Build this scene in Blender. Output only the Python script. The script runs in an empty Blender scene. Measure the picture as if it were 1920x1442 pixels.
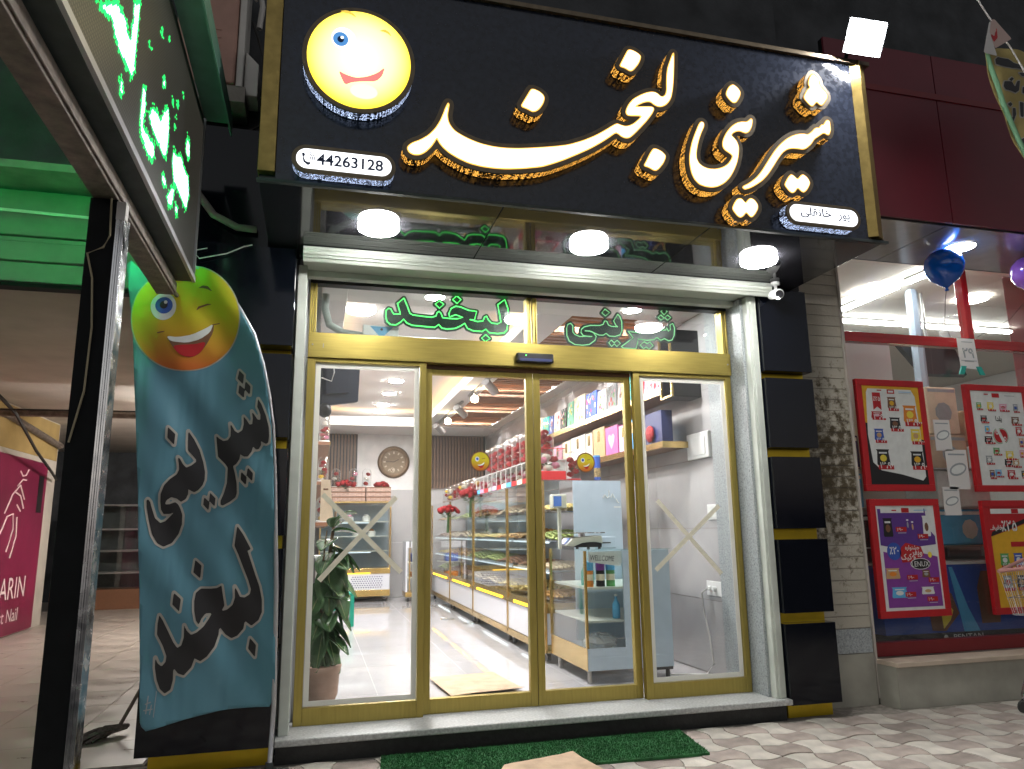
import bpy, math, random
import numpy as np
from mathutils import Vector, Matrix
random.seed(7)
SC = bpy.context.scene
COL = SC.collection
R = math.radians

# ------------------------------------------------------------------ camera
def set_camera():
    cd = bpy.data.cameras.new('camera'); co = bpy.data.objects.new('camera', cd); COL.objects.link(co)
    yaw, pitch, roll = R(14.863), R(11.133), R(-0.747)
    f = Vector((math.sin(yaw)*math.cos(pitch), math.cos(yaw)*math.cos(pitch), math.sin(pitch)))
    r = Vector((math.cos(yaw), -math.sin(yaw), 0)); u = r.cross(f)
    r2 = math.cos(roll)*r + math.sin(roll)*u; u2 = -math.sin(roll)*r + math.cos(roll)*u
    m = Matrix((r2, u2, -f)).transposed().to_4x4(); m.translation = Vector((0.1068, -5.2, 1.2048))
    co.matrix_world = m
    cd.sensor_width = 36; cd.lens = 26.006; cd.clip_start = 0.05; cd.clip_end = 2000
    SC.camera = co
set_camera()

# ------------------------------------------------------------------ night sky, exposure, render
W = bpy.data.worlds.new('World'); SC.world = W; W.use_nodes = True
wn = W.node_tree.nodes; bg = wn['Background']
sky = wn.new('ShaderNodeTexSky'); sky.sky_type = 'NISHITA'; sky.sun_disc = False
sky.sun_elevation = R(-2.5); sky.sun_rotation = R(200); sky.air_density = 1.2; sky.dust_density = 2.0
hs = wn.new('ShaderNodeHueSaturation'); hs.inputs['Saturation'].default_value = 0.22
W.node_tree.links.new(sky.outputs[0], hs.inputs['Color']); W.node_tree.links.new(hs.outputs[0], bg.inputs[0]); bg.inputs[1].default_value = 1.5
SC.view_settings.view_transform = 'Standard'; SC.view_settings.look = 'None'
SC.view_settings.exposure = 0.55; SC.view_settings.gamma = 1.0; SC.view_settings.use_curve_mapping = False
cy = SC.cycles
cy.max_bounces = 10; cy.diffuse_bounces = 4; cy.glossy_bounces = 4; cy.transmission_bounces = 6
cy.transparent_max_bounces = 40; cy.use_denoising = True; cy.sample_clamp_indirect = 4.0; cy.blur_glossy = 0.5
cy.caustics_reflective = False; cy.caustics_refractive = False

# ------------------------------------------------------------------ materials
MATS = {}
def mat(name, rgb, rough=0.5, metal=0.0, em=None, es=0.0, var=0.0, vscale=8.0, bump=0.0, bscale=60.0, spec=0.5, rvar=0.0, coat=0.0, stretch=(1,1,1), alpha=1.0):
    m = bpy.data.materials.new(name); m.use_nodes = True; nt = m.node_tree; b = nt.nodes['Principled BSDF']
    b.inputs['Base Color'].default_value = (*rgb, 1); b.inputs['Roughness'].default_value = rough
    b.inputs['Metallic'].default_value = metal; b.inputs['Specular IOR Level'].default_value = spec
    b.inputs['Coat Weight'].default_value = coat
    if em: b.inputs['Emission Color'].default_value = (*em, 1); b.inputs['Emission Strength'].default_value = es
    if alpha < 1: b.inputs['Alpha'].default_value = alpha
    if var or bump or rvar:
        tc = nt.nodes.new('ShaderNodeTexCoord'); mp = nt.nodes.new('ShaderNodeMapping')
        mp.inputs['Scale'].default_value = stretch
        nt.links.new(tc.outputs['Object'], mp.inputs[0])
        nz = nt.nodes.new('ShaderNodeTexNoise'); nz.inputs['Scale'].default_value = vscale; nz.inputs['Detail'].default_value = 6
        nt.links.new(mp.outputs[0], nz.inputs['Vector'])
        if var:
            mx = nt.nodes.new('ShaderNodeMix'); mx.data_type = 'RGBA'
            mx.inputs[6].default_value = (*[c*(1-var) for c in rgb], 1); mx.inputs[7].default_value = (*[min(1, c*(1+var)) for c in rgb], 1)
            mr = nt.nodes.new('ShaderNodeMapRange'); mr.inputs[1].default_value = 0.3; mr.inputs[2].default_value = 0.7
            nt.links.new(nz.outputs[0], mr.inputs[0]); nt.links.new(mr.outputs[0], mx.inputs[0]); nt.links.new(mx.outputs[2], b.inputs['Base Color'])
        if rvar:
            mr2 = nt.nodes.new('ShaderNodeMapRange'); mr2.inputs[1].default_value = 0.3; mr2.inputs[2].default_value = 0.7
            mr2.inputs[3].default_value = max(0.02, rough-rvar); mr2.inputs[4].default_value = rough+rvar
            nt.links.new(nz.outputs[0], mr2.inputs[0]); nt.links.new(mr2.outputs[0], b.inputs['Roughness'])
        if bump:
            n2 = nt.nodes.new('ShaderNodeTexNoise'); n2.inputs['Scale'].default_value = bscale; n2.inputs['Detail'].default_value = 4
            nt.links.new(mp.outputs[0], n2.inputs['Vector'])
            bp = nt.nodes.new('ShaderNodeBump'); bp.inputs['Strength'].default_value = bump; bp.inputs['Distance'].default_value = 0.01
            nt.links.new(n2.outputs[0], bp.inputs['Height']); nt.links.new(bp.outputs[0], b.inputs['Normal'])
    MATS[name] = m; return m
def glow(name, rgb, s):
    m = bpy.data.materials.new(name); m.use_nodes = True; nt = m.node_tree; nt.nodes.clear()
    e = nt.nodes.new('ShaderNodeEmission'); o = nt.nodes.new('ShaderNodeOutputMaterial')
    e.inputs[0].default_value = (*rgb, 1); e.inputs[1].default_value = s; nt.links.new(e.outputs[0], o.inputs[0]); MATS[name] = m; return m
def dotglow(name, rgb, s, scale, body, rad=0.33, body_rough=0.4, metal=0.0, rnd=0.0):
    # a surface pierced by a fine grid of lit holes
    m = mat(name, body, body_rough, metal); nt = m.node_tree; b = nt.nodes['Principled BSDF']
    tc = nt.nodes.new('ShaderNodeTexCoord'); v = nt.nodes.new('ShaderNodeTexVoronoi'); v.inputs['Scale'].default_value = scale; v.inputs['Randomness'].default_value = rnd
    nt.links.new(tc.outputs['Object'], v.inputs['Vector'])
    lt = nt.nodes.new('ShaderNodeMath'); lt.operation = 'LESS_THAN'; lt.inputs[1].default_value = rad
    nt.links.new(v.outputs['Distance'], lt.inputs[0])
    mu = nt.nodes.new('ShaderNodeMath'); mu.operation = 'MULTIPLY'; mu.inputs[1].default_value = s
    nt.links.new(lt.outputs[0], mu.inputs[0]); nt.links.new(mu.outputs[0], b.inputs['Emission Strength'])
    b.inputs['Emission Color'].default_value = (*rgb, 1); return m
def glass(name, tint=(0.95, 0.97, 0.96), f0=0.04, rough=0.0, dust=0.0):
    # clear pane: the same reflectance law on both of its faces
    m = bpy.data.materials.new(name); m.use_nodes = True; nt = m.node_tree; nt.nodes.clear(); N = nt.nodes.new; L = nt.links.new
    t = N('ShaderNodeBsdfTransparent'); t.inputs[0].default_value = (*tint, 1)
    g = N('ShaderNodeBsdfGlossy'); g.inputs[0].default_value = (1,1,1,1); g.inputs['Roughness'].default_value = rough
    ge = N('ShaderNodeNewGeometry'); d = N('ShaderNodeVectorMath'); d.operation = 'DOT_PRODUCT'; L(ge.outputs['Incoming'], d.inputs[0]); L(ge.outputs['Normal'], d.inputs[1])
    ab = N('ShaderNodeMath'); ab.operation = 'ABSOLUTE'; L(d.outputs['Value'], ab.inputs[0])
    iv = N('ShaderNodeMath'); iv.operation = 'SUBTRACT'; iv.inputs[0].default_value = 1.0; L(ab.outputs[0], iv.inputs[1])
    pw = N('ShaderNodeMath'); pw.operation = 'POWER'; pw.inputs[1].default_value = 2.6 if 'dome' in name else 5.0; L(iv.outputs[0], pw.inputs[0])
    ma = N('ShaderNodeMath'); ma.operation = 'MULTIPLY_ADD'; ma.inputs[1].default_value = 1-f0; ma.inputs[2].default_value = f0; L(pw.outputs[0], ma.inputs[0])
    mx = N('ShaderNodeMixShader'); o = N('ShaderNodeOutputMaterial')
    L(ma.outputs[0], mx.inputs[0]); L(t.outputs[0], mx.inputs[1]); L(g.outputs[0], mx.inputs[2])
    if dust:
        # thin film of wiped dust and fingerprints
        tc = N('ShaderNodeTexCoord'); mp = N('ShaderNodeMapping'); mp.inputs['Scale'].default_value = (1.5,1.5,0.7); mp.inputs['Rotation'].default_value = (0,0.5,0); L(tc.outputs['Object'], mp.inputs[0])
        nz = N('ShaderNodeTexNoise'); nz.inputs['Scale'].default_value = 3.0; nz.inputs['Detail'].default_value = 8; nz.inputs['Distortion'].default_value = 1.5; L(mp.outputs[0], nz.inputs['Vector'])
        mr = N('ShaderNodeMapRange'); mr.inputs[1].default_value = 0.42; mr.inputs[2].default_value = 0.75; mr.inputs[3].default_value = dust*0.25; mr.inputs[4].default_value = dust; L(nz.outputs[0], mr.inputs[0])
        df = N('ShaderNodeBsdfDiffuse'); df.inputs[0].default_value = (0.7,0.7,0.7,1); m2 = N('ShaderNodeMixShader'); L(mr.outputs[0], m2.inputs[0]); L(mx.outputs[0], m2.inputs[1]); L(df.outputs[0], m2.inputs[2]); L(m2.outputs[0], o.inputs[0])
    else: L(mx.outputs[0], o.inputs[0])
    MATS[name] = m; return m
M = MATS
# exterior
mat('asphalt', (0.05,0.05,0.052), 0.9, var=0.3, bump=0.4, bscale=150)
mat('paver_cream', (0.50,0.465,0.41), 0.8, var=0.22, vscale=7, bump=0.35, bscale=90)
mat('paver_brown', (0.345,0.29,0.255), 0.8, var=0.25, vscale=7, bump=0.35, bscale=90)
def per_piece(name, amt):
    # every piece a shade of its own
    nt = MATS[name].node_tree; b = nt.nodes['Principled BSDF']; src = b.inputs['Base Color'].links[0].from_socket; oi = nt.nodes.new('ShaderNodeObjectInfo')
    mr = nt.nodes.new('ShaderNodeMapRange'); mr.inputs[3].default_value = 1-amt; mr.inputs[4].default_value = 1+amt; nt.links.new(oi.outputs['Random'], mr.inputs[0])
    h = nt.nodes.new('ShaderNodeHueSaturation'); nt.links.new(mr.outputs[0], h.inputs['Value']); nt.links.new(src, h.inputs['Color']); nt.links.new(h.outputs[0], b.inputs['Base Color'])
per_piece('paver_cream', 0.16); per_piece('paver_brown', 0.2)
mat('floor_grout', (0.52,0.50,0.50), 0.5)
mat('mortar', (0.30,0.27,0.235), 0.95, var=0.3, vscale=20, bump=0.5)
mat('passage_tile', (0.37,0.325,0.285), 0.35, var=0.2, vscale=3, rvar=0.12)
mat('fascia_black', (0.016,0.020,0.033), 0.14, spec=0.6, var=0.35, vscale=30, bump=0.02, bscale=300, rvar=0.05)
mat('soffit_black', (0.022,0.022,0.026), 0.04, 0.0, spec=0.55, rvar=0.03, vscale=4, bump=0.012, bscale=5)
mat('pillar_black', (0.004,0.005,0.009), 0.10, spec=0.3, rvar=0.05, vscale=6)
mat('gold_trim', (0.36,0.26,0.085), 0.32, 0.9, var=0.18, vscale=18, bump=0.06, bscale=60)
mat('gold_yellow', (0.58,0.41,0.025), 0.3, 0.7, var=0.1, vscale=6)
mat('gold_door', (0.40,0.315,0.085), 0.38, 0.8, var=0.10, vscale=5, rvar=0.06, stretch=(14,14,1), bump=0.01, bscale=40)
mat('gold_header', (0.40,0.315,0.085), 0.38, 0.8, var=0.10, vscale=5, rvar=0.06, stretch=(1,14,14), bump=0.01, bscale=40)
mat('rim_bronze', (0.16,0.125,0.085), 0.35, 0.7, var=0.15, vscale=20)
mat('white_alu', (0.58,0.62,0.56), 0.42, 0.0, var=0.10, vscale=5, stretch=(0.3,1,1), rvar=0.08)
mat('white_tape', (0.80,0.79,0.72), 0.7)
mat('tape_beige', (0.72,0.68,0.55), 0.6, var=0.08, vscale=30)
mat('granite_grey', (0.33,0.36,0.37), 0.35, var=0.35, vscale=90, rvar=0.1)
mat('stone_sill', (0.42,0.43,0.42), 0.5, var=0.25, vscale=60, bump=0.1)
mat('stone_black', (0.012,0.013,0.013), 0.5, var=0.4, vscale=30, bump=0.15)
mat('black_plastic', (0.012,0.012,0.014), 0.4)
mat('black_paint', (0.006,0.007,0.008), 0.75, var=0.3, vscale=12, spec=0.2)
mat('chrome', (0.62,0.62,0.64), 0.22, 1.0, rvar=0.12, vscale=14, var=0.1)
mat('steel_brown', (0.16,0.13,0.11), 0.55, 0.3, var=0.35, vscale=16, bump=0.2)
mat('steel_dark', (0.035,0.045,0.045), 0.5, 0.2, var=0.3, vscale=10)
mat('led_frame', (0.45,0.45,0.47), 0.4, 0.6)
mat('white_plastic', (0.75,0.76,0.75), 0.45, var=0.04)
mat('ac_white', (0.55,0.53,0.50), 0.55, var=0.12, vscale=5)
mat('ac_lit_brown', (0.42,0.24,0.19), 0.6, var=0.1)  # white casing with the brownish cast of the lighting painted into its colour
mat('concrete', (0.24,0.225,0.20), 0.9, var=0.3, vscale=4, bump=0.4, bscale=30)
mat('concrete_dark', (0.05,0.053,0.058), 0.9, var=0.4, vscale=3, bump=0.4, bscale=30)
mat('plaster_beige', (0.47,0.43,0.38), 0.9, var=0.12, vscale=2.5, bump=0.2)
mat('plaster_ochre', (0.34,0.24,0.09), 0.85, var=0.15, vscale=3)
mat('shutter_cream', (0.17,0.22,0.175), 0.5, var=0.1)
mat('turf', (0.03,0.15,0.045), 0.95, var=0.35, vscale=18, bump=0.6, bscale=300)
mat('cardboard', (0.50,0.36,0.24), 0.85, var=0.15, vscale=9, bump=0.15)
mat('cardboard_light', (0.66,0.53,0.38), 0.85, var=0.1, vscale=9)
mat('wire_black', (0.015,0.014,0.013), 0.6)
mat('wire_white', (0.7,0.69,0.66), 0.5)
mat('straw', (0.38,0.33,0.22), 0.9)
mat('mop_grey', (0.14,0.125,0.11), 0.95, var=0.4, vscale=40, bump=0.5)
# light givers
glow('letter_glow', (1.0,0.80,0.50), 2.4)
glow('letter_halo', (1.0,0.50,0.10), 1.3)  # warm halo of the letters, put into an amber emissive colour
glow('plate_glow', (0.92,0.95,1.0), 1.6)
glow('lamp_white', (1.0,0.98,0.95), 80)
glow('lamp_rim', (1.0,0.98,0.95), 8)
glow('flood_white', (1.0,0.99,0.97), 620)
glow('down_white', (1.0,0.98,0.975), 330)
glow('cove_warm', (1.0,0.54,0.20), 9)
glow('spot_warm', (1.0,0.80,0.52), 60)
glow('market_tube', (0.95,1.0,0.98), 60)
glow('neon_green', (0.10,1.0,0.16), 2.4)
glow('neon_pale', (0.30,0.80,0.36), 0.9)
glow('led_yellow', (1.0,0.60,0.04), 3.0)
glow('led_white', (0.80,0.93,1.0), 1.3)
glow('led_red', (1.0,0.02,0.02), 5)
dotglow('side_amber', (1.0,0.46,0.07), 2.0, 120, (0.035,0.022,0.014), 0.36, rnd=0.5)
dotglow('side_blue', (0.55,0.68,1.0), 1.8, 120, (0.03,0.035,0.07), 0.36, rnd=0.5)
dotglow('led_text', (0.03,1.0,0.13), 2.3, 75, (0.0,0.09,0.03), 0.46)
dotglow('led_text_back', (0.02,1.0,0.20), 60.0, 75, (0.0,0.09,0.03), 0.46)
glow('led_core', (0.42,1.0,0.66), 4.5); glow('led_edge', (0.02,1.0,0.16), 1.6)
def led_board():
    m = dotglow('led_board', (0.42,0.38,0.30), 0.15, 62, (0.014,0.015,0.016), 0.30); nt = m.node_tree
    tc = [n for n in nt.nodes if n.type == 'TEX_COORD'][0]; v = [n for n in nt.nodes if n.type == 'TEX_VORONOI'][0]; v.voronoi_dimensions = '2D'
    sp = nt.nodes.new('ShaderNodeSeparateXYZ'); cb = nt.nodes.new('ShaderNodeCombineXYZ'); nt.links.new(tc.outputs['Object'], sp.inputs[0]); nt.links.new(sp.outputs[1], cb.inputs[0]); nt.links.new(sp.outputs[2], cb.inputs[1]); nt.links.new(cb.outputs[0], v.inputs['Vector'])
led_board()
# glass
glass('door_glass', (0.985,0.99,0.985), 0.03, dust=0.014)
glass('transom_glass', (0.95,0.97,0.96), 0.06, dust=0.02)
glass('case_glass', (0.965,0.98,0.975), 0.025)
glass('dome_glass', (0.97,0.98,0.98), 0.05)
glass('market_glass', (0.95,0.96,0.96), 0.035, dust=0.015)
# interior
mat('shop_tile', (0.50,0.488,0.495), 0.035, spec=0.75, var=0.05, vscale=1.5)
mat('wall_tile', (0.46,0.45,0.45), 0.22, var=0.08, vscale=2.5)
mat('wall_marble', (0.80,0.785,0.77), 0.45, var=0.12, vscale=4)
mat('ceiling_white', (0.76,0.74,0.72), 0.8)
mat('wood_slat', (0.165,0.10,0.067), 0.5, var=0.25, vscale=7, stretch=(8,8,1))
mat('wood_ceiling', (0.25,0.125,0.065), 0.45, var=0.25, vscale=6, stretch=(1,9,9))
mat('counter_white', (0.74,0.75,0.80), 0.25)
mat('counter_blue', (0.47,0.57,0.66), 0.3, var=0.03)
mat('gold_case', (0.66,0.47,0.19), 0.22, 0.9, var=0.1)
mat('shelf_pale', (0.62,0.64,0.58), 0.3)
mat('caster_black', (0.03,0.03,0.03), 0.5)
mat('bronze_clock', (0.20,0.13,0.075), 0.4, 0.3, var=0.2, vscale=12)
mat('clock_dial', (0.26,0.19,0.12), 0.5, var=0.15, vscale=6)
mat('clock_mark', (0.62,0.53,0.40), 0.5)
mat('rose_red', (0.30,0.005,0.009), 0.6, var=0.3, vscale=50)
mat('rose_pink', (0.72,0.28,0.40), 0.6, var=0.2, vscale=40)
mat('rose_white', (0.78,0.74,0.66), 0.6)
mat('rose_yellow', (0.75,0.52,0.04), 0.6)
mat('stem_green', (0.05,0.12,0.035), 0.6, var=0.3, vscale=20)
mat('leaf_green', (0.065,0.15,0.055), 0.25, var=0.35, vscale=9, coat=0.3)
mat('leaf_vein', (0.24,0.30,0.13), 0.5)
mat('bark', (0.16,0.105,0.06), 0.8, var=0.3, vscale=30)
mat('pot_tan', (0.34,0.22,0.16), 0.7, var=0.2)
mat('green_plastic', (0.0,0.24,0.16), 0.4)
mat('red_box', (0.55,0.02,0.025), 0.4)
mat('metal_grey', (0.35,0.34,0.33), 0.35, 0.6)
mat('screen_blue', (0.05,0.12,0.35), 0.2, em=(0.1,0.25,0.7), es=0.25)
mat('scale_body', (0.58,0.60,0.50), 0.4)
mat('pastry_gold', (0.52,0.29,0.09), 0.7, var=0.35, vscale=40, bump=0.3)
mat('pastry_brown', (0.28,0.12,0.05), 0.7, var=0.4, vscale=40, bump=0.3)
mat('pastry_yellow', (0.72,0.58,0.22), 0.7, var=0.2, vscale=40)
mat('pastry_green', (0.40,0.48,0.16), 0.7, var=0.3, vscale=40)
mat('pastry_cream', (0.70,0.58,0.42), 0.7, var=0.25, vscale=40)
for n, c in dict(p_red=(0.46,0.010,0.015), p_white=(0.72,0.74,0.72), p_black=(0.012,0.011,0.013), p_purple=(0.10,0.035,0.24), p_violet=(0.22,0.045,0.30), p_blue=(0.03,0.09,0.42), p_sky=(0.10,0.42,0.72), p_orange=(0.70,0.22,0.02), p_amber=(0.72,0.40,0.02), p_yellow=(0.78,0.62,0.06), p_green=(0.10,0.34,0.10), p_teal=(0.02,0.36,0.30), p_brown=(0.18,0.08,0.04), p_tan=(0.55,0.34,0.16), p_pink=(0.74,0.33,0.46), p_magenta=(0.60,0.12,0.36), p_lilac=(0.68,0.45,0.66), p_cream=(0.78,0.70,0.52), p_grey=(0.30,0.33,0.34), p_navy=(0.02,0.03,0.12), p_floral=(0.74,0.62,0.60), p_mint=(0.16,0.50,0.34)).items():
    mat(n, c, 0.45, var=0.06, vscale=20)
mat('face_yellow', (0.80,0.56,0.02), 0.5)
mat('red_paint', (0.42,0.010,0.012), 0.25, coat=0.5)
mat('red_dark', (0.17,0.008,0.012), 0.4)
mat('maroon_panel', (0.14,0.012,0.024), 0.45, var=0.1, vscale=2)
mat('soffit_grey', (0.50,0.47,0.45), 0.15, 0.45, var=0.06)
mat('market_ceiling', (0.52,0.47,0.41), 0.8)
mat('market_floor', (0.45,0.42,0.38), 0.3)
mat('market_wall', (0.60,0.59,0.57), 0.7)
mat('plinth_stone', (0.34,0.33,0.28), 0.6, var=0.18, vscale=4, bump=0.1)
mat('travertine', (0.56,0.46,0.36), 0.5, var=0.12, vscale=5)
mat('balloon_blue', (0.0,0.13,0.70), 0.15, coat=0.5)
mat('balloon_purple', (0.25,0.10,0.50), 0.12, coat=0.6)
mat('balloon_clear', (0.70,0.70,0.70), 0.15, alpha=0.35)
mat('cloth_yellow', (0.42,0.33,0.12), 0.8, var=0.15)
mat('cloth_green', (0.20,0.42,0.24), 0.8)
mat('cloth_white', (0.70,0.68,0.66), 0.8)
mat('poster_magenta', (0.20,0.015,0.055), 0.4, var=0.35, vscale=0.8)
mat('trolley_pink', (0.62,0.30,0.27), 0.35, 0.3)
def stained_stone():
    m = mat('stained_stone', (0.42,0.40,0.34), 0.8, bump=0.25, bscale=40, var=0.1); nt = m.node_tree; b = nt.nodes['Principled BSDF']
    tc = nt.nodes.new('ShaderNodeTexCoord'); nz = nt.nodes.new('ShaderNodeTexNoise'); nz.inputs['Scale'].default_value = 16; nz.inputs['Detail'].default_value = 8; nz.inputs['Roughness'].default_value = 0.7
    nt.links.new(tc.outputs['Object'], nz.inputs['Vector'])
    sp = nt.nodes.new('ShaderNodeSeparateXYZ'); gp = nt.nodes.new('ShaderNodeNewGeometry'); nt.links.new(gp.outputs['Position'], nz.inputs['Vector']); nt.links.new(gp.outputs['Position'], sp.inputs[0])
    # the damp patch sits between 0.7 m and 2.5 m up the wall
    a = nt.nodes.new('ShaderNodeMapRange'); a.inputs[1].default_value = 0.45; a.inputs[2].default_value = 1.5; nt.links.new(sp.outputs[2], a.inputs[0])
    c = nt.nodes.new('ShaderNodeMapRange'); c.inputs[1].default_value = 2.75; c.inputs[2].default_value = 1.9; nt.links.new(sp.outputs[2], c.inputs[0])
    mu = nt.nodes.new('ShaderNodeMath'); mu.operation = 'MULTIPLY'; nt.links.new(a.outputs[0], mu.inputs[0]); nt.links.new(c.outputs[0], mu.inputs[1])
    ad = nt.nodes.new('ShaderNodeMath'); ad.operation = 'MULTIPLY_ADD'; ad.inputs[1].default_value = 0.26; nt.links.new(mu.outputs[0], ad.inputs[0]); nt.links.new(nz.outputs[0], ad.inputs[2])
    cr = nt.nodes.new('ShaderNodeValToRGB'); nt.links.new(ad.outputs[0], cr.inputs[0])
    cr.color_ramp.elements[0].position = 0.63; cr.color_ramp.elements[0].color = (0.44,0.41,0.34,1)
    cr.color_ramp.elements[1].position = 0.78; cr.color_ramp.elements[1].color = (0.085,0.065,0.035,1)
    nt.links.new(cr.outputs[0], b.inputs['Base Color'])
stained_stone()
def flag_cloth():
    m = mat('flag_teal', (0.13,0.30,0.36), 0.75); nt = m.node_tree; b = nt.nodes['Principled BSDF']
    tc = nt.nodes.new('ShaderNodeTexCoord'); sp = nt.nodes.new('ShaderNodeSeparateXYZ'); nt.links.new(tc.outputs['Object'], sp.inputs[0])
    nz = nt.nodes.new('ShaderNodeTexNoise'); nz.inputs['Scale'].default_value = 2.6; nz.inputs['Detail'].default_value = 3; nz.inputs['Distortion'].default_value = 2.5; nt.links.new(tc.outputs['Object'], nz.inputs['Vector'])
    ad = nt.nodes.new('ShaderNodeMath'); ad.operation = 'MULTIPLY_ADD'; ad.inputs[1].default_value = 0.5; nt.links.new(nz.outputs[0], ad.inputs[0]); nt.links.new(sp.outputs[0], ad.inputs[2])
    cr = nt.nodes.new('ShaderNodeValToRGB'); nt.links.new(ad.outputs[0], cr.inputs[0])
    e = cr.color_ramp.elements; e[0].position = 0.0; e[0].color = (0.085,0.235,0.31,1); e[1].position = 1.0; e[1].color = (0.015,0.24,0.16,1)
    x = e.new(0.45); x.color = (0.06,0.205,0.255,1); x = e.new(0.72); x.color = (0.03,0.185,0.18,1)
    nt.links.new(cr.outputs[0], b.inputs['Base Color']); b.inputs['Sheen Weight'].default_value = 0.2; b.inputs['Roughness'].default_value = 0.5
    # creases left by folding, and the weave
    mp = nt.nodes.new('ShaderNodeMapping'); mp.inputs['Rotation'].default_value = (0,R(35),0); mp.inputs['Scale'].default_value = (5.5,1,1.1); nt.links.new(tc.outputs['Object'], mp.inputs[0])
    n3 = nt.nodes.new('ShaderNodeTexNoise'); n3.inputs['Scale'].default_value = 0.8; n3.inputs['Detail'].default_value = 2; n3.inputs['Distortion'].default_value = 0.6; nt.links.new(mp.outputs[0], n3.inputs['Vector'])
    n4 = nt.nodes.new('ShaderNodeTexNoise'); n4.inputs['Scale'].default_value = 220; nt.links.new(tc.outputs['Object'], n4.inputs['Vector'])
    b1 = nt.nodes.new('ShaderNodeBump'); b1.inputs['Strength'].default_value = 0.5; b1.inputs['Distance'].default_value = 0.06; nt.links.new(n3.outputs[0], b1.inputs['Height'])
    b2 = nt.nodes.new('ShaderNodeBump'); b2.inputs['Strength'].default_value = 0.05; b2.inputs['Distance'].default_value = 0.004; nt.links.new(n4.outputs[0], b2.inputs['Height']); nt.links.new(b1.outputs[0], b2.inputs['Normal']); nt.links.new(b2.outputs[0], b.inputs['Normal'])
flag_cloth()
def yellow_face(name, es):
    m = mat(name, (0.8,0.5,0.02), 0.6); nt = m.node_tree; b = nt.nodes['Principled BSDF']
    tc = nt.nodes.new('ShaderNodeTexCoord'); sp = nt.nodes.new('ShaderNodeSeparateXYZ'); nt.links.new(tc.outputs['Generated'], sp.inputs[0])
    cr = nt.nodes.new('ShaderNodeValToRGB'); nt.links.new(sp.outputs[2], cr.inputs[0]); e = cr.color_ramp.elements
    if es:
        e[0].position = 0.0; e[0].color = (1.0,0.95,0.62,1); e[1].position = 0.50; e[1].color = (1.0,0.72,0.05,1); x = e.new(0.33); x.color = (1.0,0.88,0.34,1)
        ln = nt.nodes.new('ShaderNodeVectorMath'); ln.operation = 'DISTANCE'; ln.inputs[1].default_value = (0.5,0.0,0.52); nt.links.new(tc.outputs['Generated'], ln.inputs[0]); nt.links.new(ln.outputs['Value'], cr.inputs[0])
    else: e[0].position = 0.05; e[0].color = (0.55,0.13,0.01,1); e[1].position = 0.55; e[1].color = (0.60,0.50,0.015,1)
    nt.links.new(cr.outputs[0], b.inputs['Base Color'])
    if es: nt.links.new(cr.outputs[0], b.inputs['Emission Color']); b.inputs['Emission Strength'].default_value = es
yellow_face('smiley_lit', 1.3); yellow_face('smiley_print', 0)

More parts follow.
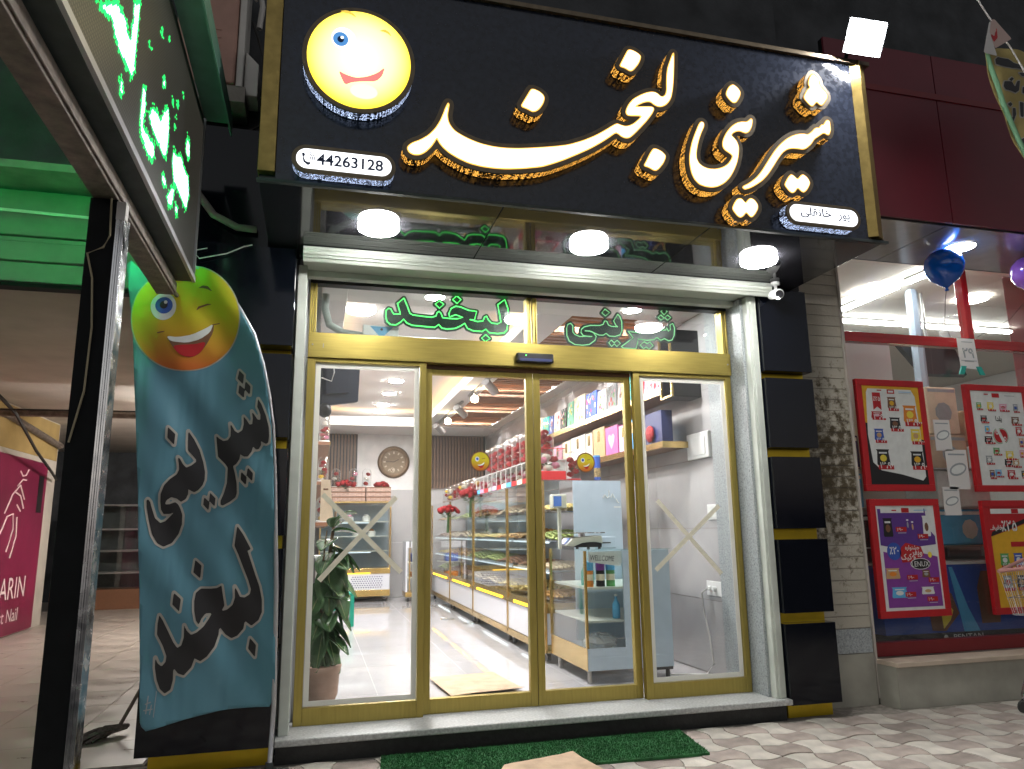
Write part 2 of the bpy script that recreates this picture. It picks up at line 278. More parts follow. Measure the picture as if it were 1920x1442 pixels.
# ------------------------------------------------------------------ builders
class MB:
    def __init__(s): s.v = []; s.f = []; s.mi = []
    def add(s, vs, fs, m=0):
        o = len(s.v); s.v += [tuple(p) for p in vs]; s.f += [tuple(i+o for i in f) for f in fs]; s.mi += [m]*len(fs); return s
    def box(s, x0, x1, y0, y1, z0, z1, m=0):
        return s.add([(x0,y0,z0),(x1,y0,z0),(x1,y1,z0),(x0,y1,z0),(x0,y0,z1),(x1,y0,z1),(x1,y1,z1),(x0,y1,z1)],
                     [(0,3,2,1),(4,5,6,7),(0,1,5,4),(1,2,6,5),(2,3,7,6),(3,0,4,7)], m)
    def quad(s, a, b, c, d, m=0): return s.add([a,b,c,d], [(0,1,2,3)], m)
    def hull8(s, p, m=0): return s.add(p, [(0,3,2,1),(4,5,6,7),(0,1,5,4),(1,2,6,5),(2,3,7,6),(3,0,4,7)], m)
    def prism(s, pts, fn, d0, d1, m=0):
        n = len(pts); vs = [fn(u, v, d0) for u, v in pts] + [fn(u, v, d1) for u, v in pts]
        return s.add(vs, [tuple(range(n)), tuple(range(2*n-1, n-1, -1))] + [(i, i+n, (i+1)%n+n, (i+1)%n) for i in range(n)], m)
    def tube(s, pts, r, seg=8, m=0, caps=True):
        pts = [Vector(p) for p in pts]; rs = r if isinstance(r, (list, tuple)) else [r]*len(pts); vs = []; fs = []
        up = Vector((0,0,1)); n = len(pts)
        for i, p in enumerate(pts):
            t = (pts[min(i+1,n-1)] - pts[max(i-1,0)]).normalized()
            a = t.cross(up if abs(t.z) < 0.95 else Vector((1,0,0))).normalized(); b = t.cross(a)
            vs += [p + rs[i]*(math.cos(2*math.pi*k/seg)*a + math.sin(2*math.pi*k/seg)*b) for k in range(seg)]
        for i in range(n-1):
            for k in range(seg): fs.append((i*seg+k, i*seg+(k+1)%seg, (i+1)*seg+(k+1)%seg, (i+1)*seg+k))
        if caps: fs += [tuple(range(seg)), tuple(range((n-1)*seg, n*seg))]
        return s.add(vs, fs, m)
    def lathe(s, prof, c=(0,0,0), seg=16, m=0):
        vs = []; fs = []; n = len(prof)
        for r, z in prof: vs += [(c[0]+r*math.cos(2*math.pi*k/seg), c[1]+r*math.sin(2*math.pi*k/seg), c[2]+z) for k in range(seg)]
        for i in range(n-1):
            for k in range(seg): fs.append((i*seg+k, i*seg+(k+1)%seg, (i+1)*seg+(k+1)%seg, (i+1)*seg+k))
        fs += [tuple(range(seg-1,-1,-1)), tuple(range((n-1)*seg, n*seg))]
        return s.add(vs, fs, m)
    def disc(s, c, r, fn, seg=32, m=0, ry=None):
        ry = ry or r; return s.add([fn(c[0]+r*math.cos(2*math.pi*k/seg), c[1]+ry*math.sin(2*math.pi*k/seg)) for k in range(seg)], [tuple(range(seg))], m)
    def ball(s, c, r, seg=10, rings=6, m=0):
        r = r if isinstance(r, (tuple, list)) else (r,r,r); vs = []; fs = []
        for i in range(rings+1):
            a = math.pi*i/rings
            vs += [(c[0]+r[0]*math.sin(a)*math.cos(2*math.pi*k/seg), c[1]+r[1]*math.sin(a)*math.sin(2*math.pi*k/seg), c[2]+r[2]*math.cos(a)) for k in range(seg)]
        for i in range(rings):
            for k in range(seg): fs.append((i*seg+k, (i+1)*seg+k, (i+1)*seg+(k+1)%seg, i*seg+(k+1)%seg))
        return s.add(vs, fs, m)
    def text(s, body, fn, size, m=0, align='LEFT', sx=1.0):
        vs, fs = text2d(body)
        if not vs: return s
        x0 = min(v[0] for v in vs); x1 = max(v[0] for v in vs); off = {'LEFT':-x0, 'CENTER':-(x0+x1)/2, 'RIGHT':-x1}[align]
        return s.add([fn((u+off)*size*sx, v*size) for u, v in vs], fs, m)
    def mesh(s, name, mats):
        me = bpy.data.meshes.new(name); me.from_pydata([tuple(p) for p in s.v], [], s.f)
        for m in (mats if isinstance(mats, (list, tuple)) else [mats]): me.materials.append(M[m] if isinstance(m, str) else m)
        me.polygons.foreach_set('material_index', s.mi); me.update(); return me
    def build(s, name, mats, parent=None, smooth=False, bevel=0.0, kind=None, label=None):
        me = s.mesh(name, mats)
        if smooth: me.polygons.foreach_set('use_smooth', [True]*len(me.polygons))
        o = bpy.data.objects.new(name, me); COL.objects.link(o)
        if parent:
            o.parent = parent; w = Vector((0,0,0)); p = parent
            while p: w += p.location; p = p.parent
            for v in me.vertices: v.co -= w
        if bevel:
            bv = o.modifiers.new('bevel', 'BEVEL'); bv.width = bevel; bv.segments = 2; bv.limit_method = 'ANGLE'
        if kind: o['kind'] = kind
        if label: o['label'] = label
        return o
TXT = {}
def text2d(body):
    if body not in TXT:
        c = bpy.data.curves.new('lettering', 'FONT'); c.body = body; c.resolution_u = 3; c.offset = 0.018 if any('\u0600' < ch for ch in body) else 0.022 if body.isdigit() else 0.0
        o = bpy.data.objects.new('lettering', c); COL.objects.link(o)
        me = bpy.data.meshes.new_from_object(o.evaluated_get(bpy.context.evaluated_depsgraph_get()))
        TXT[body] = ([(v.co.x, v.co.y) for v in me.vertices], [tuple(p.vertices) for p in me.polygons])
        bpy.data.objects.remove(o); bpy.data.curves.remove(c); bpy.data.meshes.remove(me)
    return TXT[body]
AR = {'ا':('\uFE8D','\uFE8E',None,None),'ب':('\uFE8F','\uFE90','\uFE91','\uFE92'),'پ':('\uFB56','\uFB57','\uFB58','\uFB59'),'ت':('\uFE95','\uFE96','\uFE97','\uFE98'),'ج':('\uFE9D','\uFE9E','\uFE9F','\uFEA0'),'خ':('\uFEA5','\uFEA6','\uFEA7','\uFEA8'),'د':('\uFEA9','\uFEAA',None,None),'ر':('\uFEAD','\uFEAE',None,None),'ش':('\uFEB5','\uFEB6','\uFEB7','\uFEB8'),'ف':('\uFED1','\uFED2','\uFED3','\uFED4'),'ق':('\uFED5','\uFED6','\uFED7','\uFED8'),'ک':('\uFB8E','\uFB8F','\uFB90','\uFB91'),'ل':('\uFEDD','\uFEDE','\uFEDF','\uFEE0'),'ن':('\uFEE5','\uFEE6','\uFEE7','\uFEE8'),'و':('\uFEED','\uFEEE',None,None),'ه':('\uFEE9','\uFEEA','\uFEEB','\uFEEC'),'ی':('\uFBFC','\uFBFD','\uFBFE','\uFBFF')}
def fa(t):
    # joins Persian letters and lays them right to left
    out = []
    for i, ch in enumerate(t):
        if ch not in AR: out.append(ch); continue
        pj = i > 0 and t[i-1] in AR and AR[t[i-1]][2] is not None
        nj = i < len(t)-1 and t[i+1] in AR and AR[ch][2] is not None
        out.append(AR[ch][3 if pj and nj else 1 if pj else 2 if nj else 0])
    return ''.join(reversed(out))
def thing(name, label, cat, loc=(0,0,0), rz=0.0, group=None):
    o = bpy.data.objects.new(name, None); o.empty_display_size = 0.1; COL.objects.link(o)
    o.location = loc; o.rotation_euler = (0,0,rz); o['label'] = label; o['category'] = cat
    if group: o['group'] = group
    return o
def tag(o, label, cat, group=None):
    o['label'] = label; o['category'] = cat
    if group: o['group'] = group
    return o
def inst(me, name, parent, loc=(0,0,0), rz=0.0, sc=None):
    o = bpy.data.objects.new(name, me); COL.objects.link(o); o.parent = parent; o.location = loc; o.rotation_euler = (0,0,rz)
    if sc: o.scale = sc
    return o
def shade(me):
    me.polygons.foreach_set('use_smooth', [True]*len(me.polygons)); return me
def copy_tree(o, parent=None):
    c = o.copy(); COL.objects.link(c); c.parent = parent
    for ch in list(o.children): copy_tree(ch, c)
    return c
def chaikin(p, n=1):
    for _ in range(n):
        q = []
        for i in range(len(p)):
            a = p[i]; b = p[(i+1) % len(p)]
            q += [(0.8*a[0]+0.2*b[0], 0.8*a[1]+0.2*b[1]), (0.2*a[0]+0.8*b[0], 0.2*a[1]+0.8*b[1])]
        p = q
    return p
def area(polys, level=0.0, cell=0.008, merge=True):
    """Fill of the outlines grown by level: 2D vertices, faces and border edges."""
    P = [np.array(p, float) for p in polys]; allp = np.vstack(P); lo = allp.min(0)-abs(level)-2*cell; hi = allp.max(0)+abs(level)+2*cell
    nx = int((hi[0]-lo[0])/cell)+2; ny = int((hi[1]-lo[1])/cell)+2
    gx = lo[0]+np.arange(nx)*cell; gy = lo[1]+np.arange(ny)*cell; X, Y = np.meshgrid(gx, gy, indexing='ij'); F = np.full(X.shape, 1e9)
    for p in P:
        d = np.full(X.shape, 1e9); ins = np.zeros(X.shape, bool); q = np.roll(p, -1, 0)
        for (ax, ay), (bx, by) in zip(p, q):
            ex, ey = bx-ax, by-ay; L = ex*ex+ey*ey+1e-12
            t = np.clip(((X-ax)*ex+(Y-ay)*ey)/L, 0, 1); d = np.minimum(d, (X-ax-t*ex)**2+(Y-ay-t*ey)**2)
            if ay != by: ins ^= ((ay > Y) != (by > Y)) & (X < (bx-ax)*(Y-ay)/(by-ay)+ax)
        d = np.sqrt(d); F = np.minimum(F, np.where(ins, -d, d))
    F = F-level; F = np.where(np.abs(F) < 1e-7, 1e-7, F); neg = F < 0
    V = []; key = {}; faces = []; edges = []
    def cv(i, j):
        k = (i, j)
        if k not in key: key[k] = len(V); V.append((gx[i], gy[j]))
        return key[k]
    def ev(i, j, a, b):
        k = (min((i,j),(a,b)), max((i,j),(a,b)))
        if k not in key:
            f0, f1 = F[i,j], F[a,b]; t = f0/(f0-f1); key[k] = len(V); V.append((gx[i]+(gx[a]-gx[i])*t, gy[j]+(gy[b]-gy[j])*t))
        return key[k]
    cnt = neg[:-1,:-1].astype(int)+neg[1:,:-1]+neg[1:,1:]+neg[:-1,1:]
    for j in range(ny-1):
        run = None
        for i in range(nx):
            full = i < nx-1 and cnt[i,j] == 4
            if full and merge:
                if run is None: run = i
                continue
            if run is not None: faces.append((cv(run,j), cv(i,j), cv(i,j+1), cv(run,j+1))); run = None
            if i == nx-1 or cnt[i,j] == 0: continue
            c = [(i,j),(i+1,j),(i+1,j+1),(i,j+1)]; poly = []; cross = []
            for k in range(4):
                a = c[k]; b = c[(k+1) % 4]
                if neg[a]: poly.append(cv(*a))
                if neg[a] != neg[b]: e = ev(*a, *b); poly.append(e); cross.append((e, neg[a]))
            if len(poly) >= 3: faces.append(tuple(poly))
            if len(cross) == 2:
                o = [e for e, n in cross if n][0]; n_ = [e for e, n in cross if not n][0]; edges.append((o, n_))
            elif len(cross) == 4:
                ks = [e for e, _ in cross]; st = [n for _, n in cross]
                for k in range(4):
                    if st[k]: edges.append((ks[k], ks[(k+1) % 4]))
    return V, faces, edges
def patch(mb, polys, fn, level=0.0, cell=0.008, m=0, merge=True, sides=None, side_m=0):
    V, Fc, E = area(polys, level, cell, merge)
    mb.add([fn(u, v, 0.0) for u, v in V], Fc, m)
    if sides is not None:
        n = len(V); vs = [fn(u, v, 0.0) for u, v in V]+[fn(u, v, sides) for u, v in V]
        used = sorted({i for e in E for i in e}); rm = {u: k for k, u in enumerate(used)}; q = len(used)
        mb.add([vs[u] for u in used]+[vs[u+n] for u in used], [(rm[a], rm[b], rm[b]+q, rm[a]+q) for a, b in E], side_m)
    return mb
def ellipse(c, rx, ry=None, n=36, rot=0.0):
    ry = ry or rx
    return [(c[0]+rx*math.cos(2*math.pi*k/n)*math.cos(rot)-ry*math.sin(2*math.pi*k/n)*math.sin(rot), c[1]+rx*math.cos(2*math.pi*k/n)*math.sin(rot)+ry*math.sin(2*math.pi*k/n)*math.cos(rot)) for k in range(n)]
def rrect(x0, x1, z0, z1, r, n=8):
    p = []
    for cx, cz, a in ((x1-r,z1-r,0),(x0+r,z1-r,90),(x0+r,z0+r,180),(x1-r,z0+r,270)):
        p += [(cx+r*math.cos(R(a+90*k/n)), cz+r*math.sin(R(a+90*k/n))) for k in range(n+1)]
    return p
def FY(y):            # a drawing on an upright plane facing the street at depth y; d pushes it back into the wall
    return lambda u, v, d=0.0: (u, y+d, v)

# outlines of lettering and prints, in metres on their own planes
OUT = {
 'word_smile': [[0.76,3.608],[0.746,3.577],[0.732,3.533],[0.714,3.485],[0.688,3.437],[0.65,3.39],[0.604,3.355],[0.558,3.331],[0.535,3.309],[0.531,3.293],[0.541,3.272],[0.567,3.261],[0.599,3.265],[0.628,3.283],[0.66,3.318],[0.683,3.356],[0.696,3.383],[0.709,3.353],[0.733,3.325],[0.768,3.297],[0.822,3.269],[0.881,3.248],[0.953,3.237],[1.026,3.235],[1.099,3.239],[1.198,3.254],[1.299,3.276],[1.325,3.284],[1.389,3.311],[1.454,3.342],[1.533,3.385],[1.613,3.431],[1.681,3.477],[1.735,3.518],[1.784,3.559],[1.801,3.554],[1.824,3.537],[1.85,3.531],[1.874,3.537],[1.907,3.568],[1.95,3.616],[1.994,3.667],[2.031,3.718],[2.046,3.748],[2.044,3.762],[2.027,3.765],[1.971,3.757],[1.917,3.747],[1.944,3.769],[1.979,3.789],[2.008,3.799],[2.029,3.799],[2.049,3.784],[2.073,3.775],[2.098,3.777],[2.127,3.792],[2.153,3.821],[2.169,3.851],[2.183,3.911],[2.193,3.985],[2.203,4.096],[2.207,4.17],[2.198,4.157],[2.181,4.114],[2.16,4.059],[2.15,4.007],[2.145,3.948],[2.143,3.898],[2.134,3.864],[2.116,3.846],[2.098,3.844],[2.081,3.86],[2.061,3.869],[2.032,3.867],[1.997,3.854],[1.954,3.83],[1.911,3.799],[1.882,3.763],[1.863,3.725],[1.858,3.7],[1.868,3.686],[1.892,3.686],[1.933,3.692],[1.964,3.694],[1.946,3.671],[1.91,3.635],[1.875,3.614],[1.847,3.607],[1.82,3.612],[1.797,3.619],[1.773,3.605],[1.724,3.568],[1.656,3.521],[1.575,3.477],[1.483,3.438],[1.405,3.418],[1.328,3.402],[1.238,3.385],[1.163,3.373],[1.082,3.366],[1.015,3.367],[0.942,3.377],[0.882,3.395],[0.834,3.415],[0.798,3.435],[0.774,3.461],[0.759,3.491],[0.754,3.53],[0.76,3.569],[0.764,3.596]],
 'dot_n': [[1.256,3.768],[1.274,3.77],[1.306,3.76],[1.331,3.74],[1.337,3.72],[1.327,3.685],[1.303,3.647],[1.281,3.629],[1.261,3.623],[1.23,3.637],[1.192,3.648],[1.205,3.674],[1.235,3.729]],
 'dot_kh': [[1.893,4.137],[1.917,4.139],[1.951,4.127],[1.975,4.109],[1.974,4.091],[1.958,4.052],[1.928,4.011],[1.91,3.994],[1.896,3.992],[1.865,4.008],[1.831,4.014],[1.842,4.037],[1.873,4.099]],
 'dot_b': [[2.029,3.483],[2.05,3.484],[2.084,3.471],[2.107,3.449],[2.106,3.432],[2.09,3.396],[2.06,3.358],[2.042,3.342],[2.025,3.34],[1.991,3.357],[1.96,3.362],[1.976,3.389],[2.007,3.451]],
 'word_ni': [[2.377,3.711],[2.387,3.704],[2.385,3.68],[2.363,3.636],[2.344,3.589],[2.33,3.543],[2.319,3.493],[2.318,3.453],[2.332,3.423],[2.36,3.403],[2.4,3.393],[2.449,3.397],[2.5,3.415],[2.54,3.444],[2.568,3.484],[2.575,3.505],[2.558,3.519],[2.526,3.536],[2.511,3.554],[2.509,3.582],[2.52,3.616],[2.544,3.66],[2.581,3.706],[2.622,3.737],[2.661,3.751],[2.691,3.752],[2.712,3.766],[2.724,3.78],[2.734,3.783],[2.738,3.77],[2.728,3.726],[2.707,3.69],[2.685,3.675],[2.664,3.678],[2.639,3.685],[2.613,3.679],[2.586,3.662],[2.574,3.644],[2.592,3.63],[2.611,3.608],[2.623,3.572],[2.616,3.514],[2.599,3.456],[2.574,3.404],[2.541,3.352],[2.501,3.312],[2.457,3.285],[2.416,3.273],[2.367,3.273],[2.327,3.284],[2.297,3.312],[2.279,3.353],[2.271,3.408],[2.272,3.456],[2.281,3.505],[2.297,3.563],[2.321,3.622],[2.35,3.687],[2.364,3.708]],
 'dot_n2': [[2.609,4.005],[2.622,4.007],[2.65,3.988],[2.667,3.961],[2.659,3.93],[2.634,3.889],[2.616,3.878],[2.599,3.882],[2.575,3.905],[2.561,3.927],[2.566,3.95],[2.586,3.987]],
 'dots_y2': [[2.601,3.218],[2.617,3.216],[2.64,3.188],[2.663,3.218],[2.681,3.228],[2.705,3.219],[2.726,3.189],[2.723,3.161],[2.702,3.127],[2.679,3.103],[2.666,3.104],[2.64,3.133],[2.616,3.103],[2.595,3.091],[2.575,3.102],[2.549,3.135],[2.546,3.151],[2.565,3.188],[2.584,3.212]],
 'word_shir': [[2.628,3.295],[2.633,3.303],[2.677,3.328],[2.732,3.371],[2.774,3.42],[2.808,3.469],[2.848,3.527],[2.888,3.582],[2.926,3.624],[2.974,3.668],[3.022,3.699],[3.068,3.718],[3.113,3.727],[3.144,3.724],[3.178,3.75],[3.204,3.779],[3.223,3.786],[3.236,3.783],[3.259,3.815],[3.271,3.809],[3.287,3.833],[3.303,3.853],[3.316,3.852],[3.325,3.843],[3.325,3.808],[3.325,3.782],[3.309,3.746],[3.297,3.744],[3.27,3.758],[3.22,3.721],[3.191,3.701],[3.16,3.658],[3.12,3.624],[3.093,3.615],[3.057,3.616],[3.013,3.613],[2.977,3.601],[2.939,3.572],[2.899,3.521],[2.859,3.463],[2.82,3.409],[2.773,3.359],[2.719,3.321],[2.675,3.296],[2.64,3.284]],
 'dots_sh': [[3.231,4.182],[3.254,4.168],[3.274,4.14],[3.275,4.101],[3.3,4.078],[3.327,4.043],[3.324,4.016],[3.298,3.978],[3.275,3.955],[3.26,3.959],[3.239,3.979],[3.213,3.948],[3.198,3.937],[3.173,3.955],[3.142,3.989],[3.146,4.007],[3.174,4.055],[3.199,4.076],[3.186,4.1],[3.196,4.137],[3.218,4.174]],
 'dots_y1': [[2.99,3.427],[3.011,3.415],[3.035,3.394],[3.06,3.425],[3.079,3.436],[3.108,3.418],[3.124,3.387],[3.118,3.366],[3.095,3.33],[3.071,3.311],[3.054,3.318],[3.03,3.341],[3.005,3.308],[2.986,3.298],[2.966,3.308],[2.936,3.345],[2.941,3.362],[2.966,3.402]],
 'banner_letters': [[[-0.362,2.168],[-0.334,2.139],[-0.336,2.081],[-0.37,2.117]],[[-0.324,2.102],[-0.292,2.069],[-0.293,2.016],[-0.325,2.051]],[[-0.357,2.08],[-0.325,2.051],[-0.326,1.997],[-0.36,2.03]],[[-0.244,1.993],[-0.222,1.957],[-0.194,1.89],[-0.175,1.824],[-0.17,1.771],[-0.173,1.731],[-0.186,1.723],[-0.202,1.731],[-0.215,1.74],[-0.213,1.717],[-0.225,1.692],[-0.24,1.689],[-0.258,1.707],[-0.264,1.677],[-0.284,1.647],[-0.306,1.647],[-0.326,1.66],[-0.33,1.631],[-0.347,1.604],[-0.365,1.593],[-0.353,1.553],[-0.34,1.495],[-0.336,1.437],[-0.342,1.412],[-0.371,1.387],[-0.408,1.365],[-0.421,1.371],[-0.422,1.393],[-0.407,1.437],[-0.395,1.495],[-0.395,1.546],[-0.395,1.585],[-0.411,1.607],[-0.454,1.649],[-0.462,1.707],[-0.47,1.772],[-0.453,1.756],[-0.428,1.74],[-0.403,1.744],[-0.388,1.767],[-0.389,1.806],[-0.396,1.845],[-0.384,1.829],[-0.367,1.8],[-0.347,1.787],[-0.324,1.804],[-0.318,1.841],[-0.322,1.887],[-0.305,1.868],[-0.285,1.838],[-0.27,1.839],[-0.268,1.875],[-0.277,1.918],[-0.26,1.895],[-0.24,1.866],[-0.225,1.866],[-0.226,1.896],[-0.236,1.923],[-0.247,1.943]],[[-0.281,1.584],[-0.25,1.55],[-0.252,1.503],[-0.285,1.537]],[[-0.317,1.561],[-0.284,1.527],[-0.286,1.48],[-0.318,1.514]],[[-0.482,1.439],[-0.45,1.407],[-0.452,1.36],[-0.484,1.393]],[[-0.513,1.415],[-0.481,1.384],[-0.484,1.338],[-0.515,1.371]],[[-0.728,1.813],[-0.688,1.774],[-0.69,1.711],[-0.727,1.751]],[[-0.625,1.798],[-0.591,1.75],[-0.557,1.686],[-0.532,1.615],[-0.518,1.558],[-0.517,1.513],[-0.526,1.482],[-0.548,1.453],[-0.568,1.442],[-0.586,1.45],[-0.6,1.459],[-0.6,1.431],[-0.61,1.403],[-0.635,1.387],[-0.657,1.406],[-0.686,1.414],[-0.708,1.397],[-0.717,1.372],[-0.692,1.374],[-0.664,1.386],[-0.649,1.375],[-0.635,1.35],[-0.622,1.314],[-0.621,1.26],[-0.636,1.206],[-0.667,1.157],[-0.707,1.138],[-0.738,1.158],[-0.767,1.208],[-0.79,1.289],[-0.805,1.357],[-0.809,1.394],[-0.804,1.403],[-0.791,1.388],[-0.783,1.361],[-0.761,1.297],[-0.733,1.27],[-0.709,1.279],[-0.678,1.314],[-0.658,1.337],[-0.686,1.32],[-0.72,1.319],[-0.734,1.344],[-0.74,1.388],[-0.741,1.431],[-0.726,1.481],[-0.699,1.516],[-0.666,1.544],[-0.656,1.57],[-0.66,1.608],[-0.667,1.643],[-0.655,1.633],[-0.638,1.602],[-0.619,1.583],[-0.593,1.596],[-0.57,1.618],[-0.572,1.631],[-0.597,1.66],[-0.617,1.682],[-0.622,1.736]],[[-0.537,1.062],[-0.501,1.031],[-0.504,0.959],[-0.543,0.994]],[[-0.632,0.888],[-0.593,0.852],[-0.597,0.787],[-0.635,0.825]],[[-0.222,0.623],[-0.187,0.584],[-0.191,0.517],[-0.23,0.564]],[[-0.322,1.249],[-0.288,1.201],[-0.241,1.116],[-0.259,1.107],[-0.236,1.044],[-0.21,0.971],[-0.185,0.907],[-0.168,0.835],[-0.164,0.763],[-0.18,0.72],[-0.217,0.69],[-0.254,0.718],[-0.26,0.675],[-0.292,0.637],[-0.322,0.625],[-0.353,0.648],[-0.388,0.693],[-0.389,0.65],[-0.405,0.59],[-0.44,0.54],[-0.472,0.518],[-0.502,0.535],[-0.516,0.489],[-0.551,0.45],[-0.581,0.463],[-0.605,0.494],[-0.603,0.431],[-0.612,0.381],[-0.639,0.364],[-0.665,0.389],[-0.685,0.436],[-0.699,0.499],[-0.701,0.55],[-0.687,0.52],[-0.665,0.503],[-0.647,0.526],[-0.645,0.555],[-0.669,0.612],[-0.702,0.669],[-0.704,0.724],[-0.699,0.771],[-0.678,0.74],[-0.645,0.679],[-0.617,0.626],[-0.594,0.595],[-0.574,0.607],[-0.564,0.649],[-0.566,0.714],[-0.55,0.683],[-0.527,0.661],[-0.499,0.672],[-0.467,0.701],[-0.444,0.739],[-0.43,0.769],[-0.463,0.769],[-0.482,0.741],[-0.491,0.711],[-0.507,0.733],[-0.52,0.786],[-0.525,0.839],[-0.521,0.882],[-0.497,0.904],[-0.445,0.902],[-0.411,0.905],[-0.388,0.918],[-0.379,0.869],[-0.367,0.807],[-0.382,0.776],[-0.352,0.784],[-0.324,0.809],[-0.313,0.849],[-0.318,0.911],[-0.302,0.884],[-0.287,0.852],[-0.261,0.847],[-0.235,0.864],[-0.23,0.891],[-0.248,0.945],[-0.279,1.018],[-0.309,1.091],[-0.331,1.137],[-0.327,1.183]]],
 'banner_outline': [[-1.033,2.837],[-0.951,2.753],[-0.839,2.729],[-0.66,2.804],[-0.558,2.761],[-0.461,2.673],[-0.378,2.543],[-0.293,2.397],[-0.232,2.217],[-0.189,2.022],[-0.158,1.829],[-0.131,1.513],[-0.097,0.903],[-0.066,0.248],[-0.196,0.254],[-0.335,0.25],[-0.497,0.228],[-0.629,0.203],[-0.742,0.179],[-0.762,0.368],[-0.789,0.644],[-0.833,1.214],[-0.878,1.66],[-0.931,2.122],[-0.984,2.504]],
 'banner_face': [[-0.676,2.468],[-0.378,2.486],[-0.699,2.801],[-0.655,2.144]],
 'b_mouth': [[-0.777,2.355],[-0.716,2.35],[-0.636,2.371],[-0.567,2.415],[-0.522,2.452],[-0.524,2.395],[-0.551,2.325],[-0.588,2.26],[-0.637,2.23],[-0.688,2.239],[-0.731,2.281],[-0.76,2.325]],
 'b_teeth': [[-0.777,2.355],[-0.716,2.35],[-0.636,2.371],[-0.567,2.415],[-0.525,2.45],[-0.54,2.394],[-0.593,2.345],[-0.663,2.319],[-0.734,2.321],[-0.76,2.33]],
 'b_tongue': [[-0.738,2.298],[-0.672,2.307],[-0.612,2.316],[-0.557,2.336],[-0.578,2.272],[-0.627,2.233],[-0.683,2.237],[-0.72,2.265]],
 'b_eye': [[-0.81,2.537],[-0.739,2.542],[-0.816,2.615],[-0.804,2.46],[-0.806,2.549]],
 'b_brow': [[-0.624,2.666],[-0.599,2.681],[-0.568,2.676],[-0.539,2.642],[-0.572,2.658],[-0.598,2.665]],
 'b_wink': [[-0.627,2.52],[-0.617,2.55],[-0.566,2.571],[-0.535,2.567],[-0.566,2.56],[-0.606,2.541]],
 's_mouth': [[0.145,3.712],[0.18,3.695],[0.238,3.682],[0.296,3.697],[0.354,3.728],[0.398,3.774],[0.384,3.716],[0.35,3.676],[0.277,3.666],[0.219,3.652],[0.182,3.63],[0.161,3.67]],
 's_eye': [[0.149,3.906],[0.193,3.913]],
 's_brow': [[0.139,4.084],[0.177,4.096],[0.212,4.086],[0.236,4.056],[0.198,4.075],[0.163,4.077]],
 's_brow2': [[0.358,3.998],[0.393,4.013],[0.418,3.998],[0.434,3.97],[0.403,3.992]],
 'neon_smile': [[[0.69,2.905],[0.642,2.86],[0.663,2.789],[0.666,2.781],[0.618,2.777],[0.603,2.797],[0.595,2.815],[0.578,2.819],[0.561,2.801],[0.559,2.759],[0.568,2.718],[0.594,2.696],[0.634,2.695],[0.667,2.718],[0.69,2.743],[0.713,2.715],[0.754,2.699],[0.811,2.697],[0.869,2.694],[0.921,2.693],[0.951,2.717],[0.974,2.691],[1.015,2.685],[1.074,2.694],[1.116,2.715],[1.148,2.738],[1.169,2.7],[1.211,2.684],[1.283,2.682],[1.311,2.702],[1.337,2.676],[1.404,2.672],[1.453,2.679],[1.475,2.705],[1.483,2.761],[1.486,2.879],[1.462,2.946],[1.406,2.902],[1.418,2.831],[1.429,2.764],[1.405,2.75],[1.356,2.753],[1.332,2.776],[1.317,2.806],[1.302,2.796],[1.289,2.765],[1.247,2.758],[1.187,2.771],[1.223,2.77],[1.241,2.838],[1.175,2.843],[1.121,2.864],[1.08,2.869],[1.044,2.847],[1.027,2.806],[1.033,2.779],[1.05,2.788],[1.08,2.801],[1.133,2.783],[1.092,2.771],[1.033,2.769],[0.98,2.773],[0.968,2.806],[0.953,2.82],[0.938,2.807],[0.93,2.782],[0.898,2.771],[0.828,2.774],[0.758,2.78],[0.735,2.791],[0.717,2.841]],[[0.955,2.902],[0.988,2.877],[0.956,2.844],[0.924,2.874]],[[1.087,2.951],[1.12,2.922],[1.089,2.89],[1.056,2.918]],[[1.31,2.659],[1.343,2.631],[1.307,2.604],[1.279,2.63]]],
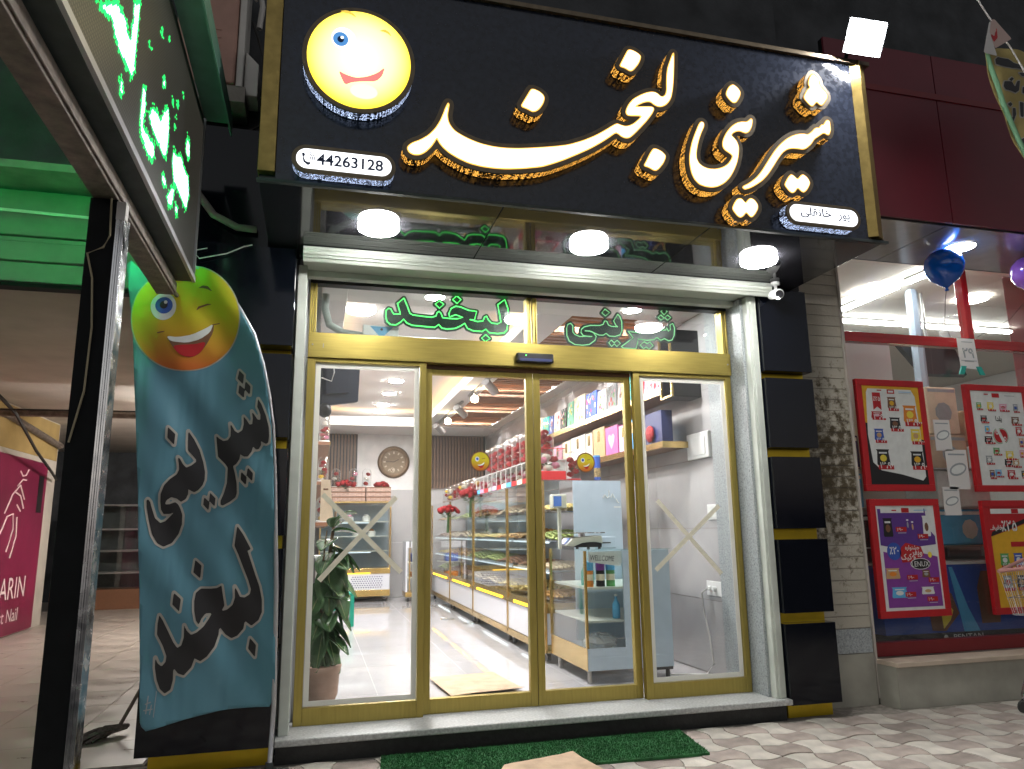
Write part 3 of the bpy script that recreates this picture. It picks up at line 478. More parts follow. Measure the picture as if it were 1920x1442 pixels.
 'neon_shir': [[[2.394,2.888],[2.356,2.831],[2.373,2.795],[2.39,2.784],[2.336,2.784],[2.31,2.794],[2.297,2.824],[2.279,2.826],[2.266,2.797],[2.236,2.786],[2.16,2.782],[2.107,2.768],[2.081,2.746],[2.076,2.718],[2.093,2.696],[2.134,2.69],[2.169,2.692],[2.128,2.692],[2.064,2.686],[2.024,2.701],[2.009,2.72],[2.01,2.77],[1.993,2.789],[1.969,2.779],[1.958,2.745],[1.958,2.689],[1.977,2.645],[2.022,2.619],[2.085,2.616],[2.143,2.626],[2.191,2.662],[2.203,2.694],[2.181,2.724],[2.147,2.736],[2.109,2.734],[2.159,2.734],[2.193,2.719],[2.228,2.706],[2.263,2.708],[2.287,2.724],[2.315,2.703],[2.363,2.703],[2.405,2.719],[2.424,2.755],[2.425,2.829],[2.411,2.869]],[[2.286,2.924],[2.323,2.898],[2.287,2.867],[2.258,2.891]],[[2.329,2.672],[2.352,2.651],[2.379,2.672],[2.405,2.648],[2.374,2.621],[2.354,2.642],[2.33,2.619],[2.307,2.648]],[[2.412,2.623],[2.474,2.666],[2.517,2.7],[2.478,2.752],[2.508,2.748],[2.562,2.745],[2.641,2.755],[2.703,2.782],[2.711,2.812],[2.73,2.821],[2.747,2.808],[2.752,2.785],[2.782,2.778],[2.807,2.782],[2.815,2.8],[2.831,2.772],[2.848,2.785],[2.847,2.825],[2.872,2.839],[2.886,2.804],[2.879,2.74],[2.858,2.701],[2.827,2.692],[2.791,2.709],[2.759,2.693],[2.727,2.714],[2.698,2.695],[2.637,2.686],[2.559,2.693],[2.554,2.659],[2.537,2.612],[2.471,2.612],[2.43,2.612]],[[2.802,2.964],[2.829,2.939],[2.799,2.908],[2.773,2.935]],[[2.771,2.906],[2.798,2.881],[2.769,2.862],[2.745,2.884]],[[2.83,2.909],[2.857,2.888],[2.828,2.865],[2.804,2.884]],[[2.612,2.673],[2.636,2.657],[2.661,2.673],[2.687,2.645],[2.651,2.612],[2.628,2.631],[2.603,2.615],[2.575,2.643]]],
 'led': [[[-2.872,2.872],[-2.834,2.867],[-2.766,2.89],[-2.696,2.918],[-2.666,2.892],[-2.597,2.88],[-2.53,2.882],[-2.41,2.884],[-2.368,2.944],[-2.381,3.049],[-2.379,3.186],[-2.378,3.255],[-2.47,3.183],[-2.467,3.106],[-2.476,3.028],[-2.51,3.023],[-2.559,3.057],[-2.629,3.03],[-2.646,3.047]],[[-2.543,2.823],[-2.508,2.821],[-2.489,2.771],[-2.506,2.754],[-2.539,2.752],[-2.556,2.797]],[[-2.232,2.985],[-2.192,2.996],[-2.162,2.916],[-2.176,2.838],[-2.089,2.846],[-1.97,2.868],[-1.948,2.814],[-1.994,2.764],[-2.083,2.75],[-2.206,2.767],[-2.243,2.827],[-2.245,2.907],[-2.251,2.959]],[[-2.067,2.991],[-1.995,3.016],[-1.897,3.029],[-1.853,3.101],[-1.767,3.168],[-1.73,3.126],[-1.708,3.027],[-1.724,2.923],[-1.786,2.891],[-1.878,2.895],[-1.979,2.892],[-2.077,2.895],[-2.118,2.921]],[[-1.594,3.048],[-1.512,3.058],[-1.401,3.117],[-1.32,3.098],[-1.173,3.109],[-1.111,3.029],[-1.143,2.924],[-1.207,2.896],[-1.357,2.907],[-1.529,2.892],[-1.6,2.963]],[[-1.561,2.869],[-1.484,2.889],[-1.518,2.766],[-1.607,2.735],[-1.659,2.766]],[[-1.279,3.289],[-1.2,3.287],[-1.166,3.213],[-1.227,3.172],[-1.312,3.191]],[[-1.781,2.832],[-1.705,2.831],[-1.673,2.799],[-1.718,2.77],[-1.781,2.786]],[[-1.461,2.833],[-1.374,2.839],[-1.372,2.781],[-1.434,2.771]],[[-2.025,3.389],[-1.995,3.403],[-1.985,3.379],[-2.031,3.362]],[[-2.218,3.177],[-2.153,3.208],[-2.146,3.191],[-2.199,3.168]],[[-1.921,3.222],[-1.874,3.244],[-1.854,3.194],[-1.898,3.166],[-1.923,3.182]],[[-1.716,3.24],[-1.661,3.257],[-1.67,3.227],[-1.715,3.216]],[[-1.596,3.305],[-1.544,3.32],[-1.561,3.276],[-1.604,3.275]],[[-1.481,3.41],[-1.44,3.427],[-1.468,3.401]],[[-1.626,3.203],[-1.582,3.221],[-1.613,3.194]],[[-1.621,3.161],[-1.579,3.164],[-1.611,3.137]],[[-1.881,3.445],[-1.841,3.462],[-1.869,3.434]]],
 'cloth_border': [[4.726,4.579],[4.741,4.446],[4.771,4.336],[4.799,4.189],[4.843,4.045],[4.892,3.902],[4.944,3.77],[4.995,3.648]],
 'cloth_shape': [[4.73,4.599],[4.863,4.651],[5.109,4.662],[5.502,4.648],[5.23,3.3],[5.079,3.411],[4.995,3.648],[4.944,3.77],[4.892,3.902],[4.843,4.045],[4.799,4.189],[4.771,4.336],[4.741,4.446]],
 'cloth_marks': [[[4.818,4.551],[4.844,4.574],[4.924,4.563],[4.962,4.53],[5.07,4.518],[5.066,4.498],[4.944,4.488],[4.86,4.509],[4.824,4.518]],[[4.905,4.395],[4.93,4.414],[4.944,4.402],[4.918,4.378]],[[4.87,4.38],[4.924,4.379],[4.941,4.353],[4.95,4.34],[4.974,4.387],[5.004,4.401],[4.99,4.322],[4.953,4.297],[4.869,4.313],[4.857,4.34]],[[4.87,4.199],[4.901,4.218],[4.92,4.205],[4.894,4.182]],[[4.92,4.178],[4.948,4.182],[4.95,4.135],[4.918,4.074],[4.89,4.07],[4.893,4.099],[4.918,4.107]],[[4.991,4.236],[5.022,4.231],[5.006,4.115],[4.985,4.116]],[[4.998,4.458],[5.074,4.48],[5.068,4.45],[5.033,4.44]],[[5.029,4.357],[5.069,4.363],[5.058,4.303],[5.02,4.307]],[[4.939,3.927],[4.998,3.953],[4.986,3.886],[4.951,3.873]]],
 'pennant_w': [[4.707,4.78],[4.681,4.751],[4.584,4.491],[4.71,4.489],[4.672,4.673]],
 'pennant_p': [[4.707,4.78],[4.735,4.79],[4.86,4.648],[4.704,4.549],[4.672,4.668]],
 'pennant_r': [[4.677,4.669],[4.709,4.641],[4.74,4.723],[4.735,4.636],[4.696,4.596]],
 'pennant_s': [[4.537,5.064],[4.621,4.934],[4.713,4.786],[4.851,4.598],[4.956,4.405],[5.033,4.238]],
}

# ------------------------------------------------------------------ ground, pavement, passage floor
def ground():
    o = MB().quad((-400,-400,-0.30),(400,-400,-0.30),(400,400,-0.30),(-400,400,-0.30)).build('ground', 'asphalt'); o['kind'] = 'structure'
    p = MB().box(-6,14,-3.6,-0.02,-0.30,-0.152).build('pavement', 'mortar'); p['kind'] = 'structure'
    MB().box(-6,14,-3.75,-3.603,-0.30,-0.145).build('kerb', 'concrete', p)
    cw, ch = 0.2145, 0.227
    def cell(sw):
        # bone-shaped paver: two bulging sides, two hollow sides
        pts = []; n = 6; b = 0.034
        cs = [(-1,-1),(1,-1),(1,1),(-1,1)]
        for k in range(4):
            a = cs[k]; c = cs[(k+1) % 4]; out = (0,-1) if k == 0 else (1,0) if k == 1 else (0,1) if k == 2 else (-1,0)
            sg = 1 if (k % 2 == 0) != sw else -1
            for i in range(n):
                t = i/n; q = math.sin(math.pi*t)*b*sg
                pts.append(((a[0]+(c[0]-a[0])*t)*cw/2+out[0]*q, (a[1]+(c[1]-a[1])*t)*ch/2+out[1]*q))
        L = [(x*0.972, y*0.972) for x, y in pts]; T = [(x*0.955, y*0.955) for x, y in pts]; N = len(pts)
        mb = MB(); vs = [(x,y,-0.012) for x, y in L]+[(x,y,0.008) for x, y in L]+[(x,y,0.012) for x, y in T]
        fs = [(i,(i+1)%N,(i+1)%N+N,i+N) for i in range(N)]+[(i+N,(i+1)%N+N,(i+1)%N+2*N,i+2*N) for i in range(N)]+[tuple(range(2*N,3*N))]
        return mb.add(vs, fs)
    mc = cell(False).mesh('paver', 'paver_cream'); mbn = cell(True).mesh('paver', 'paver_brown')
    rest = MB(); rc = cell(False); rb = cell(True); cnt = 0
    for i in range(-28, 56):
        for j in range(-14, 4):
            x = 2.97+i*cw; y = -0.66+j*ch
            if y > -0.27 or y < -3.5 or x < -5.8 or x > 13.8: continue
            if y > -0.33 and (x < 3.45): continue
            e = (i+j) % 2 == 0
            xlo = 0.0+(-0.30-y)*2.6; dz = random.uniform(-0.0025, 0.0025)
            if -1.95 < y and xlo-0.2 < x < 5.75 and cnt < 300:
                cnt += 1; o = inst(mc if e else mbn, 'paver', p, (x, y, -0.152+dz)); o.rotation_euler = (random.uniform(-0.008,0.008), random.uniform(-0.008,0.008), random.uniform(-0.012,0.012))
            else:
                src = rc if e else rb; rest.add([(a+x, b+y, c-0.152+dz) for a, b, c in src.v], src.f, 0 if e else 1)
    rest.build('outlying_pavers', ['paver_cream','paver_brown'], p, kind='stuff')
    f = MB().box(-6.2,-0.82,-0.02,14,-0.30,-0.146).build('passage_floor', 'mortar'); f['kind'] = 'structure'
    tm = MB().box(-0.297,0.297,-0.297,0.297,-0.008,0.004).mesh('floor_tile', 'passage_tile')
    for i in range(9):
        for j in range(22):
            x = -1.13-0.6*i; y = 0.29+0.6*j
            if x > -0.8 or x < -6: continue
            inst(tm, 'floor_tile', f, (x, y, -0.144))
ground()

# ------------------------------------------------------------------ the pastry shop building
SHOP = thing('pastry_shop', 'lit pastry shop with black facade between a dim passage and a red-framed market', 'shop', (1.7,0,0))
def shop_shell():
    # inner walls, floor, ceiling
    fl = MB().box(0.02,3.42,0.02,9.32,-0.20,-0.006).build('floor', 'floor_grout', SHOP)
    tm = MB().box(-0.3985,0.3985,-0.598,0.598,-0.006,0.0005).mesh('tile', 'shop_tile')
    for i in range(5):
        for j in range(8):
            x0 = max(0.03, -0.18+0.8*i); x1 = min(3.41, -0.18+0.8*(i+1)); y0 = max(0.03, -0.35+1.2*j); y1 = min(9.31, -0.35+1.2*(j+1))
            if x1-x0 < 0.05 or y1-y0 < 0.05: continue
            o = inst(tm, 'tile', fl); o.location = Vector(((x0+x1)/2,(y0+y1)/2,-0.006))-SHOP.location-Vector((0,0,0)); o.scale = ((x1-x0)/0.8,(y1-y0)/1.2,1)
    MB().box(-0.06,0.10,0.42,9.45,-0.2,3.60).build('side_wall', 'wall_tile', SHOP)
    rw = MB().box(3.40,3.60,0.06,9.45,-0.2,3.60).build('side_wall', 'mortar', SHOP)
    tl = MB()
    wt = MB().box(-0.006,0,-0.598,0.598,-0.298,0.298).mesh('wall_tile', 'wall_tile')
    for j in range(8):
        for k in range(6):
            y0 = 0.42+1.2*j; y1 = min(9.30, y0+1.2); z0 = 0.0+0.6*k; z1 = min(3.09, z0+0.6)
            if y1-y0 < 0.1 or z1-z0 < 0.05: continue
            o = inst(wt, 'wall_tile', rw); o.location = Vector((3.399,(y0+y1)/2,(z0+z1)/2))-SHOP.location; o.scale = (1,(y1-y0)/1.2,(z1-z0)/0.6)
    bw = MB().box(0.10,3.40,9.32,9.50,-0.2,3.60).build('back_wall', 'wall_marble', SHOP)
    bt = MB().box(-0.298,0.298,-0.010,0,-0.498,0.498).mesh('wall_tile', 'wall_tile')
    for i in range(6):
        for k in range(2):
            x0 = 0.10+0.6*i; x1 = min(3.40, x0+0.6); o = inst(bt, 'wall_tile', bw); o.location = Vector(((x0+x1)/2,9.319,0.5+1.0*k))-SHOP.location; o.scale = ((x1-x0)/0.6,1,1)
    for x0, x1 in ((0.12,0.86),(2.20,3.38)):
        n = int((x1-x0)/0.060); sm = MB().box(-0.019,0.019,-0.040,0,-0.52,0.52).mesh('slat', 'wood_slat')
        MB().box(x0,x1,9.300,9.318,2.02,3.06).build('slat_backing', 'p_black', bw)
        for i in range(n):
            o = inst(sm, 'slat', bw); o.location = Vector((x0+0.030+i*0.060, 9.298, 2.54))-SHOP.location
    c = MB().box(0.10,3.40,0.06,9.32,3.36,3.60).build('ceiling', 'ceiling_white', SHOP)
    # dropped border round the tray: front, left, back, right beam beside the wood slats
    d = MB().box(0.101,0.30,0.30,9.319,3.06,3.20).box(0.301,3.399,8.06,9.318,3.062,3.20).box(1.98,2.30,0.90,8.059,3.10,3.20).box(0.301,3.399,0.30,0.899,3.10,3.20).box(3.20,3.398,0.90,8.058,3.09,3.20)
    d.build('dropped_border', 'ceiling_white', c, bevel=0.006)
    MB().box(1.98,2.00,0.9,8.05,3.201,3.225).box(0.301,1.979,8.06,8.08,3.201,3.225).box(0.28,0.30,0.9,8.05,3.201,3.225).build('cornice_lip', 'ceiling_white', c)
    MB().box(2.03,2.06,0.9,8.0,3.202,3.215).box(0.33,1.96,8.10,8.13,3.202,3.215).box(0.22,0.25,0.9,8.0,3.202,3.215).build('cove_light', 'cove_warm', c)
    sm = MB().box(2.305,3.195,-0.026,0.026,-0.045,0.045).mesh('ceiling_slat', 'wood_ceiling')
    k = 0; y = 0.5
    while y < 8.0:
        o = inst(sm, 'ceiling_slat', c, Vector((0,y,3.146))-SHOP.location); y += 0.115 if k % 5 else 0.26; k += 1
    # upper facade above the soffit, side returns
    MB().box(-0.85,3.95,-0.10,0.42,3.13,7.5).build('upper_wall', 'concrete_dark', SHOP)
    MB().box(-0.062,-0.001,0.02,0.419,-0.2,3.129).build('jamb_return', 'granite_grey', SHOP)
    MB().box(3.335,3.46,0.061,0.40,-0.2,3.10).build('jamb_return', 'granite_grey', SHOP)
    MB().box(3.318,3.46,-0.19,0.06,0.001,2.99).build('jamb_reveal', 'granite_grey', SHOP)
    MB().box(-0.06,3.40,0.06,0.30,3.10,3.60).build('lintel', 'ceiling_white', SHOP)
    # step with stone tread
    MB().box(-0.07,3.42,-0.245,0.02,-0.30,-0.041).build('step_riser', 'stone_black', SHOP)
    MB().box(-0.09,3.44,-0.305,0.12,-0.04,0.0).build('step_tread', 'stone_sill', SHOP, bevel=0.008)
    # polished soffit panels under the sign
    for x0, x1 in ((-0.25,1.112),(1.118,2.462),(2.468,3.75)):
        mb = MB().box(x0,x1,-1.29,-0.12,3.07,3.10); mb.build('soffit_panel', 'soffit_black', SHOP, bevel=0.002)
    MB().box(-0.25,3.75,-1.28,-0.13,3.101,3.13).build('soffit_backing', 'black_paint', SHOP)
shop_shell()

# ------------------------------------------------------------------ shopfront: shutter box, transom, doors
def shopfront():
    t = thing('roller_shutter', 'pale aluminium roller shutter box and side guides round the shop entrance', 'shutter', (1.7,-0.2,0))
    prof = [(-0.40,3.066),(-0.425,3.02),(-0.375,2.965),(-0.36,2.962),(-0.34,3.004),(-0.02,3.004),(-0.02,3.066)]
    MB().prism(prof, lambda u, v, d: (d, u, v), -0.03, 3.47).build('housing', 'white_alu', t, bevel=0.004)
    for zz, yy in ((3.046,-0.4125),(3.006,-0.4165),(2.988,-0.402)):
        MB().box(-0.028,3.468,yy-0.005,yy+0.003,zz-0.0025,zz+0.0025).build('seam', 'white_alu', t)
    MB().box(0.0,3.33,-0.10,-0.03,2.958,3.003).build('curtain_bar', 'white_alu', t, bevel=0.004)
    MB().box(-0.06,0.0,-0.20,-0.02,0.0,3.0).build('guide', 'white_alu', t, bevel=0.004)
    MB().box(3.34,3.42,-0.26,-0.19,0.0,2.99).box(3.36,3.38,-0.27,-0.26,0.0,2.98).build('guide', 'white_alu', t, bevel=0.004)
    # transom
    t = thing('transom_window', 'gold framed transom window above the sliding doors', 'window', (1.66,0.04,2.4))
    MB().box(0.02,3.31,-0.02,0.14,2.40,2.58).build('header_beam', 'gold_header', t, bevel=0.004)
    for x0, x1 in ((0.02,0.07),(1.61,1.645),(1.655,1.69),(3.26,3.31)):
        mb = MB()
        for k in range(3):
            w = (x1-x0)/3; mb.box(x0+k*w+0.001, x0+(k+1)*w-0.001, 0.0+0.008*(k % 2), 0.09, 2.581, 2.945)
        mb.build('mullion', 'gold_door', t, bevel=0.002)
    MB().box(0.02,3.31,0.0,0.09,2.946,2.995).build('top_rail', 'black_plastic', t)
    MB().box(0.07,1.61,0.040,0.048,2.58,2.95).build('pane', 'transom_glass', t); MB().box(1.69,3.26,0.040,0.048,2.58,2.95).build('pane', 'transom_glass', t)
    mb = MB(); mb.box(0.12,0.126,-0.024,-0.021,2.47,2.50)
    for x in (0.05,3.28): mb.tube([(x,-0.03,2.49),(x,-0.015,2.49)], 0.006, 6)
    mb.build('screw', 'metal_grey', t)
    # fixed side panels with masking tape
    def fixed(x0, x1, lab, cx, taped):
        t = thing('fixed_window', lab, 'window', ((x0+x1)/2,0.03,0))
        sl, sr = (0.055,0.045)
        MB().box(x0,x0+sl,0.0,0.055,0.0,2.399).box(x1-sr,x1,0.0,0.055,0.0,2.399).box(x0+sl,x1-sr,0.001,0.054,0.0,0.105).box(x0+sl,x1-sr,0.001,0.054,2.372,2.398).build('frame', 'gold_door', t, bevel=0.003)
        MB().box(x0+sl-0.004,x1-sr+0.004,0.026,0.034,0.10,2.375).build('pane', 'door_glass', t)
        a, b, c, d = x0+sl+0.004, x1-sr-0.004, 0.109, 2.368; w = 0.034
        mb = MB()
        for q in ((a,a+w,c,d),(b-w,b,c,d),(a+w,b-w,c,c+w),(a+w,b-w,d-w,d)): mb.box(q[0],q[1],0.0225,0.0255,q[2],q[3])
        mb.build('tape_border', 'white_tape', t)
        for (p, q) in cx:
            dx, dz = q[0]-p[0], q[1]-p[1]; L = math.hypot(dx, dz); nx, nz = -dz/L*0.017, dx/L*0.017
            MB().prism([(p[0]+nx,p[1]+nz),(q[0]+nx,q[1]+nz),(q[0]-nx,q[1]-nz),(p[0]-nx,p[1]-nz)], FY(0), 0.0215+0.0008*(p[0] > q[0]), 0.0224+0.0006*(p[0] > q[0])).build('tape_strip', 'tape_beige', t)
        return t
    fixed(0.02,0.85,'fixed glass panel with taped cross in front of the rubber plant', [((0.155,1.459),(0.692,0.932)),((0.651,1.44),(0.151,0.892))], 0)
    fixed(2.46,3.31,'fixed glass panel with taped cross beside the granite jamb', [((2.622,1.413),(3.128,0.857)),((3.144,1.371),(2.585,0.898))], 1)
    # sliding leaves
    def leaf(x0, x1, lab, sx):
        t = thing('sliding_door', lab, 'door', ((x0+x1)/2,0.09,0))
        MB().box(x0,x0+0.052,0.062,0.115,0.0,2.37).box(x1-0.052,x1,0.062,0.115,0.0,2.37).box(x0+0.052,x1-0.052,0.063,0.114,0.0,0.095).box(x0+0.052,x1-0.052,0.063,0.114,2.33,2.368).build('frame', 'gold_door', t, bevel=0.003)
        MB().box(x0+0.048,x1-0.048,0.085,0.093,0.09,2.335).build('pane', 'door_glass', t)
        s = MB(); s.disc((sx,1.70), 0.075, lambda u, v: (u,0.0835,v), 36, 0); st = s.build('sticker', 'p_brown', t)
        s = MB(); s.disc((sx,1.70), 0.066, lambda u, v: (u,0.0828,v), 36, 0); s.build('smiley_face', 'smiley_print', st)
        q = lambda p: [(sx+(u+0.677)*0.205, 1.70+(v-2.475)*0.205) for u, v in p]
        for nm, pol, y, mn in (('mouth',OUT['b_mouth'],0.0822,'p_brown'),('teeth',OUT['b_teeth'],0.0819,'p_white'),('tongue',OUT['b_tongue'],0.0819,'p_red'),('eye_white',ellipse((-0.79,2.555),0.075,0.088,20),0.0822,'p_white'),('iris',ellipse((-0.785,2.56),0.048,0.052,16),0.0819,'p_blue'),('winking_eye',[(-0.62,2.55),(-0.50,2.58),(-0.50,2.60),(-0.62,2.57)],0.0822,'p_brown')):
            s = MB(); pp = q(pol); s.add([(u,y,v) for u, v in pp], [tuple(range(len(pp)))]); s.build(nm, mn, st)
    leaf(0.85,1.664,'gold framed sliding door leaf showing the long counter row behind it', 1.262)
    leaf(1.668,2.46,'gold framed sliding door leaf in front of the low counter', 2.078)
    MB().box(0.85,2.46,0.064,0.115,2.371,2.399).build('door_track', 'p_brown', t)
    t = thing('door_sensor', 'black motion sensor bar on the gold header above the doors', 'sensor', (1.65,-0.03,2.42))
    MB().box(1.51,1.795,-0.075,-0.0205,2.425,2.495).build('body', 'black_plastic', t, bevel=0.012)
    MB().box(1.53,1.775,-0.078,-0.0755,2.432,2.452).build('lens', 'p_navy', t); MB().box(1.574,1.582,-0.0785,-0.0755,2.470,2.478).build('indicator', 'neon_green', t)
shopfront()

# ------------------------------------------------------------------ the sign
def sign():
    t = thing('shop_sign', 'black fascia sign with glowing Persian calligraphy and round winking face', 'sign', (1.72,-1.3,3.07))
    MB().box(-0.165,3.63,-1.31,-1.292,3.075,4.37).build('panel', 'fascia_black', t)
    MB().box(-0.25,3.74,-1.291,-0.11,3.135,4.36).build('casing', 'black_paint', t)
    MB().box(-0.258,-0.168,-1.328,-1.11,3.11,4.42).build('gold_column', 'gold_trim', t, bevel=0.003)
    MB().prism([(3.61,-1.312),(3.665,-1.345),(3.74,-1.30),(3.742,-0.9),(3.70,-0.9),(3.70,-1.25)], lambda u, v, d: (u, v, d), 3.09, 4.40).build('gold_column', 'gold_trim', t, bevel=0.002)
    MB().box(-0.26,3.76,-1.335,-0.11,4.371,4.40).build('top_trim', 'rim_bronze', t)
    MB().box(-0.26,3.76,-1.322,-1.292,3.055,3.072).build('bottom_trim', 'steel_dark', t)
    f = FY(-1.40)
    def letter(name, polys, rim=0.030, glowm='letter_glow', sidem='side_amber', cell=0.009, smooth=1):
        ps = [chaikin(p, smooth) for p in polys]
        mb = MB(); patch(mb, ps, f, rim, cell, 0, sides=0.012, side_m=0)
        b = mb.build(name, 'rim_bronze', t)
        mb = MB(); V, Fc, E = area(ps, rim-0.003, cell)
        for a, c in E: mb.quad((V[a][0],-1.388,V[a][1]),(V[c][0],-1.388,V[c][1]),(V[c][0],-1.318,V[c][1]),(V[a][0],-1.318,V[a][1]))
        mb.build('pierced_side', sidem, b)
        amber = sidem == 'side_amber'
        if amber: mb = MB(); patch(mb, ps, FY(-1.402), 0.003, cell*0.8, 0, sides=0.001, side_m=0); mb.build('halo_edge', 'letter_halo', b)  # acrylic edge whose amber ring imitates the warm halo round the face
        mb = MB(); patch(mb, ps, FY(-1.4045 if amber else -1.403), -0.004 if amber else 0.0, cell*0.8, 0, sides=0.002, side_m=0); mb.build('glowing_face', glowm, b)
        return b
    for k, n in (('word_smile','letter_group'),('word_ni','letter_group'),('word_shir','letter_group'),('dot_n','letter_dot'),('dot_kh','letter_dot'),('dot_b','letter_dot'),('dot_n2','letter_dot'),('dots_y2','letter_dot'),('dots_sh','letter_dot'),('dots_y1','letter_dot')):
        letter(n, [OUT[k]])
    # winking face
    cx, cz = 0.257, 3.800
    b = letter('smiley_disc', [ellipse((cx,cz), 0.285, 0.300, 48)], 0.026, 'smiley_lit', 'side_blue', 0.012, 0)
    f2 = lambda y: (lambda u, v, d=0.0: (u, y, v))
    def feat(nm, pol, y, c, mname):
        g = MB(); patch(g, [pol], f2(y), 0, c, 0); g.build(nm, mname, b)
    for n, c, s in (('lit_mouth',(0.75,0.22,0.20),0.9),('lit_brow',(0.85,0.55,0.08),0.9),('lit_white',(1,1,0.95),1.3),('lit_blue',(0.12,0.38,0.85),0.6),('lit_navy',(0.02,0.04,0.10),0.4),('lit_chin',(1.0,0.90,0.50),1.3)): glow(n, c, s)
    feat('mouth', chaikin(OUT['s_mouth']), -1.4045, 0.004, 'lit_mouth'); feat('eyebrow', chaikin(OUT['s_brow']), -1.4045, 0.004, 'lit_brow'); feat('eyebrow', chaikin(OUT['s_brow2']), -1.4045, 0.004, 'lit_brow')
    feat('eye_white', ellipse((0.165,3.915), 0.065, 0.068), -1.4045, 0.006, 'lit_white'); feat('iris', ellipse((0.150,3.908), 0.042, 0.044), -1.4055, 0.005, 'lit_blue'); feat('pupil', ellipse((0.150,3.906), 0.018, 0.020), -1.4065, 0.004, 'lit_navy'); feat('eye_glint', ellipse((0.158,3.918), 0.009, 0.009), -1.4075, 0.003, 'lit_white'); feat('tongue', ellipse((0.285,3.605), 0.075, 0.045), -1.4045, 0.006, 'lit_chin')
    # phone number plate
    b = letter('phone_plate', [rrect(-0.058,0.445,3.112,3.225,0.055)], 0.024, 'plate_glow', 'side_blue', 0.008, 0)
    g = MB(); ff = lambda x, z: (lambda u, v: (x+u, -1.4045, z+v))
    g.text('44263128', ff(0.048,3.140), 0.088, 0, 'LEFT', 1.0); g.build('lettering', 'p_navy', b); g = MB()
    g.add([(-0.030,-1.4045,3.195),(-0.018,-1.4045,3.20),(-0.012,-1.4045,3.185),(-0.020,-1.4045,3.175),(-0.010,-1.4045,3.152),(0.004,-1.4045,3.146),(0.014,-1.4045,3.150),(0.016,-1.4045,3.136),(0.004,-1.4045,3.128),(-0.020,-1.4045,3.145)], [tuple(range(10))])
    for r_ in (0.016,0.026,0.036):
        pts = [(0.0+r_*math.cos(R(a)), 3.17+r_*math.sin(R(a))) for a in range(-20, 75, 15)]
        g.tube([(u,-1.4045,v) for u, v in pts], 0.0025, 4, 0)
    g.build('phone_icon', 'p_navy', b)
    b = letter('name_plate', [rrect(2.955,3.462,3.108,3.222,0.055)], 0.024, 'plate_glow', 'side_blue', 0.008, 0)
    g = MB(); g.text(fa('پور')+'', ff(3.40,3.155), 0.078, 0, 'RIGHT', 1.0); g.build('lettering', 'p_navy', b); g = MB(); g.text(fa('خانقلی'), ff(3.262,3.155), 0.078, 0, 'RIGHT', 1.12); g.build('lettering', 'p_navy', b)
sign()
def soffit_lamps():
    labs = ['round white soffit lamp below the sign\'s phone number plate','round white soffit lamp between the two other soffit lamps','round white soffit lamp below the sign\'s name plate']
    for (x, y), l in zip(((0.424,-0.85),(1.804,-0.845),(3.07,-0.86)), labs):
        t = thing('soffit_lamp', l, 'lamp', (x,y,3.07), 0, 'soffit lamps under the sign')
        MB().lathe([(0.120,-0.012),(0.126,-0.010),(0.126,-0.002),(0.10,-0.001)], (x,y,3.07), 28).build('rim', 'lamp_rim', t, smooth=True)
        MB().lathe([(0.02,-0.048),(0.10,-0.047),(0.120,-0.040),(0.126,-0.030),(0.126,-0.0125)], (x,y,3.07), 28).build('diffuser', 'lamp_white', t, smooth=True)
soffit_lamps()
def neon(key, lab, tube, loc):
    t = thing('neon_sign', lab, 'neon sign', loc)
    ps = OUT[key]; f = FY(0.09)
    mb = MB(); patch(mb, ps, FY(0.095), 0.019, 0.006, 0, sides=0.006, side_m=0); mb.build('backing_board', 'neon_board', t)
    for p in ps:
        p3 = [(u, 0.090, v) for u, v in p]; p3.append(p3[0])
        MB().tube(p3, 0.0042, 5, 0, False).build('neon_tube', tube, t)
mat('neon_board', (0.018,0.040,0.034), 0.35)
neon('neon_smile', 'bright green neon word with lit outline hung inside the transom', 'neon_green', (1.1,0.09,2.6))
neon('neon_shir', 'dim dark green neon word hung inside the transom', 'neon_pale', (2.4,0.09,2.6))
def pillars():
    t = thing('clad_pillar', 'glossy black block pillar with gold bands beside the mossy stone wall', 'pillar', (3.63,-0.2,-0.14))
    MB().box(3.47,3.83,-0.185,-0.021,-0.15,3.07).build('core', 'black_paint', t)
    bl = [(2.39,3.05),(1.795,2.335),(1.19,1.725),(0.585,1.11),(-0.045,0.51)]
    for z0, z1 in bl: MB().box(3.43,3.85,-0.30,-0.025,z0,z1).build('block', 'pillar_black', t, bevel=0.003)
    for z0, z1 in ((2.336,2.389),(1.726,1.794),(1.111,1.189),(0.511,0.584),(-0.150,-0.046)): MB().box(3.462,3.836,-0.200,-0.03,z0,z1).build('gold_band', 'gold_yellow', t)
    t = thing('clad_pillar', 'wide glossy black block pillar with gold bands behind the teal flag', 'pillar', (-0.43,-0.2,-0.14))
    MB().box(-0.76,-0.10,-0.185,-0.021,-0.15,3.07).build('core', 'black_paint', t)
    for z0, z1 in [(2.39,3.05),(1.795,2.335),(1.19,1.725),(0.585,1.11),(-0.02,0.51)]: MB().box(-0.82,-0.07,-0.36,-0.022,z0,z1).build('block', 'pillar_black', t, bevel=0.003)
    for z0, z1 in ((2.336,2.389),(1.726,1.794),(1.111,1.189),(0.511,0.584),(-0.150,-0.021)): MB().box(-0.77,-0.085,-0.215,-0.03,z0,z1).build('gold_band', 'gold_yellow', t)
    # dark wall over the pillar, left of the shutter
    MB().box(-0.85,-0.26,-0.30,-0.101,3.06,3.9).build('flank_panel', 'pillar_black', SHOP)
pillars()
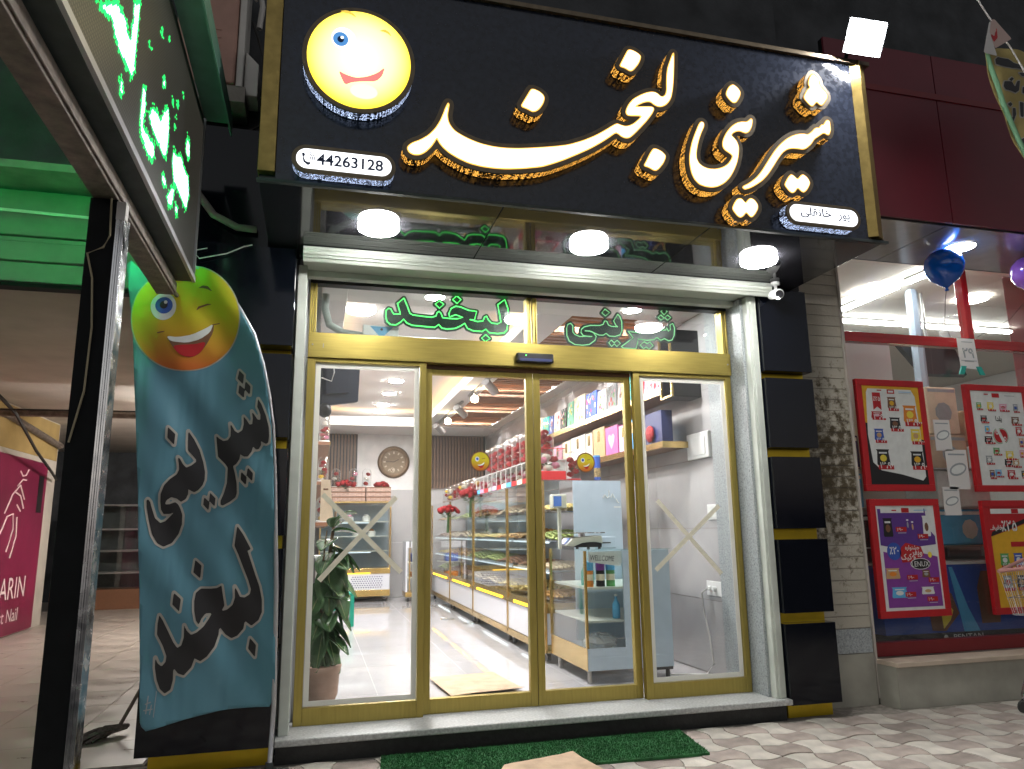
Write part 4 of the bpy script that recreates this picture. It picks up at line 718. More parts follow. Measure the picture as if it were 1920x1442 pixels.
def small_exterior():
    t = thing('security_camera', 'white bullet security camera under the sign beside the black pillar', 'camera', (3.50,-0.42,3.06))
    MB().lathe([(0.035,0.0),(0.035,-0.02),(0.012,-0.025),(0.012,-0.07)], (3.50,-0.42,3.065), 14).build('mount', 'white_plastic', t, smooth=True)
    MB().tube([(3.50,-0.36,2.985),(3.47,-0.50,2.945)], [0.036,0.040], 14).build('housing', 'white_plastic', t, smooth=True)
    MB().tube([(3.4695,-0.502,2.9445),(3.468,-0.508,2.943)], 0.030, 14).build('lens', 'black_plastic', t)
    MB().tube([(3.452,-0.505,2.908),(3.449,-0.512,2.906)], 0.008, 8).build('indicator_light', 'lamp_white', t)
    # flood lamp on the sign's top corner
    t = thing('flood_lamp', 'blazing white floodlight on the top corner of the sign', 'floodlight', (3.62,-1.4,4.40))
    # housing: a shallow box leaning out over the street
    nrm = Vector((-0.26,-0.88,-0.40)).normalized(); rt = Vector((1,0.12,0)); rt = (rt-rt.dot(nrm)*nrm).normalized(); up = nrm.cross(rt); c = Vector((3.635,-1.46,4.485))
    if up.z < 0: up = -up
    def P(a, b, d): return tuple(c+rt*a*0.88+up*b*0.88-nrm*d)
    mb = MB(); mb.hull8([P(-0.15,-0.13,0),P(0.15,-0.13,0),P(0.15,0.13,0),P(-0.15,0.13,0),P(-0.12,-0.10,0.06),P(0.12,-0.10,0.06),P(0.12,0.10,0.06),P(-0.12,0.10,0.06)]); mb.build('housing', 'black_paint', t)
    mb = MB(); mb.hull8([P(-0.135,-0.12,-0.012),P(0.135,-0.12,-0.012),P(0.135,0.12,-0.012),P(-0.135,0.12,-0.012),P(-0.14,-0.122,-0.001),P(0.14,-0.122,-0.001),P(0.14,0.122,-0.001),P(-0.14,0.122,-0.001)]); mb.build('lit_face', 'flood_white', t)
    MB().tube([P(0,0,0.06),(3.62,-1.30,4.48),(3.60,-1.27,4.39)], 0.014, 8).build('bracket', 'black_paint', t)
    # turf mat and cardboard on the pavement
    t = MB(); rnd = random.Random(3)
    o = MB().hull8([(0.50,-0.80,-0.1395),(2.46,-0.86,-0.1395),(2.53,-0.34,-0.1395),(0.55,-0.335,-0.1395),(0.50,-0.80,-0.124),(2.46,-0.86,-0.124),(2.53,-0.34,-0.124),(0.55,-0.335,-0.124)])
    t = thing('turf_mat', 'green artificial grass mat on the pavement below the doorstep', 'mat', (1.5,-0.6,-0.14))
    o.build('mat_base', 'turf', t)
    g = MB()
    for _ in range(26000):
        u = rnd.random(); w = rnd.random(); x0 = 0.50+0.05*w; x1 = 2.46+0.07*w; x = x0+(x1-x0)*u; y = -0.80-0.06*u+w*(0.46+0.06*u)
        a = rnd.random()*6.28; l = 0.007; h = rnd.uniform(0.006,0.014); bx, by = rnd.uniform(-0.006,0.006), rnd.uniform(-0.006,0.006)
        g.add([(x-l/3*math.cos(a),y-l/3*math.sin(a),-0.1245),(x+l/3*math.cos(a),y+l/3*math.sin(a),-0.1245),(x+bx,y+by,-0.1245+h)], [(0,1,2)])
    g.build('grass_blades', 'turf', t, kind='stuff')
    def sheet(name, lab, pts, z, nx=10):
        mb = MB(); a, b, c, d = [Vector((*p, z)) for p in pts]; V = []; r2 = random.Random(9)
        for i in range(nx+1):
            for j in range(nx+1):
                u, v = i/nx, j/nx; p = a*(1-u)*(1-v)+b*u*(1-v)+c*u*v+d*(1-u)*v
                p.z += 0.004+0.012*abs(math.sin(2.3*u+1.2*v))*(abs(u-0.5)+abs(v-0.5))+r2.uniform(0,0.0015); V.append(p)
        n = nx+1; fs = [(i*n+j,(i+1)*n+j,(i+1)*n+j+1,i*n+j+1) for i in range(nx) for j in range(nx)]
        mb.add(V, fs); mb.add([p-Vector((0,0,0.004)) for p in V], fs)
        o = mb.build(name, 'cardboard', None, smooth=False); return tag(o, lab, 'cardboard')
    sheet('cardboard_sheet', 'torn cardboard sheet lying on the green turf mat', [(1.02,-1.15),(1.72,-1.08),(1.665,-0.64),(1.20,-0.80)], -0.115)
    sheet('cardboard_sheet', 'flattened cardboard doormat on the white tiles inside the doors', [(1.13,0.52),(1.70,0.585),(1.64,1.33),(1.07,1.22)], 0.008)
small_exterior()
# ------------------------------------------------------------------ left: flag, post, LED board, passage
def flag():
    t = thing('feather_flag', 'teal feather flag with yellow winking face and black Persian lettering', 'flag', (-0.10,-0.56,-0.14))
    def cy_(x, z):
        s = (x+0.45); return -0.60+0.030*math.sin(5.2*s+1.1*z)+0.014*math.sin(11*s-2.6*z+0.7)+0.009*math.sin(15*s+9*z)+0.005*math.sin(24*s+16*z+1.0)+0.05*max(0,-0.5-s)*1.0
    def F(off): return lambda u, v, d=0.0: (u, cy_(u, v)-off, v)
    mb = MB(); patch(mb, [chaikin(OUT['banner_outline'],1)], F(0.0), 0, 0.022, 0, merge=False)
    c = mb.build('cloth', 'flag_teal', t, smooth=True); so = c.modifiers.new('solidify', 'SOLIDIFY'); so.thickness = 0.002; so.offset = 1.0
    L = OUT['banner_letters']
    mb = MB(); patch(mb, L, F(0.0055), 0.012, 0.008, 0, merge=False); mb.build('letter_outline', 'flag_outline', c, smooth=True)
    mb = MB(); patch(mb, L, F(0.0080), 0.0, 0.007, 0, merge=False); mb.build('lettering', 'p_black', c, smooth=True)
    e = ellipse((-0.677,2.475), 0.298, 0.322, 48)
    cut = []
    mb = MB(); patch(mb, [e], F(0.0045), 0.007, 0.016, 0, merge=False); mb.build('face_border', 'flag_outline', c, smooth=True)
    mb = MB(); patch(mb, [e], F(0.0065), 0.0, 0.016, 0, merge=False); mb.build('smiley_face', 'smiley_print', c, smooth=True)
    k = 0.0090
    for nm, pol, off, ce, mn in (('mouth',chaikin(OUT['b_mouth']),k,0.008,'p_brown'),('teeth',chaikin(OUT['b_teeth']),k+0.0015,0.007,'p_white'),('tongue',chaikin(OUT['b_tongue']),k+0.0015,0.008,'p_red'),('eye_white',ellipse((-0.808,2.538), 0.070, 0.085),k,0.009,'p_white'),('iris',ellipse((-0.806,2.545), 0.048, 0.052),k+0.0015,0.008,'p_blue'),('pupil',ellipse((-0.808,2.548), 0.022, 0.024),k+0.003,0.006,'p_black'),('eye_glint',ellipse((-0.798,2.565), 0.010, 0.011),k+0.0045,0.004,'p_white'),('eyebrow',OUT['b_brow'],k,0.005,'p_brown'),('winking_eye',OUT['b_wink'],k,0.004,'p_brown'),('cheek_line',[(-0.83,2.37),(-0.79,2.38),(-0.79,2.386),(-0.83,2.376)],k,0.003,'p_brown'),('cheek_line',[(-0.53,2.44),(-0.49,2.45),(-0.49,2.456),(-0.53,2.446)],k,0.003,'p_brown')):
        mb = MB(); patch(mb, [pol], F(off), 0, ce, 0, False); mb.build(nm, mn, c, smooth=True)
    mb = MB()
    for q in ([(-0.725,0.27),(-0.72,0.36),(-0.715,0.36),(-0.718,0.27)],[(-0.735,0.285),(-0.69,0.29),(-0.69,0.296),(-0.735,0.291)],[(-0.705,0.265),(-0.70,0.315),(-0.695,0.315),(-0.70,0.265)],[(-0.73,0.315),(-0.70,0.325),(-0.70,0.331),(-0.73,0.321)],[(-0.685,0.25),(-0.682,0.38),(-0.678,0.38),(-0.681,0.25)]): patch(mb, [q], F(0.006), 0, 0.003, 0, False)
    mb.build('printer_mark', 'p_grey', c)
    pts = [(-0.085,-0.575,-0.14),(-0.075,-0.575,0.25),(-0.092,-0.58,0.9),(-0.125,-0.585,1.51),(-0.152,-0.585,1.83),(-0.185,-0.59,2.03),(-0.23,-0.59,2.22),(-0.29,-0.59,2.40),(-0.375,-0.59,2.545),(-0.46,-0.59,2.675),(-0.557,-0.59,2.762),(-0.66,-0.59,2.80)]
    MB().tube(pts, [0.013,0.013,0.013]+[0.010]*9, 8).build('pole', 'led_frame', t, smooth=True)
    MB().lathe([(0.16,0.0),(0.16,0.025),(0.03,0.035),(0.02,0.10)], (-0.085,-0.575,-0.1395), 20).build('base', 'steel_dark', t)
mat('pennant_pink', (0.60,0.44,0.40), 0.8)
mat('flag_outline', (0.42,0.40,0.36), 0.75)
flag()
def led_post():
    t = thing('steel_post', 'black square steel post with chrome edge carrying the LED board beam', 'post', (-0.76,-2.03,-0.15))
    MB().box(-0.815,-0.712,-2.08,-1.99,-0.15,2.545).build('shaft', 'black_paint', t, bevel=0.003)
    mb = MB()
    for k in range(4): mb.box(-0.711+0.008*k,-0.704+0.008*k,-2.092-0.002*(k % 2),-2.0,-0.15,2.48)
    mb.build('chrome_edge', 'chrome', t, bevel=0.001)
    MB().box(-0.712,-0.678,-2.095,-2.05,2.455,2.53).build('sticker', 'cloth_white', t)
    b = thing('overhead_beam', 'rusty brown steel beam running from the post towards the wall', 'beam', (-0.76,-2.0,2.55))
    MB().box(-0.809,-0.716,-3.6,-0.80,2.547,2.625).box(-0.716,-0.705,-3.6,-0.80,2.56,2.62).build('box_section', 'steel_brown', b, bevel=0.003)
    MB().tube([(-0.74,-0.81,2.60),(-0.74,-0.37,2.62)], 0.012, 8).build('tie_rod', 'steel_brown', b)
    l = thing('led_board', 'long LED display board with blurred green scrolling letters over the passage', 'display', (-0.70,-2.0,2.63))
    MB().box(-0.80,-0.625,-3.7,-0.80,2.632,3.66).build('casing', 'steel_dark', l, bevel=0.004)
    MB().quad((-0.623,-3.7,2.665),(-0.623,-0.82,2.665),(-0.623,-0.82,3.60),(-0.623,-3.7,3.60)).build('display_face', 'led_board', l)
    MB().box(-0.624,-0.608,-3.7,-0.80,2.630,2.660).box(-0.624,-0.612,-0.814,-0.80,2.660,3.66).build('edge_strip', 'led_frame', l)
    r5 = random.Random(21); pit = 0.0125
    for p in OUT['led']:
        q = np.array(p); mb = MB(); x0, z0 = q.min(0)-0.03; x1, z1 = q.max(0)+0.03
        for i in range(int(x0/pit)-1, int(x1/pit)+2):
            for j in range(int(z0/pit)-1, int(z1/pit)+2):
                u, v = i*pit, j*pit; d = 9.0; ins = False
                for (ax, az), (bx, bz) in zip(p, p[1:]+p[:1]):
                    ex, ez = bx-ax, bz-az; t_ = max(0,min(1,((u-ax)*ex+(v-az)*ez)/(ex*ex+ez*ez+1e-9))); d = min(d, math.hypot(u-ax-t_*ex, v-az-t_*ez))
                    if (az > v) != (bz > v) and u < (bx-ax)*(v-az)/(bz-az)+ax: ins = not ins
                d = d if ins else -d
                if d > 0.006 or (d > -0.014 and r5.random() < 0.45+d*25):
                    h = 0.0056; mb.add([(-0.6212,u-h,v-h*0.8),(-0.6212,u+h,v-h*0.8),(-0.6212,u+h,v+h*0.8),(-0.6212,u-h,v+h*0.8)], [(0,1,2,3)], 0 if d > 0.018 else 1)
        if mb.f: mb.build('lit_letter', ['led_core','led_edge'], l, kind='stuff')
    for p in OUT['led']:
        if max(q[0] for q in p)-min(q[0] for q in p) > 0.08: mb = MB(); patch(mb, [[(-3.3-u*0.9, v) for u, v in p]], lambda u, v, d=0.0: (-0.802, u, v), 0.03, 0.02, 0); mb.build('lit_letter', 'led_text_back', l)
    MB().hull8([(-0.62,-3.7,3.661),(-0.47,-3.7,3.66),(-0.47,-0.78,3.66),(-0.62,-0.78,3.661),(-0.62,-3.7,3.70),(-0.465,-3.7,3.70),(-0.465,-0.78,3.70),(-0.62,-0.78,3.70)]).box(-0.475,-0.465,-3.7,-0.78,3.58,3.66).build('hood', 'hood_green', l)
    c = MB().tube([(-0.735,-2.09,2.545),(-0.725,-2.10,2.38),(-0.745,-2.10,2.33),(-0.80,-2.10,2.30),(-0.775,-2.095,2.20),(-0.76,-2.092,2.0),(-0.765,-2.09,1.75),(-0.80,-2.09,1.55)], 0.004, 6); tag(c.build('hanging_wire', 'straw', None), 'thin wire tied round the black post and hanging down it', 'wire')
mat('hood_green', (0.10,0.22,0.17), 0.35, var=0.15)
led_post()
def passage():
    t = thing('passage_building', 'dim beige passage with low ceiling beside the pastry shop', 'building', (-3,5,-0.14))
    MB().box(-6.2,-0.83,0.0,13.2,2.98,3.15).build('ceiling', 'plaster_beige', t)
    MB().box(-0.84,-0.063,0.43,13.2,-0.2,3.1).build('side_wall', 'plaster_beige', t)
    MB().box(-6.3,-3.94,0.3,8.2,-0.15,2.98).build('side_wall', 'plaster_beige', t)
    MB().box(-6.3,-0.83,12.6,12.9,-0.15,2.98).build('back_wall', 'concrete_dark', t)
    MB().box(-3.939,-3.93,3.0,8.15,2.38,2.96).build('ochre_band', 'plaster_ochre', t)
    MB().box(-9.0,-0.86,0.05,0.42,3.16,7.2).build('upper_wall', 'concrete_dark', t)
    s = thing('shutter_housing', 'green-lit slatted shutter housing over the passage mouth', 'shutter', (-3,0,2.8))
    hs = [(2.80,2.93),(2.935,3.06),(3.065,3.10),(3.105,3.25),(3.255,3.42)]
    for i, (z0, z1) in enumerate(hs): MB().box(-6,-0.86,-0.06-0.02*(i % 2),0.04,z0,z1).build('slat', 'shutter_cream', s, bevel=0.006)
    MB().box(-6,-0.86,-0.05,0.045,2.77,2.795).build('bottom_rail', 'black_paint', s)
    MB().box(-6,-0.86,-0.35,0.04,3.44,3.49).build('top_ledge', 'concrete', s)
    # poster on the passage wall
    p = thing('wall_poster', 'magenta nail salon poster with line-drawn hand on the passage wall', 'poster', (-3.92,6.6,0))
    MB().box(-3.938,-3.915,3.4,7.75,-0.12,2.30).build('sheet', 'poster_magenta', p)
    mb = MB(); w = 0.012
    def arc(pts): mb.tube([(-3.912,y-0.25,z*0.85+0.62) for y, z in pts], w, 5)
    arc([(6.9,1.75),(7.0,1.68),(7.12,1.70),(7.2,1.80)]); arc([(6.85,1.5),(7.02,1.62),(7.15,1.62)]); arc([(6.5,1.05),(6.7,1.35),(6.95,1.52),(7.15,1.30)]); arc([(6.8,1.4),(7.0,1.35),(7.15,1.15)]); arc([(6.9,1.2),(7.05,1.1)]); arc([(6.4,0.7),(6.6,1.0),(6.8,1.05),(6.86,0.8),(6.7,0.45)]); arc([(6.95,1.0),(7.0,0.7),(6.85,0.35)])
    mb.build('line_drawing', 'poster_line', p)
    mb = MB(); tx = lambda y, z: (lambda u, v: (-3.911, y+u, z+v))
    mb.text('ARIN', tx(6.38,0.36), 0.42, 0, 'LEFT', 0.98); mb.build('lettering', 'poster_line', p); mb = MB(); mb.text('st Nail', tx(6.46,0.05), 0.25, 0, 'LEFT', 1.05); mb.build('lettering', 'poster_line', p)
    MB().box(-3.914,-3.91,7.42,7.62,1.55,2.10).build('pencil_print', 'p_black', p)
    # pipes and cables under the ceiling
    for pts, r_, lab in (([(-6,5.4,2.75),(-1.0,5.4,2.76)],0.05,'straight brown pipe crossing under the passage ceiling'),([(-4.3,3.2,2.92),(-3.9,6.0,2.80),(-3.88,8.1,2.62)],0.05,'dark pipe sloping along the passage wall top')):
        tag(MB().tube(pts, r_, 8).build('ceiling_pipe', 'steel_brown', None), lab, 'pipe')
    tag(MB().tube([(-3.6,4.4,2.95),(-3.55,5.2,2.72),(-3.6,6.2,2.35),(-3.75,7.4,2.15),(-3.86,8.0,2.08)], 0.022, 6).build('sagging_cable', 'wire_black', None), 'thick black cable sagging from the passage ceiling to the poster', 'cable')
    tag(MB().tube([(-6,4.6,2.78),(-3.5,4.8,2.70),(-1.0,4.9,2.74)], 0.010, 5).build('sagging_cable', 'wire_black', None), 'thin black cable strung across the passage below the pipe', 'cable')
    tag(MB().tube([(-6,-0.12,3.48),(-3.2,-0.2,3.30),(-1.9,-0.2,3.22),(-0.9,-0.15,3.22)], 0.010, 5).build('facade_wire', 'wire_white', None), 'pale wire slung along the front of the green-lit housing', 'wire')
    # added tube lamp, mostly hidden by the flag, to brighten the passage
    l = thing('added_tube_lamp', 'added fluorescent tube fitting hung on rods to brighten the passage', 'lamp', (-1.35,6.2,2.7))
    MB().box(-1.9,-0.92,6.14,6.26,2.68,2.73).build('fitting', 'steel_brown', l); MB().tube([(-1.86,6.2,2.655),(-0.95,6.2,2.655)], 0.018, 8).build('tube', 'passage_fill_tube', l)
    MB().tube([(-1.7,6.2,2.73),(-1.7,6.2,2.98)], 0.008, 5).tube([(-1.1,6.2,2.73),(-1.1,6.2,2.98)], 0.008, 5).build('rod', 'steel_brown', l)
    # glass cabinet at the far end
    c = thing('dark_cabinet', 'dark glass cabinet standing at the far end of the passage', 'cabinet', (-3.6,10.6,-0.14))
    MB().box(-4.5,-2.3,10.4,11.0,-0.14,0.22).build('base', 'p_brown', c); MB().box(-4.5,-4.4,10.4,11.0,0.22,1.8).box(-2.4,-2.3,10.4,11.0,0.22,1.8).box(-4.5,-2.3,10.95,11.0,0.22,1.8).build('carcass', 'steel_dark', c)
    for z in (0.5,0.9,1.3,1.75): MB().box(-4.4,-2.4,10.42,10.94,z,z+0.03).build('shelf', 'metal_grey', c)
    MB().box(-4.4,-2.4,10.401,10.409,0.23,1.78).build('pane', 'market_glass', c)
    # mop
    m = thing('floor_mop', 'grey rag mop leaning towards the flag on the passage tiles', 'mop', (-1.2,0.7,-0.14))
    mb = MB(); r2 = random.Random(4)
    for k in range(46):
        a = r2.uniform(-0.25,0.25); x0, y0 = -1.12+r2.uniform(-0.04,0.04), 0.78+r2.uniform(-0.04,0.04); dx = -r2.uniform(0.12,0.30); dy = dx*(0.9+a)+r2.uniform(-0.05,0.05)
        mb.tube([(x0,y0,-0.09),(x0+dx*0.4,y0+dy*0.45,-0.075-r2.uniform(0,0.03)),(x0+dx,y0+dy,-0.130)], 0.011, 4)
    mb.build('mop_head', 'mop_grey', m, kind='stuff'); MB().tube([(-1.14,0.75,-0.09),(-0.94,0.93,0.35),(-0.86,0.42,1.25)][:2]+[(-0.86,1.0,0.55)], 0.013, 8).build('handle', 'steel_brown', m)
glow('passage_fill_tube', (1.0,0.94,0.87), 850); mat('poster_line', (0.75,0.62,0.62), 0.5)  # passage tube: glow of the added lamp that brightens the passage
passage()
def aircon():
    t = thing('air_conditioner', 'boxy air conditioner unit on the wall left of the sign', 'air conditioner', (-0.62,-0.3,4.1))
    MB().box(-0.90,-0.52,-0.42,-0.105,4.16,5.05).build('casing', 'ac_lit_brown', t, bevel=0.015)
    for z in (4.42,4.48,4.54): MB().box(-0.82,-0.62,-0.425,-0.419,z,z+0.015).build('rib', 'ac_lit_brown', t)
    MB().box(-0.515,-0.47,-0.40,-0.12,4.14,5.05).build('side_cover', 'ac_white', t, bevel=0.008)
    MB().hull8([(-0.465,-0.36,4.12),(-0.375,-0.36,4.12),(-0.375,-0.16,4.12),(-0.465,-0.16,4.12),(-0.465,-0.36,4.45),(-0.375,-0.36,4.36),(-0.375,-0.16,4.36),(-0.465,-0.16,4.45)]).build('valve_cover', 'ac_white', t, bevel=0.006)
    MB().tube([(-0.44,-0.26,4.75),(-0.40,-0.28,4.62),(-0.36,-0.27,4.48),(-0.33,-0.25,4.2),(-0.36,-0.2,4.0),(-0.5,-0.16,3.92)], 0.012, 6).build('cable', 'wire_black', t)
    MB().tube([(-0.44,-0.24,4.95),(-0.40,-0.24,4.98),(-0.385,-0.24,4.90),(-0.40,-0.24,4.72)], 0.02, 8).build('pipe', 'ac_white', t)
    MB().box(-0.92,-0.45,-0.40,-0.11,4.04,4.155).build('bracket', 'concrete', t)
    tag(MB().tube([(-0.84,-0.34,3.42),(-0.72,-0.36,3.40),(-0.60,-0.36,3.24),(-0.45,-0.35,3.17),(-0.33,-0.34,3.17)], 0.025, 8).build('grey_conduit', 'concrete', None, smooth=True), 'grey flexible conduit curving along the dark wall below the air conditioner', 'conduit')
    tag(MB().tube([(-0.62,-0.38,3.0),(-0.70,-0.40,2.97),(-0.66,-0.40,2.92),(-0.50,-0.39,2.97),(-0.40,-0.38,3.03),(-0.35,-0.37,3.05)], 0.004, 5).build('loose_wire', 'wire_white', None), 'loose white wire loop hanging on the dark pillar top', 'wire')
aircon()

# ------------------------------------------------------------------ right: the market next door
def market():
    t = thing('market_building', 'red-framed market next door with maroon fascia and grey soffit', 'building', (6,0,-0.14))
    MB().box(3.80,12,-0.84,-0.80,3.505,4.95).build('fascia_backing', 'black_paint', t)
    for x0, x1 in ((3.80,4.815),(4.825,6.2),(6.21,7.6),(7.61,9)): MB().box(x0,x1,-0.86,-0.841,3.50,4.95).build('fascia_panel', 'maroon_panel', t)
    MB().box(3.80,12,-0.87,-0.80,4.55,4.60).build('fascia_rail', 'red_dark', t)
    for x0, x1 in ((3.80,4.812),(4.824,6.30),(6.31,8)): MB().box(x0,x1,-0.80,-0.03,3.50,3.53).build('soffit_panel', 'soffit_grey', t)
    MB().box(3.86,14,-0.02,0.06,3.531,9).build('upper_wall', 'concrete_dark', t)
    # slatted stone wall between the shops
    w = MB().box(3.86,4.37,-0.035,0.06,-0.15,3.49).build('stone_wall', 'mortar', t)
    z = 0.42; k = 0; hh = 0.0905
    sm = MB().box(-0.245,0.245,-0.009,0.0,-0.0425,0.0425).mesh('stone_course', 'stained_stone')
    while z < 3.45:
        o = inst(sm, 'stone_course', w); o.location = Vector((4.118,-0.035+random.uniform(-0.002,0.001),z+0.045))-Vector((6,0,-0.14)); k += 1; z += hh
    MB().box(3.87,4.36,-0.05,-0.036,0.235,0.415).build('grey_course', 'granite_grey', w); MB().box(3.87,4.36,-0.055,-0.036,-0.15,0.23).build('base_slab', 'plinth_stone', w)
    MB().box(4.366,4.385,-0.06,-0.03,-0.1,3.49).build('edge_strip', 'plaster_beige', w)
    # plinth bench
    MB().box(4.40,12,-0.235,0.1,-0.15,0.150).build('plinth', 'plinth_stone', t); MB().hull8([(4.372,-0.06,-0.15),(4.40,-0.235,-0.15),(4.402,-0.235,-0.15),(4.402,-0.06,-0.15),(4.372,-0.06,0.150),(4.40,-0.235,0.150),(4.402,-0.235,0.150),(4.402,-0.06,0.150)]).build('plinth_end', 'plinth_stone', t)
    MB().hull8([(4.375,-0.05,0.151),(4.385,-0.265,0.151),(12,-0.265,0.151),(12,0.05,0.151),(4.375,-0.05,0.185),(4.385,-0.265,0.185),(12,-0.265,0.185),(12,0.05,0.185)]).build('bench_slab', 'travertine', t, bevel=0.004)
    # red frames and glass
    g = thing('market_window', 'tall market shop window in glossy red frames', 'window', (6,0.03,0.19))
    MB().box(4.39,9,0.0,0.07,0.186,0.29).build('bottom_rail', 'red_dark', g, bevel=0.003)
    for z0, z1, y0 in ((2.755,2.80,-0.012),(2.801,2.845,0.0)): MB().box(4.39,9,y0,0.07,z0,z1).build('mid_rail', 'red_paint', g, bevel=0.004)
    MB().box(5.74,5.775,-0.012,0.07,2.846,3.50).box(5.776,5.82,0.0,0.07,2.846,3.50).build('mullion', 'red_paint', g, bevel=0.004)
    MB().box(4.39,5.735,0.03,0.038,2.846,3.50).build('pane', 'market_glass', g); MB().box(5.825,9,0.03,0.038,2.846,3.50).build('pane', 'market_glass', g)
    MB().box(4.39,5.345,0.03,0.038,0.29,2.754).build('pane', 'market_glass', g); MB().box(5.352,9,0.03,0.038,0.29,2.754).build('pane', 'market_glass', g)
    MB().box(6.28,7.4,0.0395,0.042,0.30,2.75).box(6.28,7.4,0.0395,0.042,2.85,3.49).build('red_film', 'red_film', g)
    # inside
    MB().box(4.39,11,0.12,7,0.10,0.16).build('inner_floor', 'market_floor', t); MB().box(4.40,4.50,0.09,7,0.161,3.64).build('inner_wall', 'market_wall', t); MB().box(4.39,11,7,7.1,0.1,3.64).build('inner_wall', 'market_wall', t); MB().box(11,11.1,0.1,7,0.1,3.64).build('inner_wall', 'market_wall', t)
    cm = MB().box(-0.597,0.597,-0.597,0.597,0,0.02).mesh('ceiling_panel', 'market_ceiling')
    MB().box(4.39,11,0.061,7,3.69,3.75).build('ceiling_backing', 'p_grey', t)
    for i in range(6):
        for j in range(6): inst(cm, 'ceiling_panel', t, Vector((4.99+1.2*i,0.68+1.2*j,3.65))-t.location)
    def tube(x0, y0, x1, y1, lab):
        l = thing('strip_light', lab, 'lamp', ((x0+x1)/2,(y0+y1)/2,3.6), 0, 'strip lights on the market ceiling')
        d = Vector((x1-x0,y1-y0,0)); n = Vector((-d.y,d.x,0)).normalized()*0.03; a = Vector((x0,y0,3.59)); b = Vector((x1,y1,3.59))
        MB().hull8([a-n,b-n,b+n,a+n]+[p+Vector((0,0,0.03)) for p in (a-n,b-n,b+n,a+n)]).build('diffuser', 'market_tube', l); MB().hull8([p+Vector((0,0,0.031)) for p in (a-n,b-n,b+n,a+n)]+[p+Vector((0,0,0.058)) for p in (a-n,b-n,b+n,a+n)]).build('fitting', 'white_plastic', l)
    tube(5.80,0.80,5.80,1.62,'market strip light running away from the window, farther one'); tube(5.80,0.34,5.80,0.68,'market strip light running away from the window, nearer one')
    tube(6.05,2.02,6.92,2.02,'market strip light parallel to the window beside the grey column'); tube(7.0,2.02,8.0,2.02,'market strip light parallel to the window behind the red mullion'); tube(8.1,2.02,8.62,2.02,'market strip light parallel to the window behind the red film')
    for x, y, lab in ((5.70,1.10,'round white ceiling lamp crossed by the market strip light'),(7.02,1.06,'round white ceiling lamp behind the market\'s red mullion')):
        l = tag(MB().lathe([(0.02,-0.03),(0.16,-0.025),(0.17,-0.001)], (x,y,3.648), 24).build('ceiling_lamp', 'market_lamp', None), lab, 'lamp')
    l = thing('soffit_lamp', 'round white lamp in the grey market soffit beside the blue balloon', 'lamp', (5.28,-0.47,3.5))
    MB().lathe([(0.02,-0.012),(0.115,-0.010),(0.12,-0.001)], (5.28,-0.47,3.499), 26).build('diffuser', 'market_lamp', l); MB().lathe([(0.122,-0.008),(0.135,-0.001)], (5.28,-0.47,3.4985), 26).build('rim', 'white_plastic', l)
    tag(MB().box(6.02,6.14,0.86,0.98,0.16,3.645).build('round_column', 'market_column', None, bevel=0.06), 'pale blue-white column inside the market window', 'column')
    c = thing('wall_screen', 'black hanging screen tilted inside the market window', 'screen', (5.9,1.0,2.9))
    MB().hull8([(6.20,1.0,2.75),(6.75,1.0,2.76),(6.75,1.05,2.74),(6.20,1.05,2.73),(5.90,1.0,3.08),(6.62,1.0,3.08),(6.62,1.05,3.06),(5.90,1.05,3.06)]).build('panel', 'black_plastic', c); MB().tube([(6.3,1.02,3.07),(6.3,1.02,3.64)], 0.015, 6).build('hanger', 'metal_grey', c)
    MB().box(4.78,5.34,0.50,0.53,1.0,2.95).build('partition', 'market_wall', t)
    # cartons and goods stacked inside
    goods = [(5.70,6.05,0.5,0.9,2.05,2.50,'cardboard_light','tall pale carton atop the goods stack behind the market glass'),(5.62,6.05,0.45,0.95,1.72,2.03,'cardboard','brown carton with printed flower below the tall pale carton'),(6.10,6.55,0.5,0.9,1.98,2.28,'cardboard','brown printed carton beside the tall pale carton'),(5.65,6.25,0.45,0.9,1.36,1.70,'p_white','white sack of goods between the two upper posters'),(5.55,6.3,0.42,0.95,1.02,1.34,'p_sky','sky blue pack of goods between the upper posters'),(4.55,4.80,0.4,0.9,1.70,2.00,'p_navy','dark blue packet on the shelf beside the ribbon poster'),(4.55,4.80,0.4,0.9,1.36,1.66,'p_sky','turquoise packet on the shelf beside the ribbon poster'),(4.52,5.5,0.42,1.0,0.90,1.30,'black_plastic','black goods crate behind the purple poster top'),(5.62,6.6,0.96,1.4,0.16,1.0,'p_grey','grey goods rack low behind the freezer')]
    for x0, x1, y0, y1, z0, z1, m_, lab in goods:
        nm = 'carton' if 'cardboard' in m_ else 'goods_pack'; g2 = thing(nm, lab, nm.replace('_',' '), ((x0+x1)/2,(y0+y1)/2,z0))
        MB().box(x0,x1,y0,y1,z0,z1).build('body', m_, g2, bevel=0.012); mb = MB(); mb.box(x0+0.02,x1-0.02,y0-0.003,y0-0.001,z1-0.05,z1-0.02)
        mb.disc(((x0+x1)/2,(z0+z1)/2-0.02), min(x1-x0,z1-z0)*0.28, lambda u, v: (u,y0-0.003,v), 9); mb.build('print', 'p_grey' if 'cardboard' in m_ else 'p_white', g2)
    sh = thing('goods_shelf', 'grey metal shelf carrying cartons inside the market window', 'shelf', (5.5,0.7,0.16))
    for z in (0.88,1.005,1.345,1.705): MB().box(4.5,6.7,0.40,1.05,z,z+0.012).build('board', 'metal_grey', sh)
    for x in (4.52,6.68): MB().box(x-0.02,x+0.02,0.98,1.04,0.16,2.2).build('upright', 'metal_grey', sh)
    fr = thing('chest_freezer', 'blue ice cream freezer with bar picture behind the market glass', 'freezer', (5.6,0.3,0.19))
